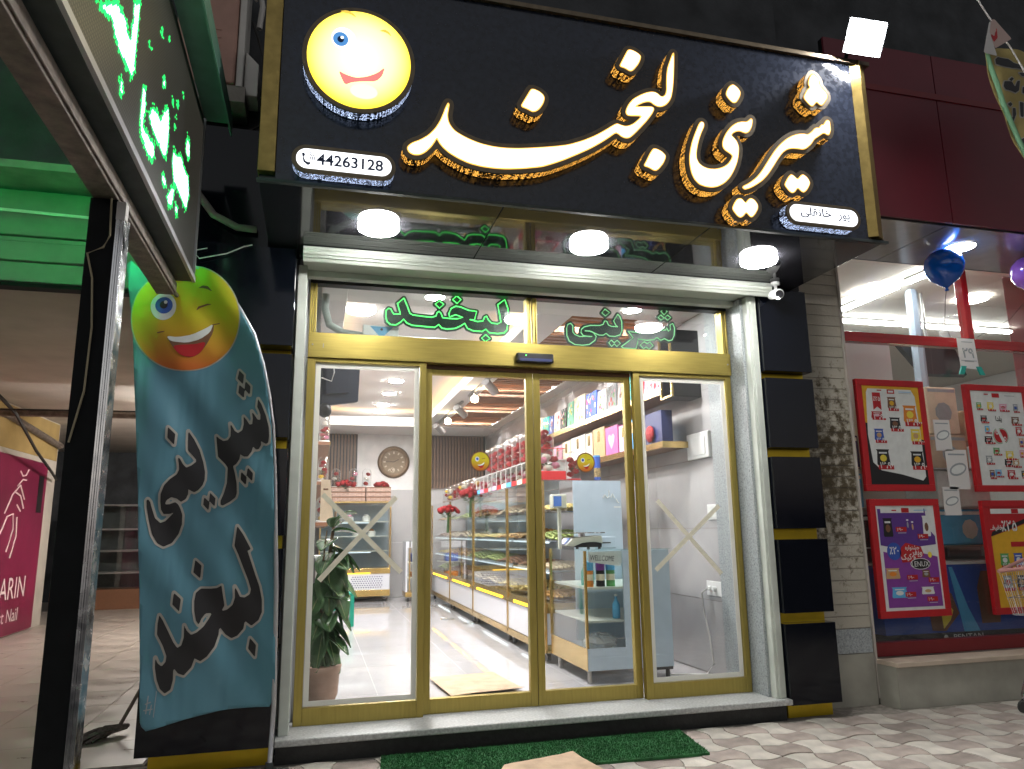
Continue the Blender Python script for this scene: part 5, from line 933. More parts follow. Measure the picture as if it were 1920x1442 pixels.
    MB().box(4.75,6.45,0.25,0.40,0.30,0.86).build('front_panel', 'p_blue', fr); MB().box(4.75,6.45,0.24,0.40,0.861,0.88).build('lid_trim', 'white_plastic', fr); MB().box(4.75,6.45,0.235,0.40,0.225,0.299).build('base_band', 'p_black', fr)
    mb = MB(); f = lambda u, v: (u,0.247,v)
    mb.add([f(5.22,0.32),f(5.36,0.31),f(5.52,0.45),f(5.46,0.62),f(5.30,0.66),f(5.20,0.52)], [tuple(range(6))], 0); mb.add([f(5.75,0.36),f(5.95,0.36),f(6.0,0.66),f(5.92,0.80),f(5.80,0.80),f(5.74,0.66)], [tuple(range(6))], 0)
    mb.add([f(5.34,0.33),(5.42,0.246,0.40),(5.46,0.246,0.48),(5.38,0.246,0.56),(5.33,0.246,0.46)], [tuple(range(5))], 1); mb.add([(5.55,0.246,0.30),(5.72,0.246,0.30),(5.62,0.246,0.50),(5.50,0.246,0.84),(5.46,0.246,0.84)], [tuple(range(5))], 2)
    mb.text('PENTAN', lambda u, v: (5.42+u,0.2335,0.243+v), 0.060, 3, 'LEFT', 1.4); mb.disc((5.34,0.263), 0.022, lambda u, v: (u,0.2335,v), 14, 3)
    mb.build('print', ['p_brown','p_yellow','p_sky','p_white'], fr)
    for x in (4.9,6.3): MB().tube([(x-0.03,0.30,0.195),(x+0.03,0.30,0.195)], 0.03, 10).build('caster', 'caster_black', fr)
glow('market_lamp', (1.0,0.98,0.92), 40); mat('market_column', (0.24,0.29,0.36), 0.5); mat('red_film', (0.50,0.03,0.05), 0.4, alpha=0.55)
market()
def posters():
    W_, H_ = 0.69, 0.945
    def base(x, z, lab, sheet):
        t = thing('promotion_poster', lab, 'poster', (x+W_/2,0,z)); b = 0.055
        MB().box(x,x+W_,-0.012,0.028,z,z+b).box(x,x+W_,-0.012,0.028,z+H_-b,z+H_).box(x,x+b,-0.0118,0.028,z+b,z+H_-b).box(x+W_-b,x+W_,-0.0118,0.028,z+b,z+H_-b).build('frame', 'p_red', t, bevel=0.003)
        MB().box(x+b,x+W_-b,-0.004,0.026,z+b,z+H_-b).build('sheet', sheet, t)
        return t, (lambda u, v, d=0: (x+b+u*(W_-2*b), -0.0055-0.0005*d, z+b+v*(H_-2*b)))
    def rects(mb, f, L):
        for u, v, w, h, m, d in L: mb.add([f(u-w/2,v-h/2,d),f(u+w/2,v-h/2,d),f(u+w/2,v+h/2,d),f(u-w/2,v+h/2,d)], [(0,1,2,3)], m)
    def bag(mb, f, u, v, w, h, m, m2, tag_=True):
        # snack bag: pinched pack with a label and a red price tag with white figures
        mb.add([f(u-w*.5,v+h*.5,2),f(u-w*.42,v+h*.38,2),f(u-w*.5,v-h*.4,2),f(u-w*.44,v-h*.5,2),f(u+w*.44,v-h*.5,2),f(u+w*.5,v-h*.4,2),f(u+w*.42,v+h*.38,2),f(u+w*.5,v+h*.5,2)], [tuple(range(8))], m)
        mb.add([f(u+w*.26*math.cos(k*0.7),v+h*.22*math.sin(k*0.7)-h*.05,3) for k in range(9)], [tuple(range(9))], m2)
        rects(mb, f, [(u,v+h*.28,w*.6,h*.1,1,3)])
        if tag_:
            rects(mb, f, [(u+w*.15,v-h*.62,w*1.15,h*.26,0,4)]); mb.text('۱۳٬۹۰۰', lambda a, b: f(u-w*.30+a,v-h*.68+b*0.72,5), 0.085*w/0.16, 1)
    def fin(mb, t, nm):
        if mb.f: mb.build(nm, PM, t)
        return MB()
    PM = ['p_red','p_white','p_black','p_amber','p_orange','p_brown','p_yellow','p_green','p_purple','p_blue','p_sky','p_grey','p_tan','p_violet','p_pink']
    # ribbon poster
    t, f = base(4.49, 1.482, 'poster with red ribbon and snack bags on white beside the stone wall', 'p_amber')
    mb = MB(); mb.add([f(0,0,0),f(1,0,0),f(1,0.45,0),f(0,0.62,0)], [(0,1,2,3)], 2)
    mb.add([f(0.07,0.93,1),f(0.10,0.97,1),f(0.86,0.97,1),f(0.92,0.90,1),f(0.95,0.5,1),f(0.96,0.08,1),f(0.9,0.04,1),f(0.55,0.10,1),f(0.2,0.14,1),f(0.07,0.22,1),f(0.03,0.5,1)], [tuple(range(11))], 1)
    mb.add([f(0.17,0.93,2),f(0.31,0.93,2),f(0.31,0.75,2),f(0.24,0.785,2),f(0.17,0.75,2)], [tuple(range(5))], 0); mb.text('٪۲۵', lambda a, b: f(0.24+a,0.845+b*0.75,3), 0.085, 1, 'CENTER')
    rects(mb, f, [(0.50,0.945,0.13,0.045,0,2),(0.30,0.955,0.08,0.012,0,2),(0.75,0.945,0.22,0.006,10,2),(0.75,0.93,0.22,0.005,11,2),(0.50,0.945,0.09,0.02,1,3)])
    for u, v, w, h, m, m2 in ((0.50,0.83,0.13,0.10,5,3),(0.80,0.72,0.2,0.15,4,6),(0.22,0.70,0.17,0.06,0,14),(0.52,0.62,0.16,0.10,2,5),(0.22,0.50,0.14,0.10,9,12),(0.86,0.50,0.15,0.11,6,12),(0.25,0.27,0.19,0.14,2,6),(0.84,0.26,0.19,0.13,2,3)): mb = fin(mb, t, 'product_print'); bag(mb, f, u, v, w*1.2, h*1.15, m, m2)
    fin(mb, t, 'product_print')
    # melon poster
    t, f = base(5.62, 1.478, 'white offer poster with split melon percent emblem', 'p_white')
    mb = MB(); rects(mb, f, [(0.48,0.955,0.14,0.045,0,2),(0.30,0.965,0.08,0.012,0,2),(0.75,0.955,0.2,0.006,11,2)]); mb = fin(mb, t, 'header_print')
    for k, (u0, a0) in enumerate(((0.45,90),(0.51,270))):
        arc = [(u0+0.115*math.cos(R(a0+180*q/12+25)), 0.52+0.085*math.sin(R(a0+180*q/12+25))) for q in range(13)]
        mb.add([f(*p,1) for p in arc], [tuple(range(13))], 7); mb.add([f(u0+(p[0]-u0)*0.93,0.52+(p[1]-0.52)*0.93,2) for p in arc], [tuple(range(13))], 1); mb.add([f(u0+(p[0]-u0)*0.86,0.52+(p[1]-0.52)*0.86,3) for p in arc], [tuple(range(13))], 0)
        cu, cv = (0.41,0.555) if k == 0 else (0.55,0.49); mb.add([f(cu+0.026*math.cos(q*.6),cv+0.024*math.sin(q*.6),4) for q in range(10)], [tuple(range(10))], 1); mb.add([f(cu+0.013*math.cos(q*.6),cv+0.013*math.sin(q*.6),5) for q in range(10)], [tuple(range(10))], 0); mb = fin(mb, t, 'melon_half')
    mb.text(fa('یلدا'), lambda a, b: f(0.48+a,0.68+b*0.8,2), 0.09, 2, 'CENTER'); mb = fin(mb, t, 'lettering')
    for i, (u, v) in enumerate([(0.14,0.84),(0.36,0.84),(0.60,0.83),(0.84,0.83),(0.20,0.70),(0.80,0.69),(0.24,0.59),(0.84,0.58),(0.24,0.48),(0.86,0.46),(0.36,0.36),(0.60,0.32),(0.84,0.34),(0.20,0.27),(0.56,0.24),(0.22,0.12),(0.34,0.13),(0.58,0.12),(0.82,0.12),(0.70,0.24)]): bag(mb, f, u, v, 0.10+0.03*(i % 3), 0.065+0.01*(i % 2), [7,6,14,11,2,5,10,0,2,12][i % 10], [3,1,0,9,0,1][i % 6], True); mb = fin(mb, t, 'product_print')
    fin(mb, t, 'product_print')
    # purple poster
    t, f = base(4.50, 0.472, 'purple wafer and cake poster with blue percent balloon', 'p_white')
    mb = MB(); mb.add([f(0.03,0.97,0),f(0.03,0.62,0),f(0.35,0.58,0),f(0.97,0.62,0),f(0.97,0.70,0),f(0.86,0.78,0),f(0.84,0.97,0)], [tuple(range(7))], 8); mb.add([f(0.06,0.03,0),f(0.97,0.03,0),f(0.97,0.50,0),f(0.70,0.54,0),f(0.3,0.52,0),f(0.06,0.56,0)], [tuple(range(6))], 13)
    rects(mb, f, [(0.45,0.955,0.74,0.05,1,2),(0.50,0.955,0.13,0.045,0,3),(0.31,0.955,0.08,0.012,0,3),(0.76,0.955,0.22,0.006,10,3)])
    mb.add([f(0.37,0.60,3),f(0.45,0.64,3),f(0.70,0.60,3),f(0.74,0.52,3),f(0.60,0.46,3),f(0.36,0.45,3),f(0.33,0.55,3)], [tuple(range(7))], 0); mb.add([f(0.24+0.12*math.cos(q*.4),0.56+0.085*math.sin(q*.4),3) for q in range(16)], [tuple(range(16))], 9)
    mb.text('٪۲۰', lambda a, b: f(0.24+a,0.535+b*0.75,4), 0.13, 1, 'CENTER'); mb.text(fa('جشنواره'), lambda a, b: f(0.55+a,0.575+b*0.75,4), 0.075, 1, 'CENTER'); mb.text(fa('ویفر'), lambda a, b: f(0.62+a,0.52+b*0.75,4), 0.11, 1, 'CENTER'); mb.text(fa('و کیک'), lambda a, b: f(0.47+a,0.48+b*0.75,4), 0.10, 1, 'CENTER')
    mb.add([f(0.66+0.17*math.cos(q*.35),0.435+0.055*math.sin(q*.35),5) for q in range(18)], [tuple(range(18))], 1); mb.add([f(0.66+0.16*math.cos(q*.35),0.435+0.049*math.sin(q*.35),6) for q in range(18)], [tuple(range(18))], 2); mb.text('LENUX', lambda a, b: f(0.66+a,0.41+b*0.75,7), 0.095, 1, 'CENTER')
    mb.add([f(0.84+0.035*math.cos(q*.5),0.52+0.03*math.sin(q*.5),4) for q in range(13)], [tuple(range(13))], 6)
    for u, v, w, h, m, m2 in ((0.18,0.79,0.16,0.18,2,5),(0.52,0.82,0.06,0.14,8,11),(0.60,0.80,0.06,0.14,8,12),(0.84,0.80,0.13,0.20,1,5),(0.18,0.35,0.24,0.10,12,4),(0.74,0.34,0.14,0.07,5,11),(0.26,0.17,0.26,0.10,10,1),(0.74,0.18,0.22,0.07,1,12)): mb = fin(mb, t, 'product_print'); bag(mb, f, u, v, w, h, m, m2, False)
    for u, v in ((0.40,0.77),(0.76,0.70),(0.50,0.31),(0.86,0.28),(0.44,0.15),(0.80,0.10)): mb = fin(mb, t, 'product_print'); rects(mb, f, [(u,v,0.18,0.045,0,4),(u+0.01,v-0.035,0.14,0.004,1,4)]); mb.text('۱۶۹۰۰', lambda a, b: f(u-0.07+a,v-0.015+b*0.75,5), 0.055, 1)
    mb.build('print', PM, t)
    # orange poster
    t, f = base(5.64, 0.458, 'orange and red discount poster behind the pink trolley', 'p_amber')
    mb = MB(); mb.add([f(0,1,0),f(0,0.70,0),f(0.45,0.78,0),f(1,0.9,0),f(1,1,0)], [tuple(range(5))], 0); mb.add([f(0,0.70,1),f(0.04,0.75,1),f(0.5,0.84,1),f(1,0.95,1),f(1,0.9,1)], [tuple(range(5))], 2); mb.text('٪۲۵', lambda a, b: f(0.36+a,0.755+b*0.75,3), 0.20, 1, 'CENTER'); mb.text(fa('تخفیف'), lambda a, b: f(0.13+a,0.77+b*0.75,3), 0.10, 1, 'CENTER')
    rects(mb, f, [(0.5,0.955,0.9,0.05,1,2),(0.50,0.955,0.13,0.045,0,3),(0.5,0.62,0.3,0.05,0,2)])
    for i, (u, v) in enumerate([(0.2,0.47),(0.45,0.47),(0.72,0.47),(0.2,0.25),(0.45,0.25),(0.72,0.25)]): bag(mb, f, u, v, 0.17, 0.12, [7,9,0,11,2,10][i], [1,1,6,0,12,1][i]); mb = fin(mb, t, 'product_print')
    fin(mb, t, 'product_print')
    # small pages taped inside the glass
    for x, z, w, h, lab in ((5.27,1.83,0.17,0.27,'grey notice page taped above the other two between the posters'),(5.36,1.50,0.22,0.34,'white notice page with oval print taped between the upper posters'),(5.28,1.28,0.17,0.24,'grey notice page taped lowest between the upper posters')):
        t = thing('notice_page', lab, 'notice', (x+w/2,0.024,z)); MB().box(x,x+w,0.022,0.027,z,z+h).build('paper', 'cloth_white', t)
        mb = MB(); f = lambda u, v: (x+u*w,0.0212,z+v*h); mb.add([f(0.5+0.42*math.cos(k*.45)*(1),0.5+0.16*math.sin(k*.45)+0.06*math.cos(k*.45)) for k in range(14)], [tuple(range(14))], 0); mb.add([(x+w*(0.5+0.34*math.cos(k*.45)),0.0206,z+h*(0.5+0.11*math.sin(k*.45)+0.05*math.cos(k*.45))) for k in range(14)], [tuple(range(14))], 1); mb.box(x+w*.1,x+w*.9,0.0208,0.0212,z+h*.86,z+h*.9); mb.build('print', ['p_grey','p_white'], t)
    t = thing('hanging_sign', 'white page with figure 29 and green clips on the red frame', 'notice', (5.78,-0.05,2.55))
    MB().hull8([(5.575,-0.045,2.56),(5.775,-0.045,2.55),(5.775,-0.042,2.55),(5.575,-0.042,2.56),(5.57,-0.045,2.83),(5.76,-0.045,2.83),(5.76,-0.042,2.83),(5.57,-0.042,2.83)]).build('paper', 'cloth_white', t)
    mb = MB(); mb.text('۲۹', lambda u, v: (5.675+u,-0.0465,2.655+v), 0.125, 0, 'CENTER', 1.1)
    for z, w in ((2.795,0.12),(2.625,0.17),(2.618,0.10)): mb.box(5.675-w/2,5.675+w/2,-0.0465,-0.0455,z,z+0.006)
    mb.build('lettering', 'p_grey', t)
    for x, s in ((5.57,-1),(5.80,1)): MB().hull8([(x-0.025,-0.055,2.50),(x+0.025,-0.055,2.50),(x+0.025,-0.04,2.50),(x-0.025,-0.04,2.50),(x-0.025-s*0.035,-0.055,2.575),(x+0.025-s*0.035,-0.055,2.575),(x+0.025-s*0.035,-0.04,2.575),(x-0.025-s*0.035,-0.04,2.575)]).build('clip', 'p_teal', t)
posters()
def street_bits():
    for nm, lab, c, r_, m_, pts in (('blue_balloon','round blue balloon tied before the red market frame',(5.14,-0.42,3.32),0.155,'balloon_blue',[(5.14,-0.42,3.15),(5.18,-0.35,3.05),(5.30,-0.2,2.9),(5.5,-0.05,2.83)]),('purple_balloon','purple balloon beside the market soffit lamp',(6.02,-0.45,3.33),0.15,'balloon_purple',[(6.02,-0.45,3.16),(5.90,-0.3,2.95),(5.83,-0.02,2.86)]),('clear_balloon','clear balloon hanging inside behind the red mullion',(6.55,0.9,3.22),0.15,'balloon_clear',[(6.55,0.9,3.06),(6.56,0.9,2.95)])):
        t = thing(nm, lab, 'balloon', c)
        MB().lathe([(0.001,-r_*1.16),(r_*0.10,-r_*1.12),(r_*0.35,-r_*0.93),(r_*0.70,-r_*0.66),(r_*0.93,-r_*0.28),(r_,0.08*r_),(r_*0.93,r_*0.45),(r_*0.70,r_*0.76),(r_*0.38,r_*0.95),(0.001,r_*1.02)], c, 28).build('skin', m_, t, smooth=True)
        MB().lathe([(0.018,-0.02),(0.008,0.0),(0.012,0.006)], (c[0],c[1],c[2]-r_*1.17), 8).build('knot', m_, t); MB().tube(pts, 0.0025, 4).build('string', 'wire_black', t)
    # pennant string and cloth banner at the far right
    t = thing('pennant_string', 'string with a small white and red pennant above the market fascia', 'pennant', (4.7,-1.5,4.6))
    MB().tube([(x,-1.5,z) for x, z in OUT['pennant_s']], 0.006, 5).build('string', 'cloth_white', t)
    for k, m_, y in (('pennant_w','cloth_white',-1.512),('pennant_p','pennant_pink',-1.506),('pennant_r','p_red',-1.509)):
        mb = MB(); patch(mb, [OUT[k]], lambda u, v, d=0.0: (u, y+d+0.10*(u-4.65)*(1 if k == 'pennant_w' else -1)*0.5, v), 0, 0.012, 0, False, sides=0.0015); mb.build('pennant' if k != 'pennant_r' else 'red_print', m_, t)
    t = thing('cloth_banner', 'yellow cloth banner with black lettering and green border above the market', 'banner', (5.0,-1.4,3.9))
    wv = lambda u, v: -1.40+0.012*math.sin(9*u+5*v)+0.008*math.sin(23*u-9*v)
    mb = MB(); patch(mb, [OUT['cloth_shape']], lambda u, v, d=0.0: (u, wv(u,v)+d, v), 0, 0.03, 0, False); cl = mb.build('cloth', 'cloth_yellow', t, smooth=True); so = cl.modifiers.new('solidify','SOLIDIFY'); so.thickness = 0.002; so.offset = 1
    MB().tube([(x,-1.425,z) for x, z in OUT['cloth_border']], [0.012]+[0.017]*7, 8).build('border', 'cloth_green', t, smooth=True)
    for p in OUT['cloth_marks']:
        mb = MB(); patch(mb, [p], lambda u, v, d=0.0: (u, wv(u,v)-0.004, v), 0.008, 0.01, 0, False); o = mb.build('letter_outline', 'flag_outline', cl)
        mb = MB(); patch(mb, [p], lambda u, v, d=0.0: (u, wv(u,v)-0.007, v), 0.0, 0.008, 0, False); mb.build('lettering', 'p_black', cl)
    # shopping trolley at the right edge
    t = thing('shopping_trolley', 'wire shopping trolley with pink rim before the orange poster', 'trolley', (5.6,-0.6,-0.14))
    mb = MB(); rim = [(5.02,-0.66,0.86),(5.55,-0.92,0.93),(6.1,-0.92,0.98),(6.1,-0.42,0.98),(5.55,-0.42,0.93)]
    mb.tube(rim+[rim[0]], 0.013, 8); mb.build('rim', 'trolley_pink', t)
    mb = MB(); low = [(5.10,-0.66,0.55),(5.55,-0.86,0.52),(6.05,-0.86,0.50),(6.05,-0.48,0.50),(5.55,-0.48,0.52)]
    mb.tube(low+[low[0]], 0.006, 6)
    for i in range(5):
        a, b = Vector(rim[i]), Vector(rim[(i+1) % 5]); c, d = Vector(low[i]), Vector(low[(i+1) % 5])
        n = 14
        for k in range(n): mb.tube([a+(b-a)*k/n, c+(d-c)*k/n], 0.0022, 4, 0, False)
        for s in (0.3,0.62): mb.tube([a+(c-a)*s, b+(d-b)*s], 0.0025, 4, 0, False)
    mb.build('basket', 'chrome', t)
    MB().tube([(5.95,-0.62,0.50),(5.45,-0.62,0.30),(5.22,-0.62,0.17),(5.13,-0.62,-0.02),(5.12,-0.62,-0.06)], 0.014, 8).tube([(5.3,-0.62,0.22),(5.9,-0.62,0.10)], 0.012, 8).build('chassis', 'chrome', t, smooth=True)
    for x in (5.12,5.95): MB().tube([(x,-0.632,-0.098),(x,-0.608,-0.098)], 0.042, 14).build('wheel', 'caster_black', t)
street_bits()
# ------------------------------------------------------------------ inside the pastry shop
def interior_lights():
    k = 0
    for i, y in enumerate((2.2,3.3,4.35,5.4,6.43,7.5,8.25)):
        t = thing('downlight', 'round downlight in the row along the ceiling tray, %s from the doors' % ['first','second','third','fourth','fifth','sixth','last'][i], 'lamp', (1.18,y,3.36), 0, 'downlights in the ceiling tray')
        MB().lathe([(0.01,-0.022),(0.095,-0.020),(0.105,-0.012)], (1.18,y,3.36), 24).build('diffuser', 'down_white', t); MB().lathe([(0.107,-0.014),(0.125,-0.001)], (1.18,y,3.3595), 24).build('rim', 'white_plastic', t)
    for x in (0.50,):
        for y in (2.0,4.6):
            t = thing('downlight', 'round downlight beside the tray row near the side wall, %s one' % ('nearer' if y < 3 else 'farther'), 'lamp', (x,y,3.36), 0, 'downlights near the tray edge')
            MB().lathe([(0.01,-0.022),(0.095,-0.020),(0.105,-0.012)], (x,y,3.36), 24).build('diffuser', 'down_white', t); MB().lathe([(0.107,-0.014),(0.125,-0.001)], (x,y,3.3595), 24).build('rim', 'white_plastic', t)
    for y in (1.33,2.9,4.45,6.0,7.6):
        for x in (2.50,2.95):
            t = thing('downlight', 'round downlight between wooden ceiling slats, %s pair from the doors, on the %s side' % ({1.33:'first',2.9:'second',4.45:'third',6.0:'fourth',7.6:'fifth'}[y], 'track' if x < 2.7 else 'shelf'), 'lamp', (x,y,3.36), 0, 'downlights above the wooden slats')
            MB().lathe([(0.01,-0.020),(0.065,-0.018),(0.075,-0.001)], (x,y,3.3595), 20).build('diffuser', 'down_white', t)
    for x, l in ((1.0,'round downlight in the front ceiling border, over the rubber plant side'),(2.75,'round downlight in the front ceiling border, over the low counter')):
        t = thing('downlight', l, 'lamp', (x,0.6,3.10), 0, 'downlights in the front border'); MB().lathe([(0.01,-0.012),(0.075,-0.011),(0.085,-0.001)], (x,0.6,3.0995), 20).build('diffuser', 'down_white', t); MB().lathe([(0.087,-0.008),(0.10,-0.001)], (x,0.6,3.0992), 20).build('rim', 'white_plastic', t)
    TX = 2.17
    for y0, y1, sp in ((3.55,4.95,((3.72,0),(4.60,1))),(5.45,7.9,((5.70,0),(6.72,1),(7.70,0)))):
        w = 'nearer' if y0 < 4 else 'farther'
        t = thing('light_track', w+' grey spotlight track along the ceiling beam', 'light track', (TX,(y0+y1)/2,3.08)); MB().box(TX-0.018,TX+0.018,y0,y1,3.072,3.099).build('rail', 'metal_grey', t)
        for y, lit in sp:
            lab = 'grey spotlight on the %s ceiling track, %s' % (w, 'its bulb lit and facing the door' if lit else 'its head turned to the far wall' if y > 7 else 'its head turned to the counters')
            s = thing('track_spotlight', lab, 'spotlight', (TX,y,3.0))
            MB().tube([(TX,y,3.071),(TX,y,3.0)], 0.012, 8).build('stem', 'metal_grey', s)
            if lit: MB().tube([(TX+0.02,y+0.12,3.0),(TX-0.01,y-0.07,2.965)], 0.055, 16).build('head', 'metal_grey', s, smooth=False); MB().ball((TX-0.014,y-0.09,2.96), 0.050, 14, 8).build('bulb', 'spot_warm', s, smooth=True)
            else: MB().tube([(TX-0.06,y-0.08,3.03),(TX+0.10,y+0.08,2.93)], 0.055, 16).build('head', 'metal_grey', s)
    t = thing('dome_camera', 'small dark camera on the back cornice above the slat panel', 'camera', (2.75,8.05,3.13)); MB().ball((2.75,8.02,3.13), 0.045, 12, 8).build('eye', 'black_plastic', t, smooth=True); MB().tube([(2.75,8.045,3.13),(2.75,8.059,3.13)], 0.05, 14).build('plate', 'white_plastic', t)
interior_lights()
def rose_mesh(m_, seed=1):
    r2 = random.Random(seed); mb = MB(); mb.ball((0,0,0.0), (0.55,0.55,0.6), 7, 4)
    for ring, (n, rad, zt, w) in enumerate(((5,0.62,0.62,0.55),(6,0.86,0.42,0.62),(7,1.0,0.12,0.62))):
        for k in range(n):
            a = 2*math.pi*k/n+ring*0.5+r2.uniform(-0.1,0.1); ca, sa = math.cos(a), math.sin(a); V = []
            for i, (rr, zz, ww) in enumerate(((0.25,-0.62,0.35),(rad*0.92,-0.25,0.9),(rad,zt*0.6,1.0),(rad*1.06,zt,0.7))):
                for s in (-1,0,1): q = s*w*ww; d = rr-0.12*abs(s); V.append((d*ca-q*sa*0.75, d*sa+q*ca*0.75, zz-0.05*abs(s)))
            mb.add(V, [(i*3+j,i*3+j+1,(i+1)*3+j+1,(i+1)*3+j) for i in range(3) for j in range(2)])
    return shade(mb.mesh('rose', m_))
ROSE = {k: rose_mesh('rose_'+k, i) for i, k in enumerate(('red','pink','white','yellow'))}
def leafm():
    mb = MB()
    for k in range(14):
        a = k*2.4; e = 0.3+0.5*((k*37) % 10)/10; l = 0.7+0.5*((k*13) % 7)/7; d = Vector((math.cos(a)*math.cos(e), math.sin(a)*math.cos(e), math.sin(e)-0.35)); n = d.cross(Vector((0,0,1))).normalized()*0.16*l
        p = d*0.2; mb.add([p, p+d*l*0.5+n, p+d*l, p+d*l*0.5-n], [(0,1,2,3)])
    return mb.mesh('leaves', 'stem_green')
LEAFM = leafm()
dome_m = {}
def dome(x, y, z, r_, h, cols, lab, group, base='p_brown', seed=0):
    t = thing('bell_jar', lab, 'bell jar', (x,y,z), 0, group); r2 = random.Random(seed)
    key = (r_, h)
    if key not in dome_m:
        prof = [(r_,0.02),(r_,h-r_)]+[(r_*math.cos(R(a)),h-r_+r_*math.sin(R(a))) for a in (20,40,60,78)]
        mb = MB(); seg = 18; vs = []
        for rr, zz in prof: vs += [(rr*math.cos(2*math.pi*k/seg), rr*math.sin(2*math.pi*k/seg), zz) for k in range(seg)]
        fs = [(i*seg+k,i*seg+(k+1)%seg,(i+1)*seg+(k+1)%seg,(i+1)*seg+k) for i in range(len(prof)-1) for k in range(seg)]+[tuple(range((len(prof)-1)*seg,len(prof)*seg))]
        mb.add(vs, fs); dome_m[key] = shade(mb.mesh('glass_dome', 'dome_glass'))
    kb = ('base', r_, base)
    if kb not in dome_m: dome_m[kb] = MB().lathe([(r_*1.08,0.0),(r_*1.08,0.016),(r_*1.0,0.02)], (0,0,0), 18).mesh('base', base)
    inst(dome_m[key], 'glass_dome', t); inst(dome_m[kb], 'base', t)
    n = len(cols); 
    for i, c in enumerate(cols):
        s = r_*(0.52 if n > 3 else 0.55); a = i*2.4+seed; lv = 0.03+s+(h-r_*0.9-2*s)*i/max(1,n-1)*0.92; o = inst(ROSE[c], 'rose', t, (r_*0.38*math.cos(a), r_*0.38*math.sin(a), lv), a, (s,s,s)); o.rotation_euler = (r2.uniform(-.4,.4), r2.uniform(-.4,.4), a)
    inst(LEAFM, 'leaves', t, (0,0,h*0.35), seed, (r_*0.8,r_*0.8,h*0.35))
def bouquet(x, y, z, n, spread, lab, tall=0.0, seed=2, col='red', s=0.045):
    t = thing('rose_bouquet', lab, 'bouquet', (x,y,z)); r2 = random.Random(seed)
    for i in range(n):
        a = i*2.4; d = spread*math.sqrt((i+0.5)/n); o = inst(ROSE[col], 'rose', t, (d*math.cos(a), d*math.sin(a)*0.8, tall+0.02+(spread-d)*0.55+r2.uniform(-.012,.012)), a, (s,s,s)); o.rotation_euler = (d*6*math.sin(a)*-1, d*6*math.cos(a), a)
    for k in range(3): inst(LEAFM, 'leaves', t, (0.02*k-0.02,0,tall-0.02-0.03*k), k*1.1, (spread*1.05,spread*1.05,spread*0.9))
    if tall: MB().tube([(x,y,z-0.02),(x+0.01,y,z+tall)], 0.018, 6).build('stems', 'stem_green', t)
    return t
ORD = ['first','second','third','fourth','fifth','sixth','seventh','eighth','ninth','tenth','eleventh','twelfth','thirteenth','fourteenth']
def casters(t, pts, h=0.09):
    for x, y in pts:
        MB().tube([(x-0.018,y,0.042),(x+0.018,y,0.042)], 0.036, 12).build('caster', 'caster_black', t); MB().box(x-0.028,x+0.028,y-0.02,y+0.02,0.06,h).build('caster_fork', 'metal_grey', t)
def pastries(name, x0, x1, y0, y1, z, m_, lab, seed, mound=0.10, s=0.022, parent_things=None):
    t = thing('pastry_tray', lab, 'pastry tray', ((x0+x1)/2,(y0+y1)/2,z), 0, 'pastry trays on the counter shelves'); r2 = random.Random(seed)
    MB().box(x0,x1,y0,y1,z,z+0.008).box(x0,x0+0.006,y0,y1,z+0.008,z+0.025).box(x1-0.006,x1,y0,y1,z+0.008,z+0.025).build('tray', 'chrome', t)
    mb = MB(); nx = int((x1-x0)/(s*1.7)); ny = int((y1-y0)/(s*1.7))
    for i in range(nx):
        for j in range(ny):
            u = (i+0.5)/nx; v = (j+0.5)/ny; hgt = mound*max(0,1-((2*u-1)**2+(2*v-1)**2)*0.75)
            mb.ball((x0+(x1-x0)*u+r2.uniform(-.006,.006), y0+(y1-y0)*v+r2.uniform(-.006,.006), z+0.012+s*0.5+hgt+r2.uniform(0,.008)), (s*r2.uniform(.8,1.15),s*r2.uniform(.8,1.15),s*0.6), 6, 4)
    mb.build('pastry_pile', m_, t, smooth=True, kind='stuff')
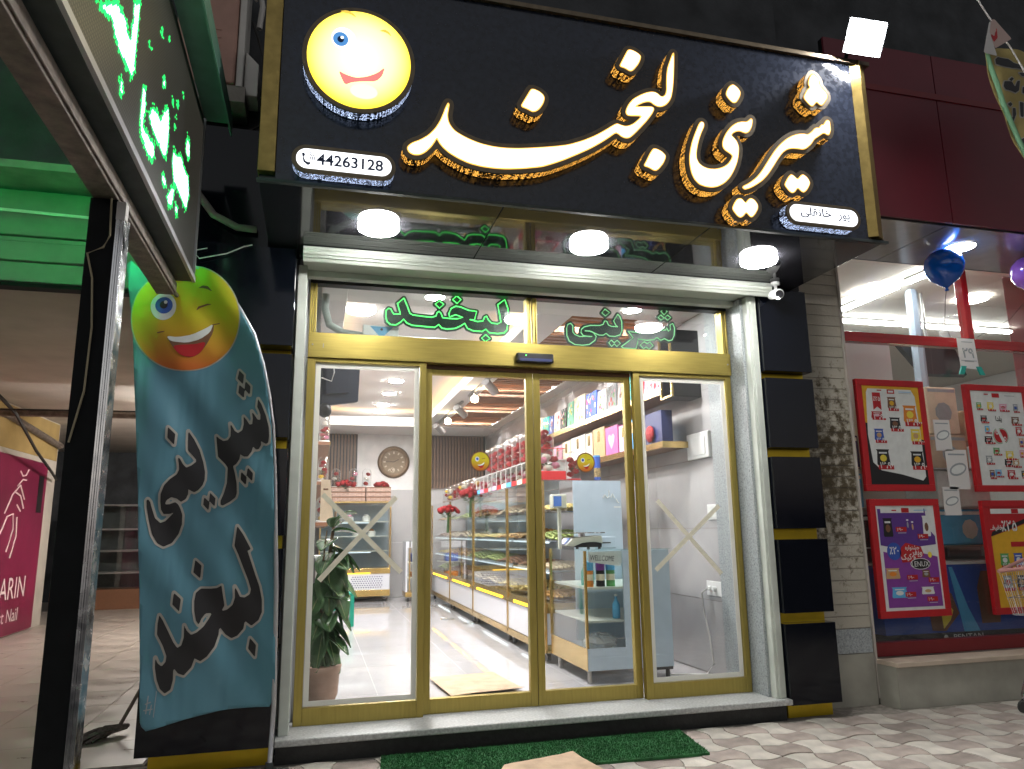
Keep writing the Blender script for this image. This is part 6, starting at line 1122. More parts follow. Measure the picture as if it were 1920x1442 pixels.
def counters():
    bays = [(1.62,3.02),(3.03,4.90),(4.91,6.70),(6.71,8.62)]
    nth = ['first tall glass pastry counter behind the low counter','second tall glass pastry counter behind the low counter','third tall glass pastry counter behind the low counter','farthest tall glass pastry counter of the long row']
    kinds = ['pastry_gold','pastry_brown','pastry_yellow','pastry_green','pastry_cream']; q = 0
    nm = {'pastry_gold':'golden','pastry_brown':'brown','pastry_yellow':'yellow','pastry_green':'pistachio green','pastry_cream':'cream'}
    for b, ((y0, y1), lab) in enumerate(zip(bays, nth)):
        t = thing('display_counter', lab, 'counter', (2.5,(y0+y1)/2,0)); x0, x1 = 2.20, 2.86
        MB().box(x0+0.01,x1,y0+0.012,y1-0.012,0.16,0.44).build('white_panel', 'counter_white', t, bevel=0.004); MB().box(x0,x1,y0,y1,0.09,0.158).build('gold_base', 'gold_case', t, bevel=0.003)
        MB().hull8([(x0-0.005,y0,0.441),(x1,y0,0.441),(x1,y1,0.441),(x0-0.005,y1,0.441),(x0+0.02,y0,0.53),(x1,y0,0.53),(x1,y1,0.53),(x0+0.02,y1,0.53)]).build('gold_ledge', 'gold_case', t, bevel=0.003)
        MB().box(x0-0.008,x0+0.004,y0+0.22,y1-0.30,0.452,0.478).build('led_strip', 'led_yellow', t)
        for y in (y0+0.01,y1-0.01): MB().box(x0,x0+0.022,y-0.011,y+0.011,0.12,1.665).build('gold_post', 'gold_case', t)
        MB().box(x0+0.010,x0+0.016,y0+0.02,y1-0.02,0.53,1.665).build('front_pane', 'case_glass', t)
        MB().box(x0-0.01,x1,y0+0.002,y1-0.002,1.666,1.676).build('top_pane', 'case_glass', t)
        if b: MB().box(x1-0.02,x1-0.012,y0+0.02,y1-0.02,0.53,1.66).build('back_panel', 'counter_blue', t)
        for z in (0.80,1.08,1.36):
            MB().box(x0+0.07,x1-0.04,y0+0.02,y1-0.02,z,z+0.008).build('shelf', 'case_glass', t)
            if z < 1.3: MB().box(x0+0.066,x0+0.070,y0+0.03,y1-0.03,z-0.004,z+0.012).build('shelf_light', 'led_white', t)
        for z in (0.545,0.812,1.092,1.372):
            for s in range(2):
                m_ = kinds[(q*7+b) % 5]; q += 1; a = y0+0.08+s*(y1-y0-0.1)/2; c = a+(y1-y0-0.2)/2
                pastries('p', x0+0.10, x1-0.08, a, c-0.04, z, m_, '%s pastry tray on %s of the %s tall counter, %s half' % (nm[m_], {0.545:'the floor',0.812:'lowest shelf',1.092:'middle shelf',1.372:'top shelf'}[z], ['first','second','third','farthest'][b], ['door-side','far'][s]), q, random.Random(q).uniform(0.03,0.10), 0.024)
        MB().box(x0+0.10,x0+0.13,y0+0.2,y1-0.2,0.080,0.089).build('floor_light', 'led_white', t)
        casters(t, [(x0+0.06,y0+0.10),(x0+0.06,y1-0.10)])
    # blue-white end board of the tall row
    t = thing('end_board', 'pale blue upright board closing the end of the tall counter row', 'board', (2.73,1.58,1.06))
    MB().box(2.50,2.99,1.575,1.60,0.20,1.665).build('board', 'counter_blue', t); mb = MB()
    mb.tube([(2.80,1.573,1.50),(2.82,1.573,1.53),(2.84,1.573,1.50),(2.86,1.573,1.51),(2.865,1.573,1.57)], 0.006, 4).tube([(2.88,1.573,1.50),(2.90,1.573,1.54),(2.92,1.573,1.50)], 0.006, 4).tube([(2.935,1.573,1.49),(2.95,1.573,1.46),(2.965,1.573,1.45)], 0.006, 4).box(2.91,2.98,1.571,1.574,1.405,1.418); mb.build('lettering', 'p_white', t)
    # low front counter
    t = thing('low_counter', 'low glass counter with pale blue side panel facing the doors', 'counter', (2.6,1.1,0)); x0, x1, y0, y1 = 2.245, 2.99, 0.62, 1.56
    MB().box(x0,x1,y0,y1,0.10,0.20).build('plinth', 'counter_blue', t, bevel=0.003); MB().box(x0-0.004,x0-0.001,y0,y1,0.10,0.27).build('gold_base', 'gold_case', t)
    MB().box(2.575,x1,y0+0.001,y0+0.02,0.20,1.03).box(2.97,x1,y0+0.02,y1,0.20,1.03).box(x0+0.002,2.574,y0,y0+0.02,0.20,0.268).build('blue_panel', 'counter_blue', t)
    MB().box(x0+0.006,2.572,y0+0.006,y0+0.013,0.269,1.03).build('front_pane', 'case_glass', t); MB().box(x0+0.002,x0+0.009,y0+0.022,y1-0.02,0.271,1.03).build('side_pane', 'case_glass', t)
    for y in (y0+0.008,y1-0.010): MB().box(x0-0.008,x0+0.012,y-0.012,y+0.012,0.271,1.03).build('gold_post', 'gold_case', t)
    MB().box(x0-0.012,x1+0.01,y0-0.01,y1,1.032,1.042).build('top_pane', 'top_glass', t)
    for z in (0.46,0.72): MB().box(x0+0.03,2.96,y0+0.03,y1-0.03,z,z+0.018).build('shelf', 'shelf_pale', t)
    for x, y in ((2.27,0.66),(2.27,1.40),(2.95,0.66)): MB().tube([(x,y,0.0065),(x,y,0.10)], 0.018, 10).build('foot', 'metal_grey' if x < 2.5 else 'caster_black', t)
    MB().box(2.85,2.99,0.64,0.68,0.075,0.099).build('foot_plate', 'caster_black', t)
    w = thing('welcome_card', 'white folded card reading WELLCOME inside the low counter', 'card', (2.44,0.70,0.95)); MB().hull8([(2.29,0.655,0.94),(2.57,0.655,0.90),(2.57,0.66,0.90),(2.29,0.66,0.94),(2.29,0.655,1.02),(2.61,0.655,1.025),(2.61,0.66,1.025),(2.29,0.66,1.02)]).build('card', 'p_white', w)
    mb = MB(); mb.text('WELLCOME', lambda u, v: (2.30+u+0.15*v,0.6535,0.955-0.06*u+v), 0.060, 0, 'LEFT', 0.66); mb.build('lettering', 'p_black', w)
    for i, (x, c1, c2, l) in enumerate(((2.32,'p_orange','p_sky','orange cardboard tube with blue cap in the low counter'),(2.42,'p_black','p_violet','dark cardboard tube with purple cap in the low counter'),(2.51,'p_green','p_sky','green cardboard tube with blue cap in the low counter'))):
        g = thing('gift_tube', l, 'tube', (x,0.74,0.738)); MB().lathe([(0.036,0.0),(0.036,0.13)], (x,0.74,0.738), 16).build('body', c1, g, smooth=False); MB().lathe([(0.038,0.1305),(0.038,0.20),(0.03,0.206)], (x,0.74,0.738), 16).build('cap', c2, g); MB().lathe([(0.0365,0.05),(0.0365,0.10)], (x,0.74,0.738), 16).build('band', 'p_cream', g)
    for x, y, z, c1, l in ((2.36,0.95,0.738,'p_teal','teal bottle at the back of the low counter, taller one'),(2.45,1.05,0.738,'p_teal','teal bottle at the back of the low counter beside the taller one'),(2.55,0.74,0.48,'p_sky','blue drink pack on the lower shelf of the low counter')):
        g = thing('bottle', l, 'bottle', (x,y,z)); MB().lathe([(0.03,0),(0.032,0.02),(0.032,0.11),(0.012,0.15),(0.012,0.175)], (x,y,z), 14).build('body', c1, g, smooth=True); MB().lathe([(0.014,0.176),(0.014,0.19)], (x,y,z), 10).build('cap', 'p_white', g)
    g = thing('plastic_bag', 'crumpled clear plastic bag on the floor of the low counter', 'bag', (2.42,0.8,0.2)); r2 = random.Random(8); mb = MB(); mb.ball((2.42,0.80,0.285), (0.15,0.13,0.08), 12, 7); mb.v = [(a+r2.uniform(-.015,.015),b+r2.uniform(-.015,.015),max(0.203,c+r2.uniform(-.012,.012))) for a, b, c in mb.v]; mb.build('bag_skin', 'balloon_clear', g)
    g = thing('weighing_scale', 'cream shop scale with raised display on the low counter', 'scale', (2.33,0.95,1.043))
    MB().prism([(2.16,1.075),(2.22,1.135),(2.48,1.15),(2.485,1.085),(2.40,1.10),(2.30,1.09),(2.22,1.062)], FY(0), 0.82, 1.06).build('body', 'scale_body', g, bevel=0.006); MB().box(2.24,2.478,0.83,1.05,1.055,1.094).build('under_body', 'black_plastic', g); MB().box(2.19,2.50,0.80,1.08,1.170,1.178).tube([(2.34,0.94,1.14),(2.34,0.94,1.17)], 0.03, 8).build('pan', 'chrome', g)
    for x in (2.26,2.36,2.46): MB().lathe([(0.014,0),(0.012,0.014)], (x,0.84,1.0425), 8).build('foot', 'caster_black', g)
    MB().hull8([(2.155,0.86,1.082),(2.157,0.86,1.080),(2.157,1.02,1.080),(2.155,1.02,1.082),(2.205,0.86,1.132),(2.207,0.86,1.130),(2.207,1.02,1.130),(2.205,1.02,1.132)]).build('front_display', 'screen_blue', g)
    MB().box(2.13,2.155,0.93,0.96,1.043,1.40).build('pole', 'scale_body', g); MB().box(2.07,2.20,0.90,0.99,1.385,1.50).build('display_head', 'scale_body', g, bevel=0.008); MB().box(2.08,2.15,0.896,0.8995,1.40,1.485).build('display_screen', 'screen_blue', g)
    g = thing('cash_box', 'blue-grey box beside the scale on the low counter', 'box', (2.60,1.2,1.043)); MB().box(2.50,2.70,1.05,1.35,1.043,1.135).build('body', 'counter_blue', g, bevel=0.004); MB().box(2.55,2.65,1.048,1.0495,1.08,1.09).build('slot', 'black_plastic', g)
    # goods on top of the tall row
    tz = 1.677
    g = thing('flower_gift_box', 'red gift box with pink flowers under a clear cover on the counter', 'gift box', (2.33,1.85,tz)); MB().box(2.20,2.48,1.72,1.98,tz,tz+0.09).build('tray', 'red_box', g, bevel=0.003)
    MB().box(2.203,2.209,1.723,1.977,tz+0.091,tz+0.31).box(2.471,2.477,1.723,1.977,tz+0.091,tz+0.31).box(2.210,2.470,1.723,1.729,tz+0.091,tz+0.31).box(2.210,2.47,1.971,1.977,tz+0.091,tz+0.31).build('clear_cover', 'case_glass', g); MB().box(2.20,2.48,1.72,1.732,tz+0.311,tz+0.317).box(2.20,2.212,1.733,1.98,tz+0.311,tz+0.317).box(2.468,2.48,1.733,1.98,tz+0.311,tz+0.317).build('red_rim', 'red_box', g)
    for i, (dx, dy, dz, c) in enumerate(((-0.07,-0.06,0.20,'pink'),(0.06,-0.07,0.15,'pink'),(0.0,0.03,0.24,'white'),(-0.08,0.05,0.14,'red'),(0.08,0.04,0.22,'red'),(-0.02,-0.09,0.12,'white'))): inst(ROSE[c], 'rose', g, (dx,dy,dz), i, (0.05,0.05,0.05))
    inst(LEAFM, 'leaves', g, (0,0,0.15), 0, (0.12,0.12,0.1))
    dome(2.60,1.85,tz,0.075,0.30,['red','red','red','red','red','red'],'bell jar of red roses beside the red gift box',None,'p_red',3)
    g = thing('snack_can', 'tall blue patterned can on the end of the tall counter', 'can', (2.80,1.70,tz)); MB().lathe([(0.033,0),(0.033,0.23)], (2.80,1.70,tz), 16).build('body', 'p_blue', g, smooth=False); MB().lathe([(0.0335,0.03),(0.0335,0.12)], (2.80,1.70,tz), 16).build('print', 'can_print', g); MB().lathe([(0.034,0.231),(0.034,0.245)], (2.80,1.70,tz), 16).build('cap', 'p_sky', g)
    g = thing('display_riser', 'white riser shelf on top of the tall counter row', 'riser', (2.60,3.7,tz)); MB().box(2.395,2.70,2.15,5.1,tz+0.235,tz+0.247).build('board', 'p_white', g)
    for y in (2.17,3.6,5.08): MB().box(2.43,2.69,y-0.006,y+0.006,tz,tz+0.234).build('leg', 'p_white', g)
    for i in range(8): dome(2.45,2.28+i*0.36,tz+0.249,0.088,0.40,['red']*8,'tall bell jar packed with red roses on the riser, %s from the red gift box' % ORD[i],'rose bell jars on the riser','p_red',i)
    cols = ['p_red','p_cream','p_red','p_sky','p_white','p_red','p_lilac','p_grey','p_red','p_pink','p_sky','p_cream']; nmc = {'p_red':'red','p_cream':'cream','p_sky':'sky blue','p_white':'white','p_lilac':'lilac','p_grey':'grey','p_pink':'pink'}
    for i, c in enumerate(cols):
        y = 2.16+i*0.232; g = thing('acrylic_box', 'clear flower box with %s base, %s from the red gift box' % (nmc[c], ORD[i]), 'flower box', (2.30,y+0.10,tz), 0, 'flower boxes along the counter edge')
        MB().box(2.215,2.385,y,y+0.205,tz,tz+0.055).build('base', c, g); MB().box(2.217,2.221,y+0.002,y+0.203,tz+0.056,tz+0.215).box(2.379,2.383,y+0.002,y+0.203,tz+0.056,tz+0.215).box(2.222,2.378,y+0.002,y+0.006,tz+0.056,tz+0.215).build('clear_cover', 'case_glass', g)
        MB().box(2.215,2.222,y-0.001,y+0.006,tz+0.056,tz+0.222).box(2.215,2.385,y-0.001,y+0.206,tz+0.216,tz+0.222).build('edge_trim', 'p_white', g)
        for k, cc in enumerate((('red','pink','white'),('pink','white','red'),('white','red','pink'))[i % 3]): inst(ROSE[cc], 'rose', g, (0.03*(k-1),-0.05+0.05*k,0.09+0.035*k), k, (0.042,0.042,0.042))
    for i in range(14): dome(2.30+0.12*(i % 2),5.05+i*0.2,tz,0.075,0.27,[('red','pink','yellow','white')[i % 4],'red',('yellow','white','red')[i % 3]],'short bell jar with mixed flowers, %s beyond the white riser' % ORD[i],'short bell jars on the far counters','p_brown',i)
    bouquet(2.14,4.75,1.40,16,0.15,'red rose bouquet in front of the tall counter row, nearer one',0.26,3); bouquet(1.93,5.3,1.20,16,0.15,'red rose bouquet in front of the tall counter row, farther one',0.26,4)
    for x, y, l in ((2.14,4.75,'slim metal flower stand holding the nearer rose bouquet'),(1.93,5.3,'slim metal flower stand holding the farther rose bouquet')):
        g = thing('flower_stand', l, 'stand', (x,y,0.0065)); z1 = 1.38 if y < 5 else 1.18
        MB().tube([(x,y,0.02),(x,y,z1)], 0.008, 8).build('stem', 'case_glass', g); MB().lathe([(0.10,0.0),(0.10,0.012),(0.01,0.02)], (x,y,0.0065), 18).build('foot', 'case_glass', g); MB().lathe([(0.02,0.0),(0.05,0.03),(0.06,0.10)], (x,y,z1), 14).build('cup', 'case_glass', g)
glass('top_glass', (0.88,0.94,0.93), 0.04); mat('can_print', (0.30,0.22,0.10), 0.4, var=0.9, vscale=60)
counters()
def right_wall():
    for z, y1, l in ((2.45,8.6,'upper gold edged wall shelf holding gift bags'),(1.97,6.0,'lower gold edged wall shelf holding gift boxes')):
        t = thing('wall_shelf', l, 'shelf', (3.25,3,z)); MB().box(3.12,3.39,0.87,y1,z-0.045,z).build('board', 'p_brown', t); MB().box(3.10,3.119,0.85,y1,z-0.055,z+0.002).box(3.119,3.39,0.85,0.869,z-0.055,z+0.002).build('gold_edge', 'gold_case', t)
    def giftbag(y0, y1, z, h, m_, m2, lab, i, depth=0.10):
        t = thing('gift_bag', lab, 'gift bag', (3.20,(y0+y1)/2,z+0.003)); x0 = 3.135; g = 0.008; r2 = random.Random(i)
        MB().hull8([(x0,y0+g,z+0.003),(x0+depth,y0+g,z+0.003),(x0+depth,y1-g,z+0.003),(x0,y1-g,z+0.003),(x0+0.015,y0+g,z+h),(x0+depth*0.7,y0+g,z+h),(x0+depth*0.7,y1-g,z+h),(x0+0.015,y1-g,z+h)]).build('bag', m_, t)
        mb = MB(); f = lambda y, zz: (x0-0.002+0.015*(zz-z)/h, y, zz)
        for k in range(12):
            cy_, cz_ = r2.uniform(y0+0.04,y1-0.04), r2.uniform(z+0.04,z+h-0.05); rr = r2.uniform(0.010,0.026); n = 7
            mb.add([(f(cy_+rr*math.cos(6.283*q/n),cz_+rr*math.sin(6.283*q/n)*1.2)[0]-0.0006*(k % 5),cy_+rr*math.cos(6.283*q/n),cz_+rr*math.sin(6.283*q/n)*1.2) for q in range(n)], [tuple(range(n))], k % 3)
        mb.build('print', m2, t)
        c = (y0+y1)/2; MB().tube([(x0+0.012,c-0.05,z+h-0.005),(x0-0.012,c-0.045,z+h-0.08),(x0-0.016,c,z+h-0.12),(x0-0.012,c+0.045,z+h-0.08),(x0+0.012,c+0.05,z+h-0.005)], 0.004, 5).build('cord_handle', 'p_white', t)
    B = [(4.10,4.30,0.25,'p_blue',['p_sky','p_orange','p_white'],'blue'),(3.83,4.09,0.27,'p_floral',['p_red','p_green','p_pink'],'pale floral'),(3.57,3.82,0.27,'p_black',['p_orange','p_green','p_pink'],'black floral'),(3.31,3.54,0.31,'p_mint',['p_yellow','p_white','p_green'],'mint green'),(2.90,3.29,0.33,'p_cream',['p_tan','p_yellow','p_white'],'cream speckled'),(2.52,2.88,0.30,'p_blue',['p_orange','p_red','p_white'],'wide royal blue'),(2.22,2.50,0.27,'p_white',['p_red','p_green','p_pink'],'white floral'),(1.94,2.21,0.27,'p_p_dark' if False else 'p_grey',['p_red','p_pink','p_green'],'dark grey floral'),(1.70,1.92,0.29,'p_floral',['p_brown','p_pink','p_white'],'white and pink'),(1.52,1.69,0.26,'p_teal',['p_green','p_yellow','p_mint'],'teal leafy'),(0.88,1.26,0.16,'p_pink',['p_red','p_white','p_magenta'],'low pink speckled'),(4.32,4.62,0.27,'p_teal',['p_green','p_yellow','p_mint'],'far teal'),(4.64,4.95,0.30,'p_cream',['p_tan','p_yellow','p_white'],'far cream')]
    for i, (a, b, h, m_, m2, n) in enumerate(B): giftbag(a, b, 2.452, h, m_, m2, n+' gift bag on the upper wall shelf', i)
    t = thing('corner_frame', 'gold edged open cube frame at the end of the upper shelf', 'frame', (3.25,0.5,2.4)); MB().box(3.10,3.12,0.62,0.635,2.34,2.95).box(3.10,3.12,0.825,0.84,2.34,2.95).box(3.10,3.12,0.636,0.824,2.34,2.358).build('gold_edge', 'gold_case', t); MB().box(3.121,3.39,0.62,0.634,2.34,2.95).box(3.121,3.39,0.826,0.84,2.34,2.95).box(3.121,3.39,0.635,0.825,2.34,2.355).build('board', 'black_plastic', t)
    tag(MB().box(3.14,3.36,1.27,1.50,2.4535,2.66).build('red_gift_box', 'p_red', None, bevel=0.004), 'plain red gift box beside the low pink bag on the upper shelf', 'gift box')
    L = [(3.78,4.14,0.30,'p_pink','flat pink'),(3.45,3.76,0.32,'p_cream','plain cream'),(2.93,3.43,0.33,'p_white','wide white'),(2.69,2.90,0.32,'p_cream','narrow cream'),(2.31,2.67,0.34,'p_tan','tan gold-flapped'),(1.95,2.30,0.31,'p_magenta','magenta heart'),(1.67,1.93,0.28,'p_lilac','lilac'),(1.53,1.66,0.30,'p_sky','pale blue slim'),(0.92,1.28,0.30,'p_navy','dark windowed')]
    for i, (a, b, h, m_, n) in enumerate(L):
        t = thing('gift_box', n+' gift box on the lower wall shelf', 'gift box', (3.22,(a+b)/2,1.973)); MB().box(3.14,3.25,a+0.006,b-0.006,1.9735,1.97+h).build('box', m_, t, bevel=0.004)
        mb = MB(); c = (a+b)/2
        if n == 'magenta heart': mb.add([(3.1385,c+0.09*(math.sin(q*.4)**3),2.13+0.006*(13*math.cos(q*.4)-5*math.cos(.8*q)-2*math.cos(1.2*q))) for q in range(16)], [tuple(range(16))], 0)
        elif n == 'dark windowed': mb.ball((3.12,c+0.04,2.07), (0.03,0.08,0.08), 10, 6)
        else: mb.box(3.1375,3.1390,c-0.04,c+0.04,1.97+h*0.55,1.97+h*0.92)
        mb.build('decoration', {'magenta heart':'p_lilac','dark windowed':'rose_red'}.get(n,'gold_case'), t)
    t = thing('fuse_box', 'white fuse box on the tiled wall beside the granite jamb', 'fuse box', (3.38,0.7,1.82)); MB().box(3.355,3.392,0.50,0.88,1.80,2.03).build('case', 'white_plastic', t, bevel=0.008); MB().box(3.349,3.3545,0.55,0.80,1.83,1.99).build('lid', 'white_plastic', t, bevel=0.003)
    t = thing('light_switch', 'white double light switch on the wall below the fuse box', 'switch', (3.385,0.54,1.30)); MB().box(3.381,3.392,0.45,0.63,1.27,1.40).build('plate', 'white_plastic', t, bevel=0.003)
    for y in (0.50,0.58): MB().box(3.377,3.3808,y-0.03,y+0.03,1.29,1.38).build('rocker', 'p_white', t)
    t = thing('wall_outlet', 'white triple outlet with plugged cable low on the wall', 'outlet', (3.385,0.57,0.66)); MB().box(3.381,3.392,0.43,0.72,0.64,0.76).build('plate', 'white_plastic', t, bevel=0.003)
    for y in (0.65,0.57): MB().tube([(3.38,y,0.70),(3.35,y,0.70)], 0.020, 10).build('plug', 'white_plastic', t)
    MB().tube([(3.35,0.65,0.70),(3.33,0.72,0.66),(3.36,0.75,0.5),(3.36,0.68,0.30),(3.35,0.62,0.10),(3.30,0.66,0.012),(3.10,0.72,0.012),(2.97,0.75,0.012)], 0.007, 6).build('cable', 'wire_white', t, smooth=True)
right_wall()
def back_end():
    t = thing('wall_clock', 'round bronze wall clock with crescent inset on the marble back wall', 'clock', (1.555,9.3,2.53))
    c = (1.555,2.53); MB().lathe([(0.0,0),(0.30,0),(0.31,0.02),(0.27,0.06),(0.225,0.045),(0.22,0.03)], (0,0,0), 40).build('r', 'bronze_clock', None)
    o = bpy.data.objects['r']; o.name = 'rim'; o.parent = t; o.rotation_euler = (R(90),0,0); o.location = (0,0.015,0); shade(o.data)
    MB().disc(c, 0.225, lambda u, v: (u,9.268,v), 36).build('dial', 'clock_dial', t)
    mb = MB()
    for k in range(12):
        a = k*math.pi/6; d = Vector((math.sin(a),0,math.cos(a))); n = Vector((math.cos(a),0,-math.sin(a)))*0.012; p = Vector((c[0],9.265,c[1])); mb.quad(p+d*0.155-n, p+d*0.155+n, p+d*0.20+n, p+d*0.20-n)
    mb.build('numerals', 'clock_mark', t); mb = MB()
    for a, l in ((R(62),0.11),(R(272),0.15)): d = Vector((math.sin(a),0,math.cos(a))); n = Vector((math.cos(a),0,-math.sin(a)))*0.006; p = Vector((c[0],9.262,c[1])); mb.quad(p-n, p+n, p+d*l+n*0.5, p+d*l-n*0.5)
    mb.build('hands', 'p_black', t); mb = MB(); mb.disc((1.535,2.375), 0.045, lambda u, v: (u,9.263,v), 20, 0); mb.disc((1.535,2.375), 0.032, lambda u, v: (u,9.261,v), 20, 1); mb.disc((1.545,2.378), 0.022, lambda u, v: (u,9.259,v), 18, 0); mb.build('crescent_inset', ['clock_mark','p_brown'], t)
    # back refrigerated case
    t = thing('back_vitrine', 'upright glass cake case with perforated panel at the back of the shop', 'display case', (0.85,8.8,0)); x0, x1, y0, y1 = 0.20, 1.45, 8.50, 9.12
    MB().box(x0,x1,y0,y1,0.09,0.20).box(x0,x1,y0-0.004,y1,0.475,0.57).build('gold_band', 'gold_case', t, bevel=0.003); MB().box(x0+0.01,x1-0.01,y0+0.004,y1,0.201,0.474).build('white_panel', 'counter_white', t)
    MB().box(0.75,x1-0.12,y0-0.001,y0+0.003,0.225,0.445).build('grille_plate', 'counter_white', t)
    mb = MB()
    for i in range(13):
        for j in range(6):
            x = 0.78+i*0.042+(0.021 if j % 2 else 0); z = 0.245+j*0.036; mb.add([(x-0.014,y0-0.0025,z),(x,y0-0.0025,z-0.012),(x+0.014,y0-0.0025,z),(x,y0-0.0025,z+0.012)], [(0,1,2,3)])
    mb.build('perforations', 'p_navy', t, kind='stuff'); MB().box(x0+0.1,1.1,y0-0.012,y0-0.005,0.478,0.496).build('led_strip', 'led_yellow', t)
    for x in (x0+0.012,x1-0.012): MB().box(x-0.012,x+0.012,y0,y0+0.025,0.571,1.72).build('gold_post', 'gold_case', t)
    MB().box(x0+0.025,x1-0.025,y0+0.008,y0+0.014,0.571,1.70).build('front_pane', 'case_glass', t); MB().box(x0,x1,y1-0.02,y1,0.571,1.70).build('back_panel', 'counter_blue', t); MB().box(x0,x1,y0,y1,1.72,1.745).build('top', 'gold_case', t)
    for z in (0.86,1.12,1.38): MB().box(x0+0.03,x1-0.03,y0+0.06,y1-0.04,z,z+0.012).build('shelf', 'shelf_pale', t)
    for z in (0.84,1.36): MB().box(x0+0.2,1.1,y0+0.055,y0+0.059,z,z+0.012).build('shelf_light', 'led_white', t)
    casters(t, [(x0+0.1,y0+0.06),(x1-0.10,y0+0.06)])
    for i, (x, z, m_, l) in enumerate(((0.72,1.393,'p_pink','small pink cake on the top shelf of the back case'),(1.02,1.393,'p_white','small white cake on the top shelf of the back case'),(1.12,1.133,'p_brown','chocolate topped cake on the middle shelf of the back case'),(0.86,1.133,'p_cream','cream cake on the middle shelf of the back case'))):
        g = thing('small_cake', l, 'cake', (x,8.75,z)); MB().lathe([(0.075,0),(0.075,0.08),(0.06,0.09)], (x,8.75,z), 16).build('cake', 'p_white', g); MB().ball((x,8.75,z+0.10), (0.05,0.05,0.03), 10, 6).build('topping', m_, g, smooth=True)
    k = 0
    for cx0, cx1 in ((0.30,0.98),(1.0,1.44)):
        for z in (1.747,1.835,1.923):
            g = thing('chocolate_box', 'long brown chocolate box, %s of the %s stack on the back case' % (['bottom','middle','top'][k % 3], 'wider' if k < 3 else 'narrower'), 'box', ((cx0+cx1)/2,8.75,z), 0, 'chocolate boxes stacked on the back case'); MB().box(cx0,cx1,8.53,8.95,z,z+0.082).build('box', 'choc_box', g, bevel=0.003); MB().box(cx0-0.002,cx1+0.002,8.526,8.952,z+0.062,z+0.0825).build('lid', 'p_brown', g); k += 1
    for i, (x, l) in enumerate(((0.46,'bell jar with red and white roses above the back case near the shelf end'),(0.78,'bell jar with red roses in the middle above the back case'),(1.02,'bell jar with white and red roses above the back case near the clock'))): dome(x,8.85,2.008,0.085,0.36,[['red','white','red'],['red','red','pink'],['red','white','red']][i],l,None,'p_white',i)
    bouquet(0.62,8.62,2.02,14,0.15,'bunch of red roses lying on the chocolate boxes',0,6,'red',0.05); bouquet(1.28,8.66,2.02,11,0.12,'small bunch of red roses below the wall clock',0,7,'red',0.05)
    # small counter by the back case
    t = thing('small_counter', 'small glass counter on casters between the back case and the row', 'counter', (1.9,8.4,0)); x0, x1, y0, y1 = 1.68, 2.12, 8.12, 8.6
    MB().box(x0,x1,y0,y1,0.09,0.17).build('gold_base', 'gold_case', t); MB().box(x0,x0+0.03,y0,y1,0.171,1.03).build('white_end', 'counter_white', t); MB().box(x0+0.06,x0+0.08,y0,y0+0.02,0.171,1.03).build('gold_post', 'gold_case', t); MB().box(x0,x1,y0,y1,1.031,1.045).build('top_pane', 'top_glass', t); MB().box(x0+0.03,x1,y0,y0+0.006,0.92,1.03).build('white_front', 'counter_white', t)
    for z in (0.40,0.66): MB().box(x0+0.03,x1,y0+0.02,y1,z,z+0.015).build('shelf', 'shelf_pale', t)
    casters(t, [(x0+0.05,y0+0.05),(x1-0.05,y0+0.05)])
    tag(MB().box(1.80,2.02,8.2,8.45,0.676,0.82).build('blue_carton', 'p_blue', None, bevel=0.004), 'blue carton on the shelf of the small back counter', 'carton'); tag(MB().box(1.80,2.02,8.2,8.45,0.416,0.50).build('orange_carton', 'p_orange', None, bevel=0.004), 'orange carton low in the small back counter', 'carton')
    # left wall: shelves with bell jars, screen, cardboard, plant, stool
    for i, z in enumerate((2.24,1.78,1.32)):
        t = thing('side_shelf', ['top','middle','lowest'][i]+' gold edged shelf on the wall behind the rubber plant', 'shelf', (0.18,6,z)); MB().box(0.10,0.245,3.6,8.2,z-0.04,z).build('board', 'p_brown', t); MB().box(0.246,0.256,3.6,8.2,z-0.045,z+0.001).build('gold_edge', 'gold_case', t)
        for k in range(3): dome(0.185,3.75+0.45*k,z+0.002,0.06,0.30,[['pink','red','white'],['yellow','red','red'],['white','red','red']][(i+k) % 3],'slim bell jar with flowers on the %s shelf behind the plant, %s from the doors' % (['top','middle','lowest'][i], ORD[k]),'bell jars on the side shelves','p_white',i*3+k)
    t = thing('wall_television', 'black television back on a wall arm seen through the side glass', 'television', (0.26,0.9,2.3))
    MB().hull8([(0.12,0.86,2.20),(0.43,1.06,2.28),(0.41,1.12,2.28),(0.10,0.92,2.20),(0.12,0.80,2.72),(0.44,1.00,2.72),(0.42,1.06,2.72),(0.10,0.86,2.72)]).build('screen_back', 'tv_black', t, bevel=0.012); MB().hull8([(0.16,0.84,2.30),(0.34,0.96,2.34),(0.34,1.0,2.34),(0.16,0.88,2.30),(0.16,0.80,2.55),(0.34,0.92,2.55),(0.34,0.96,2.55),(0.16,0.84,2.55)]).build('rear_bulge', 'tv_black', t); MB().ball((0.155,0.84,2.165), (0.055,0.05,0.06), 12, 8).build('pivot', 'black_plastic', t, smooth=True)
    MB().tube([(0.12,0.79,2.42),(0.20,0.82,2.40),(0.22,0.83,2.48),(0.20,0.82,2.6)], 0.005, 5).build('cable', 'wire_white', t)
    t = thing('leaning_carton', 'pale flattened carton leaning behind the rubber plant', 'carton', (0.2,1.3,1.3)); MB().hull8([(0.150,1.2,1.30),(0.262,1.25,1.29),(0.262,1.27,1.29),(0.150,1.22,1.30),(0.150,1.2,1.64),(0.225,1.25,1.64),(0.225,1.27,1.64),(0.150,1.22,1.64)]).build('sheet', 'cardboard_light', t); MB().box(0.17,0.21,1.196,1.199,1.55,1.565).build('slot', 'p_brown', t)
    MB().box(0.12,0.26,1.16,1.40,1.00,1.02).build('ledge', 'p_white', t); MB().box(0.13,0.15,1.2,1.22,0.0065,1.0).build('prop', 'p_white', t)
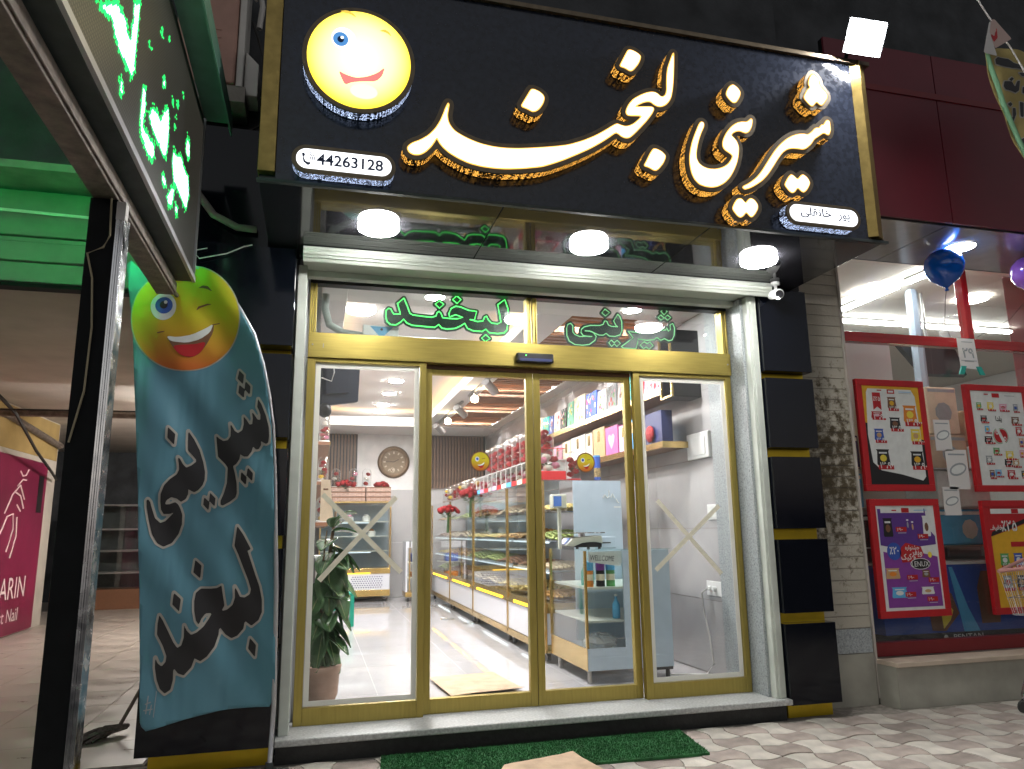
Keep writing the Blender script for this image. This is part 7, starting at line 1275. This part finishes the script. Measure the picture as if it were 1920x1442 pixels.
    t = thing('rubber_plant', 'tall rubber plant with big dark leaves in a tan pot', 'plant', (0.19,0.60,0.0065))
    MB().lathe([(0.10,0.0),(0.125,0.06),(0.135,0.20),(0.15,0.26),(0.13,0.262)], (0.19,0.60,0.0065), 22).build('pot', 'pot_tan', t, smooth=True)
    st = [(0.19,0.60,0.24),(0.205,0.60,0.55),(0.215,0.62,0.85),(0.235,0.63,1.12),(0.262,0.64,1.36)]; MB().tube(st, [0.020,0.018,0.016,0.013,0.010], 8).build('trunk', 'bark', t, smooth=True)
    MB().tube([(0.20,0.60,0.45),(0.17,0.57,0.75),(0.185,0.55,1.05),(0.20,0.54,1.22)], [0.012,0.010,0.008,0.006], 6).build('stem', 'bark', t, smooth=True)
    def leaf(base, az, el, L, w, roll=0.0):
        d = Vector((math.cos(az)*math.cos(el), math.sin(az)*math.cos(el), math.sin(el))); s = d.cross(Vector((0,0,1))).normalized(); n = s.cross(d).normalized(); s2 = s*math.cos(roll)+n*math.sin(roll); n2 = n*math.cos(roll)-s*math.sin(roll)
        V = []; b = Vector(base)
        N = 9
        for i in range(N+1):
            u = i/N; wd = w*math.sin(math.pi*min(1,u*0.93+0.05))**0.75*(1-0.25*u); c = b+d*L*u-Vector((0,0,1))*0.22*L*u*u
            for q in (-1,-0.5,-0.06,0.06,0.5,1): V.append(c+s2*wd*q+n2*(abs(q)*wd*0.28))
        fs = [(i*6+q,i*6+q+1,(i+1)*6+q+1,(i+1)*6+q) for i in range(N) for q in range(5)]; mb = MB(); mb.add(V, fs); mb.mi = [1 if (k % 5) == 2 else 0 for k in range(len(fs))]
        # keep every blade on the room side of the glass and clear of the side wall
        mb.v = [(max(0.108,p[0]), max(0.135,p[1]), p[2]) for p in mb.v]
        o = mb.build('leaf', ['leaf_green','leaf_vein'], t, smooth=True); so = o.modifiers.new('solidify','SOLIDIFY'); so.thickness = 0.002
    rp = random.Random(12)
    spec = [(1.22,-1.2,0.7,0.17,0.062),(1.18,-0.4,0.1,0.24,0.07),(1.08,-0.5,-0.7,0.24,0.07),(1.02,-1.9,-0.5,0.22,0.07),(1.00,-0.2,-1.0,0.24,0.06),(0.92,-1.5,-1.1,0.30,0.085),(0.86,-0.6,-1.0,0.30,0.08),(0.80,-2.3,-0.8,0.25,0.08),(0.78,-0.1,-1.15,0.32,0.06),(0.66,-0.9,0.3,0.26,0.07),(0.62,-2.0,-0.6,0.24,0.08),(0.66,-0.4,-1.2,0.30,0.075),(0.58,-1.4,-0.2,0.22,0.07),(0.52,-0.7,-1.1,0.24,0.07),(0.50,-1.9,-1.0,0.26,0.07),(0.44,-1.0,-1.2,0.26,0.065),(0.40,-0.3,-0.9,0.20,0.06),(1.28,0.4,0.5,0.20,0.06),(0.72,0.8,-0.3,0.24,0.07),(0.95,1.4,0.0,0.22,0.07),(0.36,-1.7,-1.0,0.22,0.06),(1.12,-2.0,-0.2,0.18,0.065),(1.05,-0.1,-0.5,0.24,0.06),(0.88,0.2,-0.6,0.26,0.065),(0.70,0.1,-0.8,0.26,0.07),(0.56,-0.1,-0.7,0.24,0.07),(0.46,-0.6,-0.4,0.22,0.065),(0.98,-0.9,-0.2,0.20,0.07),(0.76,-1.2,0.0,0.22,0.075)]
    for z, az, el, L, w in spec:
        k = (z-0.24)/(1.36-0.24)*4; i = max(0,min(3,int(k))); a, b = Vector(st[i]), Vector(st[i+1]); p = a+(b-a)*(k-i); leaf(p, az, el, L*1.05, w*1.35, rp.uniform(-0.5,0.5))
    t = thing('plastic_stool', 'green plastic stool standing beyond the rubber plant', 'stool', (0.5,5.15,0.0065)); MB().box(0.36,0.66,5.0,5.30,0.40,0.43).build('seat', 'green_plastic', t, bevel=0.01)
    for x in (0.38,0.62):
        for y in (5.02,5.26): MB().hull8([(x-0.02,y-0.02,0.0065),(x+0.03,y-0.02,0.0065),(x+0.03,y+0.03,0.0065),(x-0.02,y+0.03,0.0065),(x-0.01,y-0.01,0.40),(x+0.03,y-0.01,0.40),(x+0.03,y+0.03,0.40),(x-0.01,y+0.03,0.40)]).build('leg', 'green_plastic', t)
    tag(MB().tube([(0.13,0.20,2.93),(0.125,0.20,2.82),(0.16,0.20,2.70),(0.26,0.20,2.645),(0.42,0.20,2.625),(0.75,0.20,2.612),(1.05,0.20,2.61),(1.32,0.20,2.605)], 0.028, 10).build('flexible_duct', 'duct_grey', None, smooth=True), 'grey flexible duct lying along the foot of the transom', 'duct')
    t = thing('alarm_box', 'white alarm box with triangular badge on the header behind the glass', 'alarm', (0.52,0.16,2.585)); MB().box(0.40,0.66,0.14,0.18,2.585,2.70).build('case', 'white_plastic', t, bevel=0.004); mb = MB(); mb.add([(0.45,0.138,2.69),(0.62,0.138,2.69),(0.535,0.138,2.60)], [(0,1,2)], 0); mb.disc((0.535,2.668), 0.010, lambda u, v: (u,0.1368,v), 10, 1); mb.build('badge', ['p_sky','p_black'], t)
mat('choc_box', (0.36,0.24,0.19), 0.4, var=0.5, vscale=60); mat('tv_black', (0.012,0.016,0.028), 0.35); mat('duct_grey', (0.42,0.46,0.44), 0.6, bump=0.3, bscale=40)
back_end()
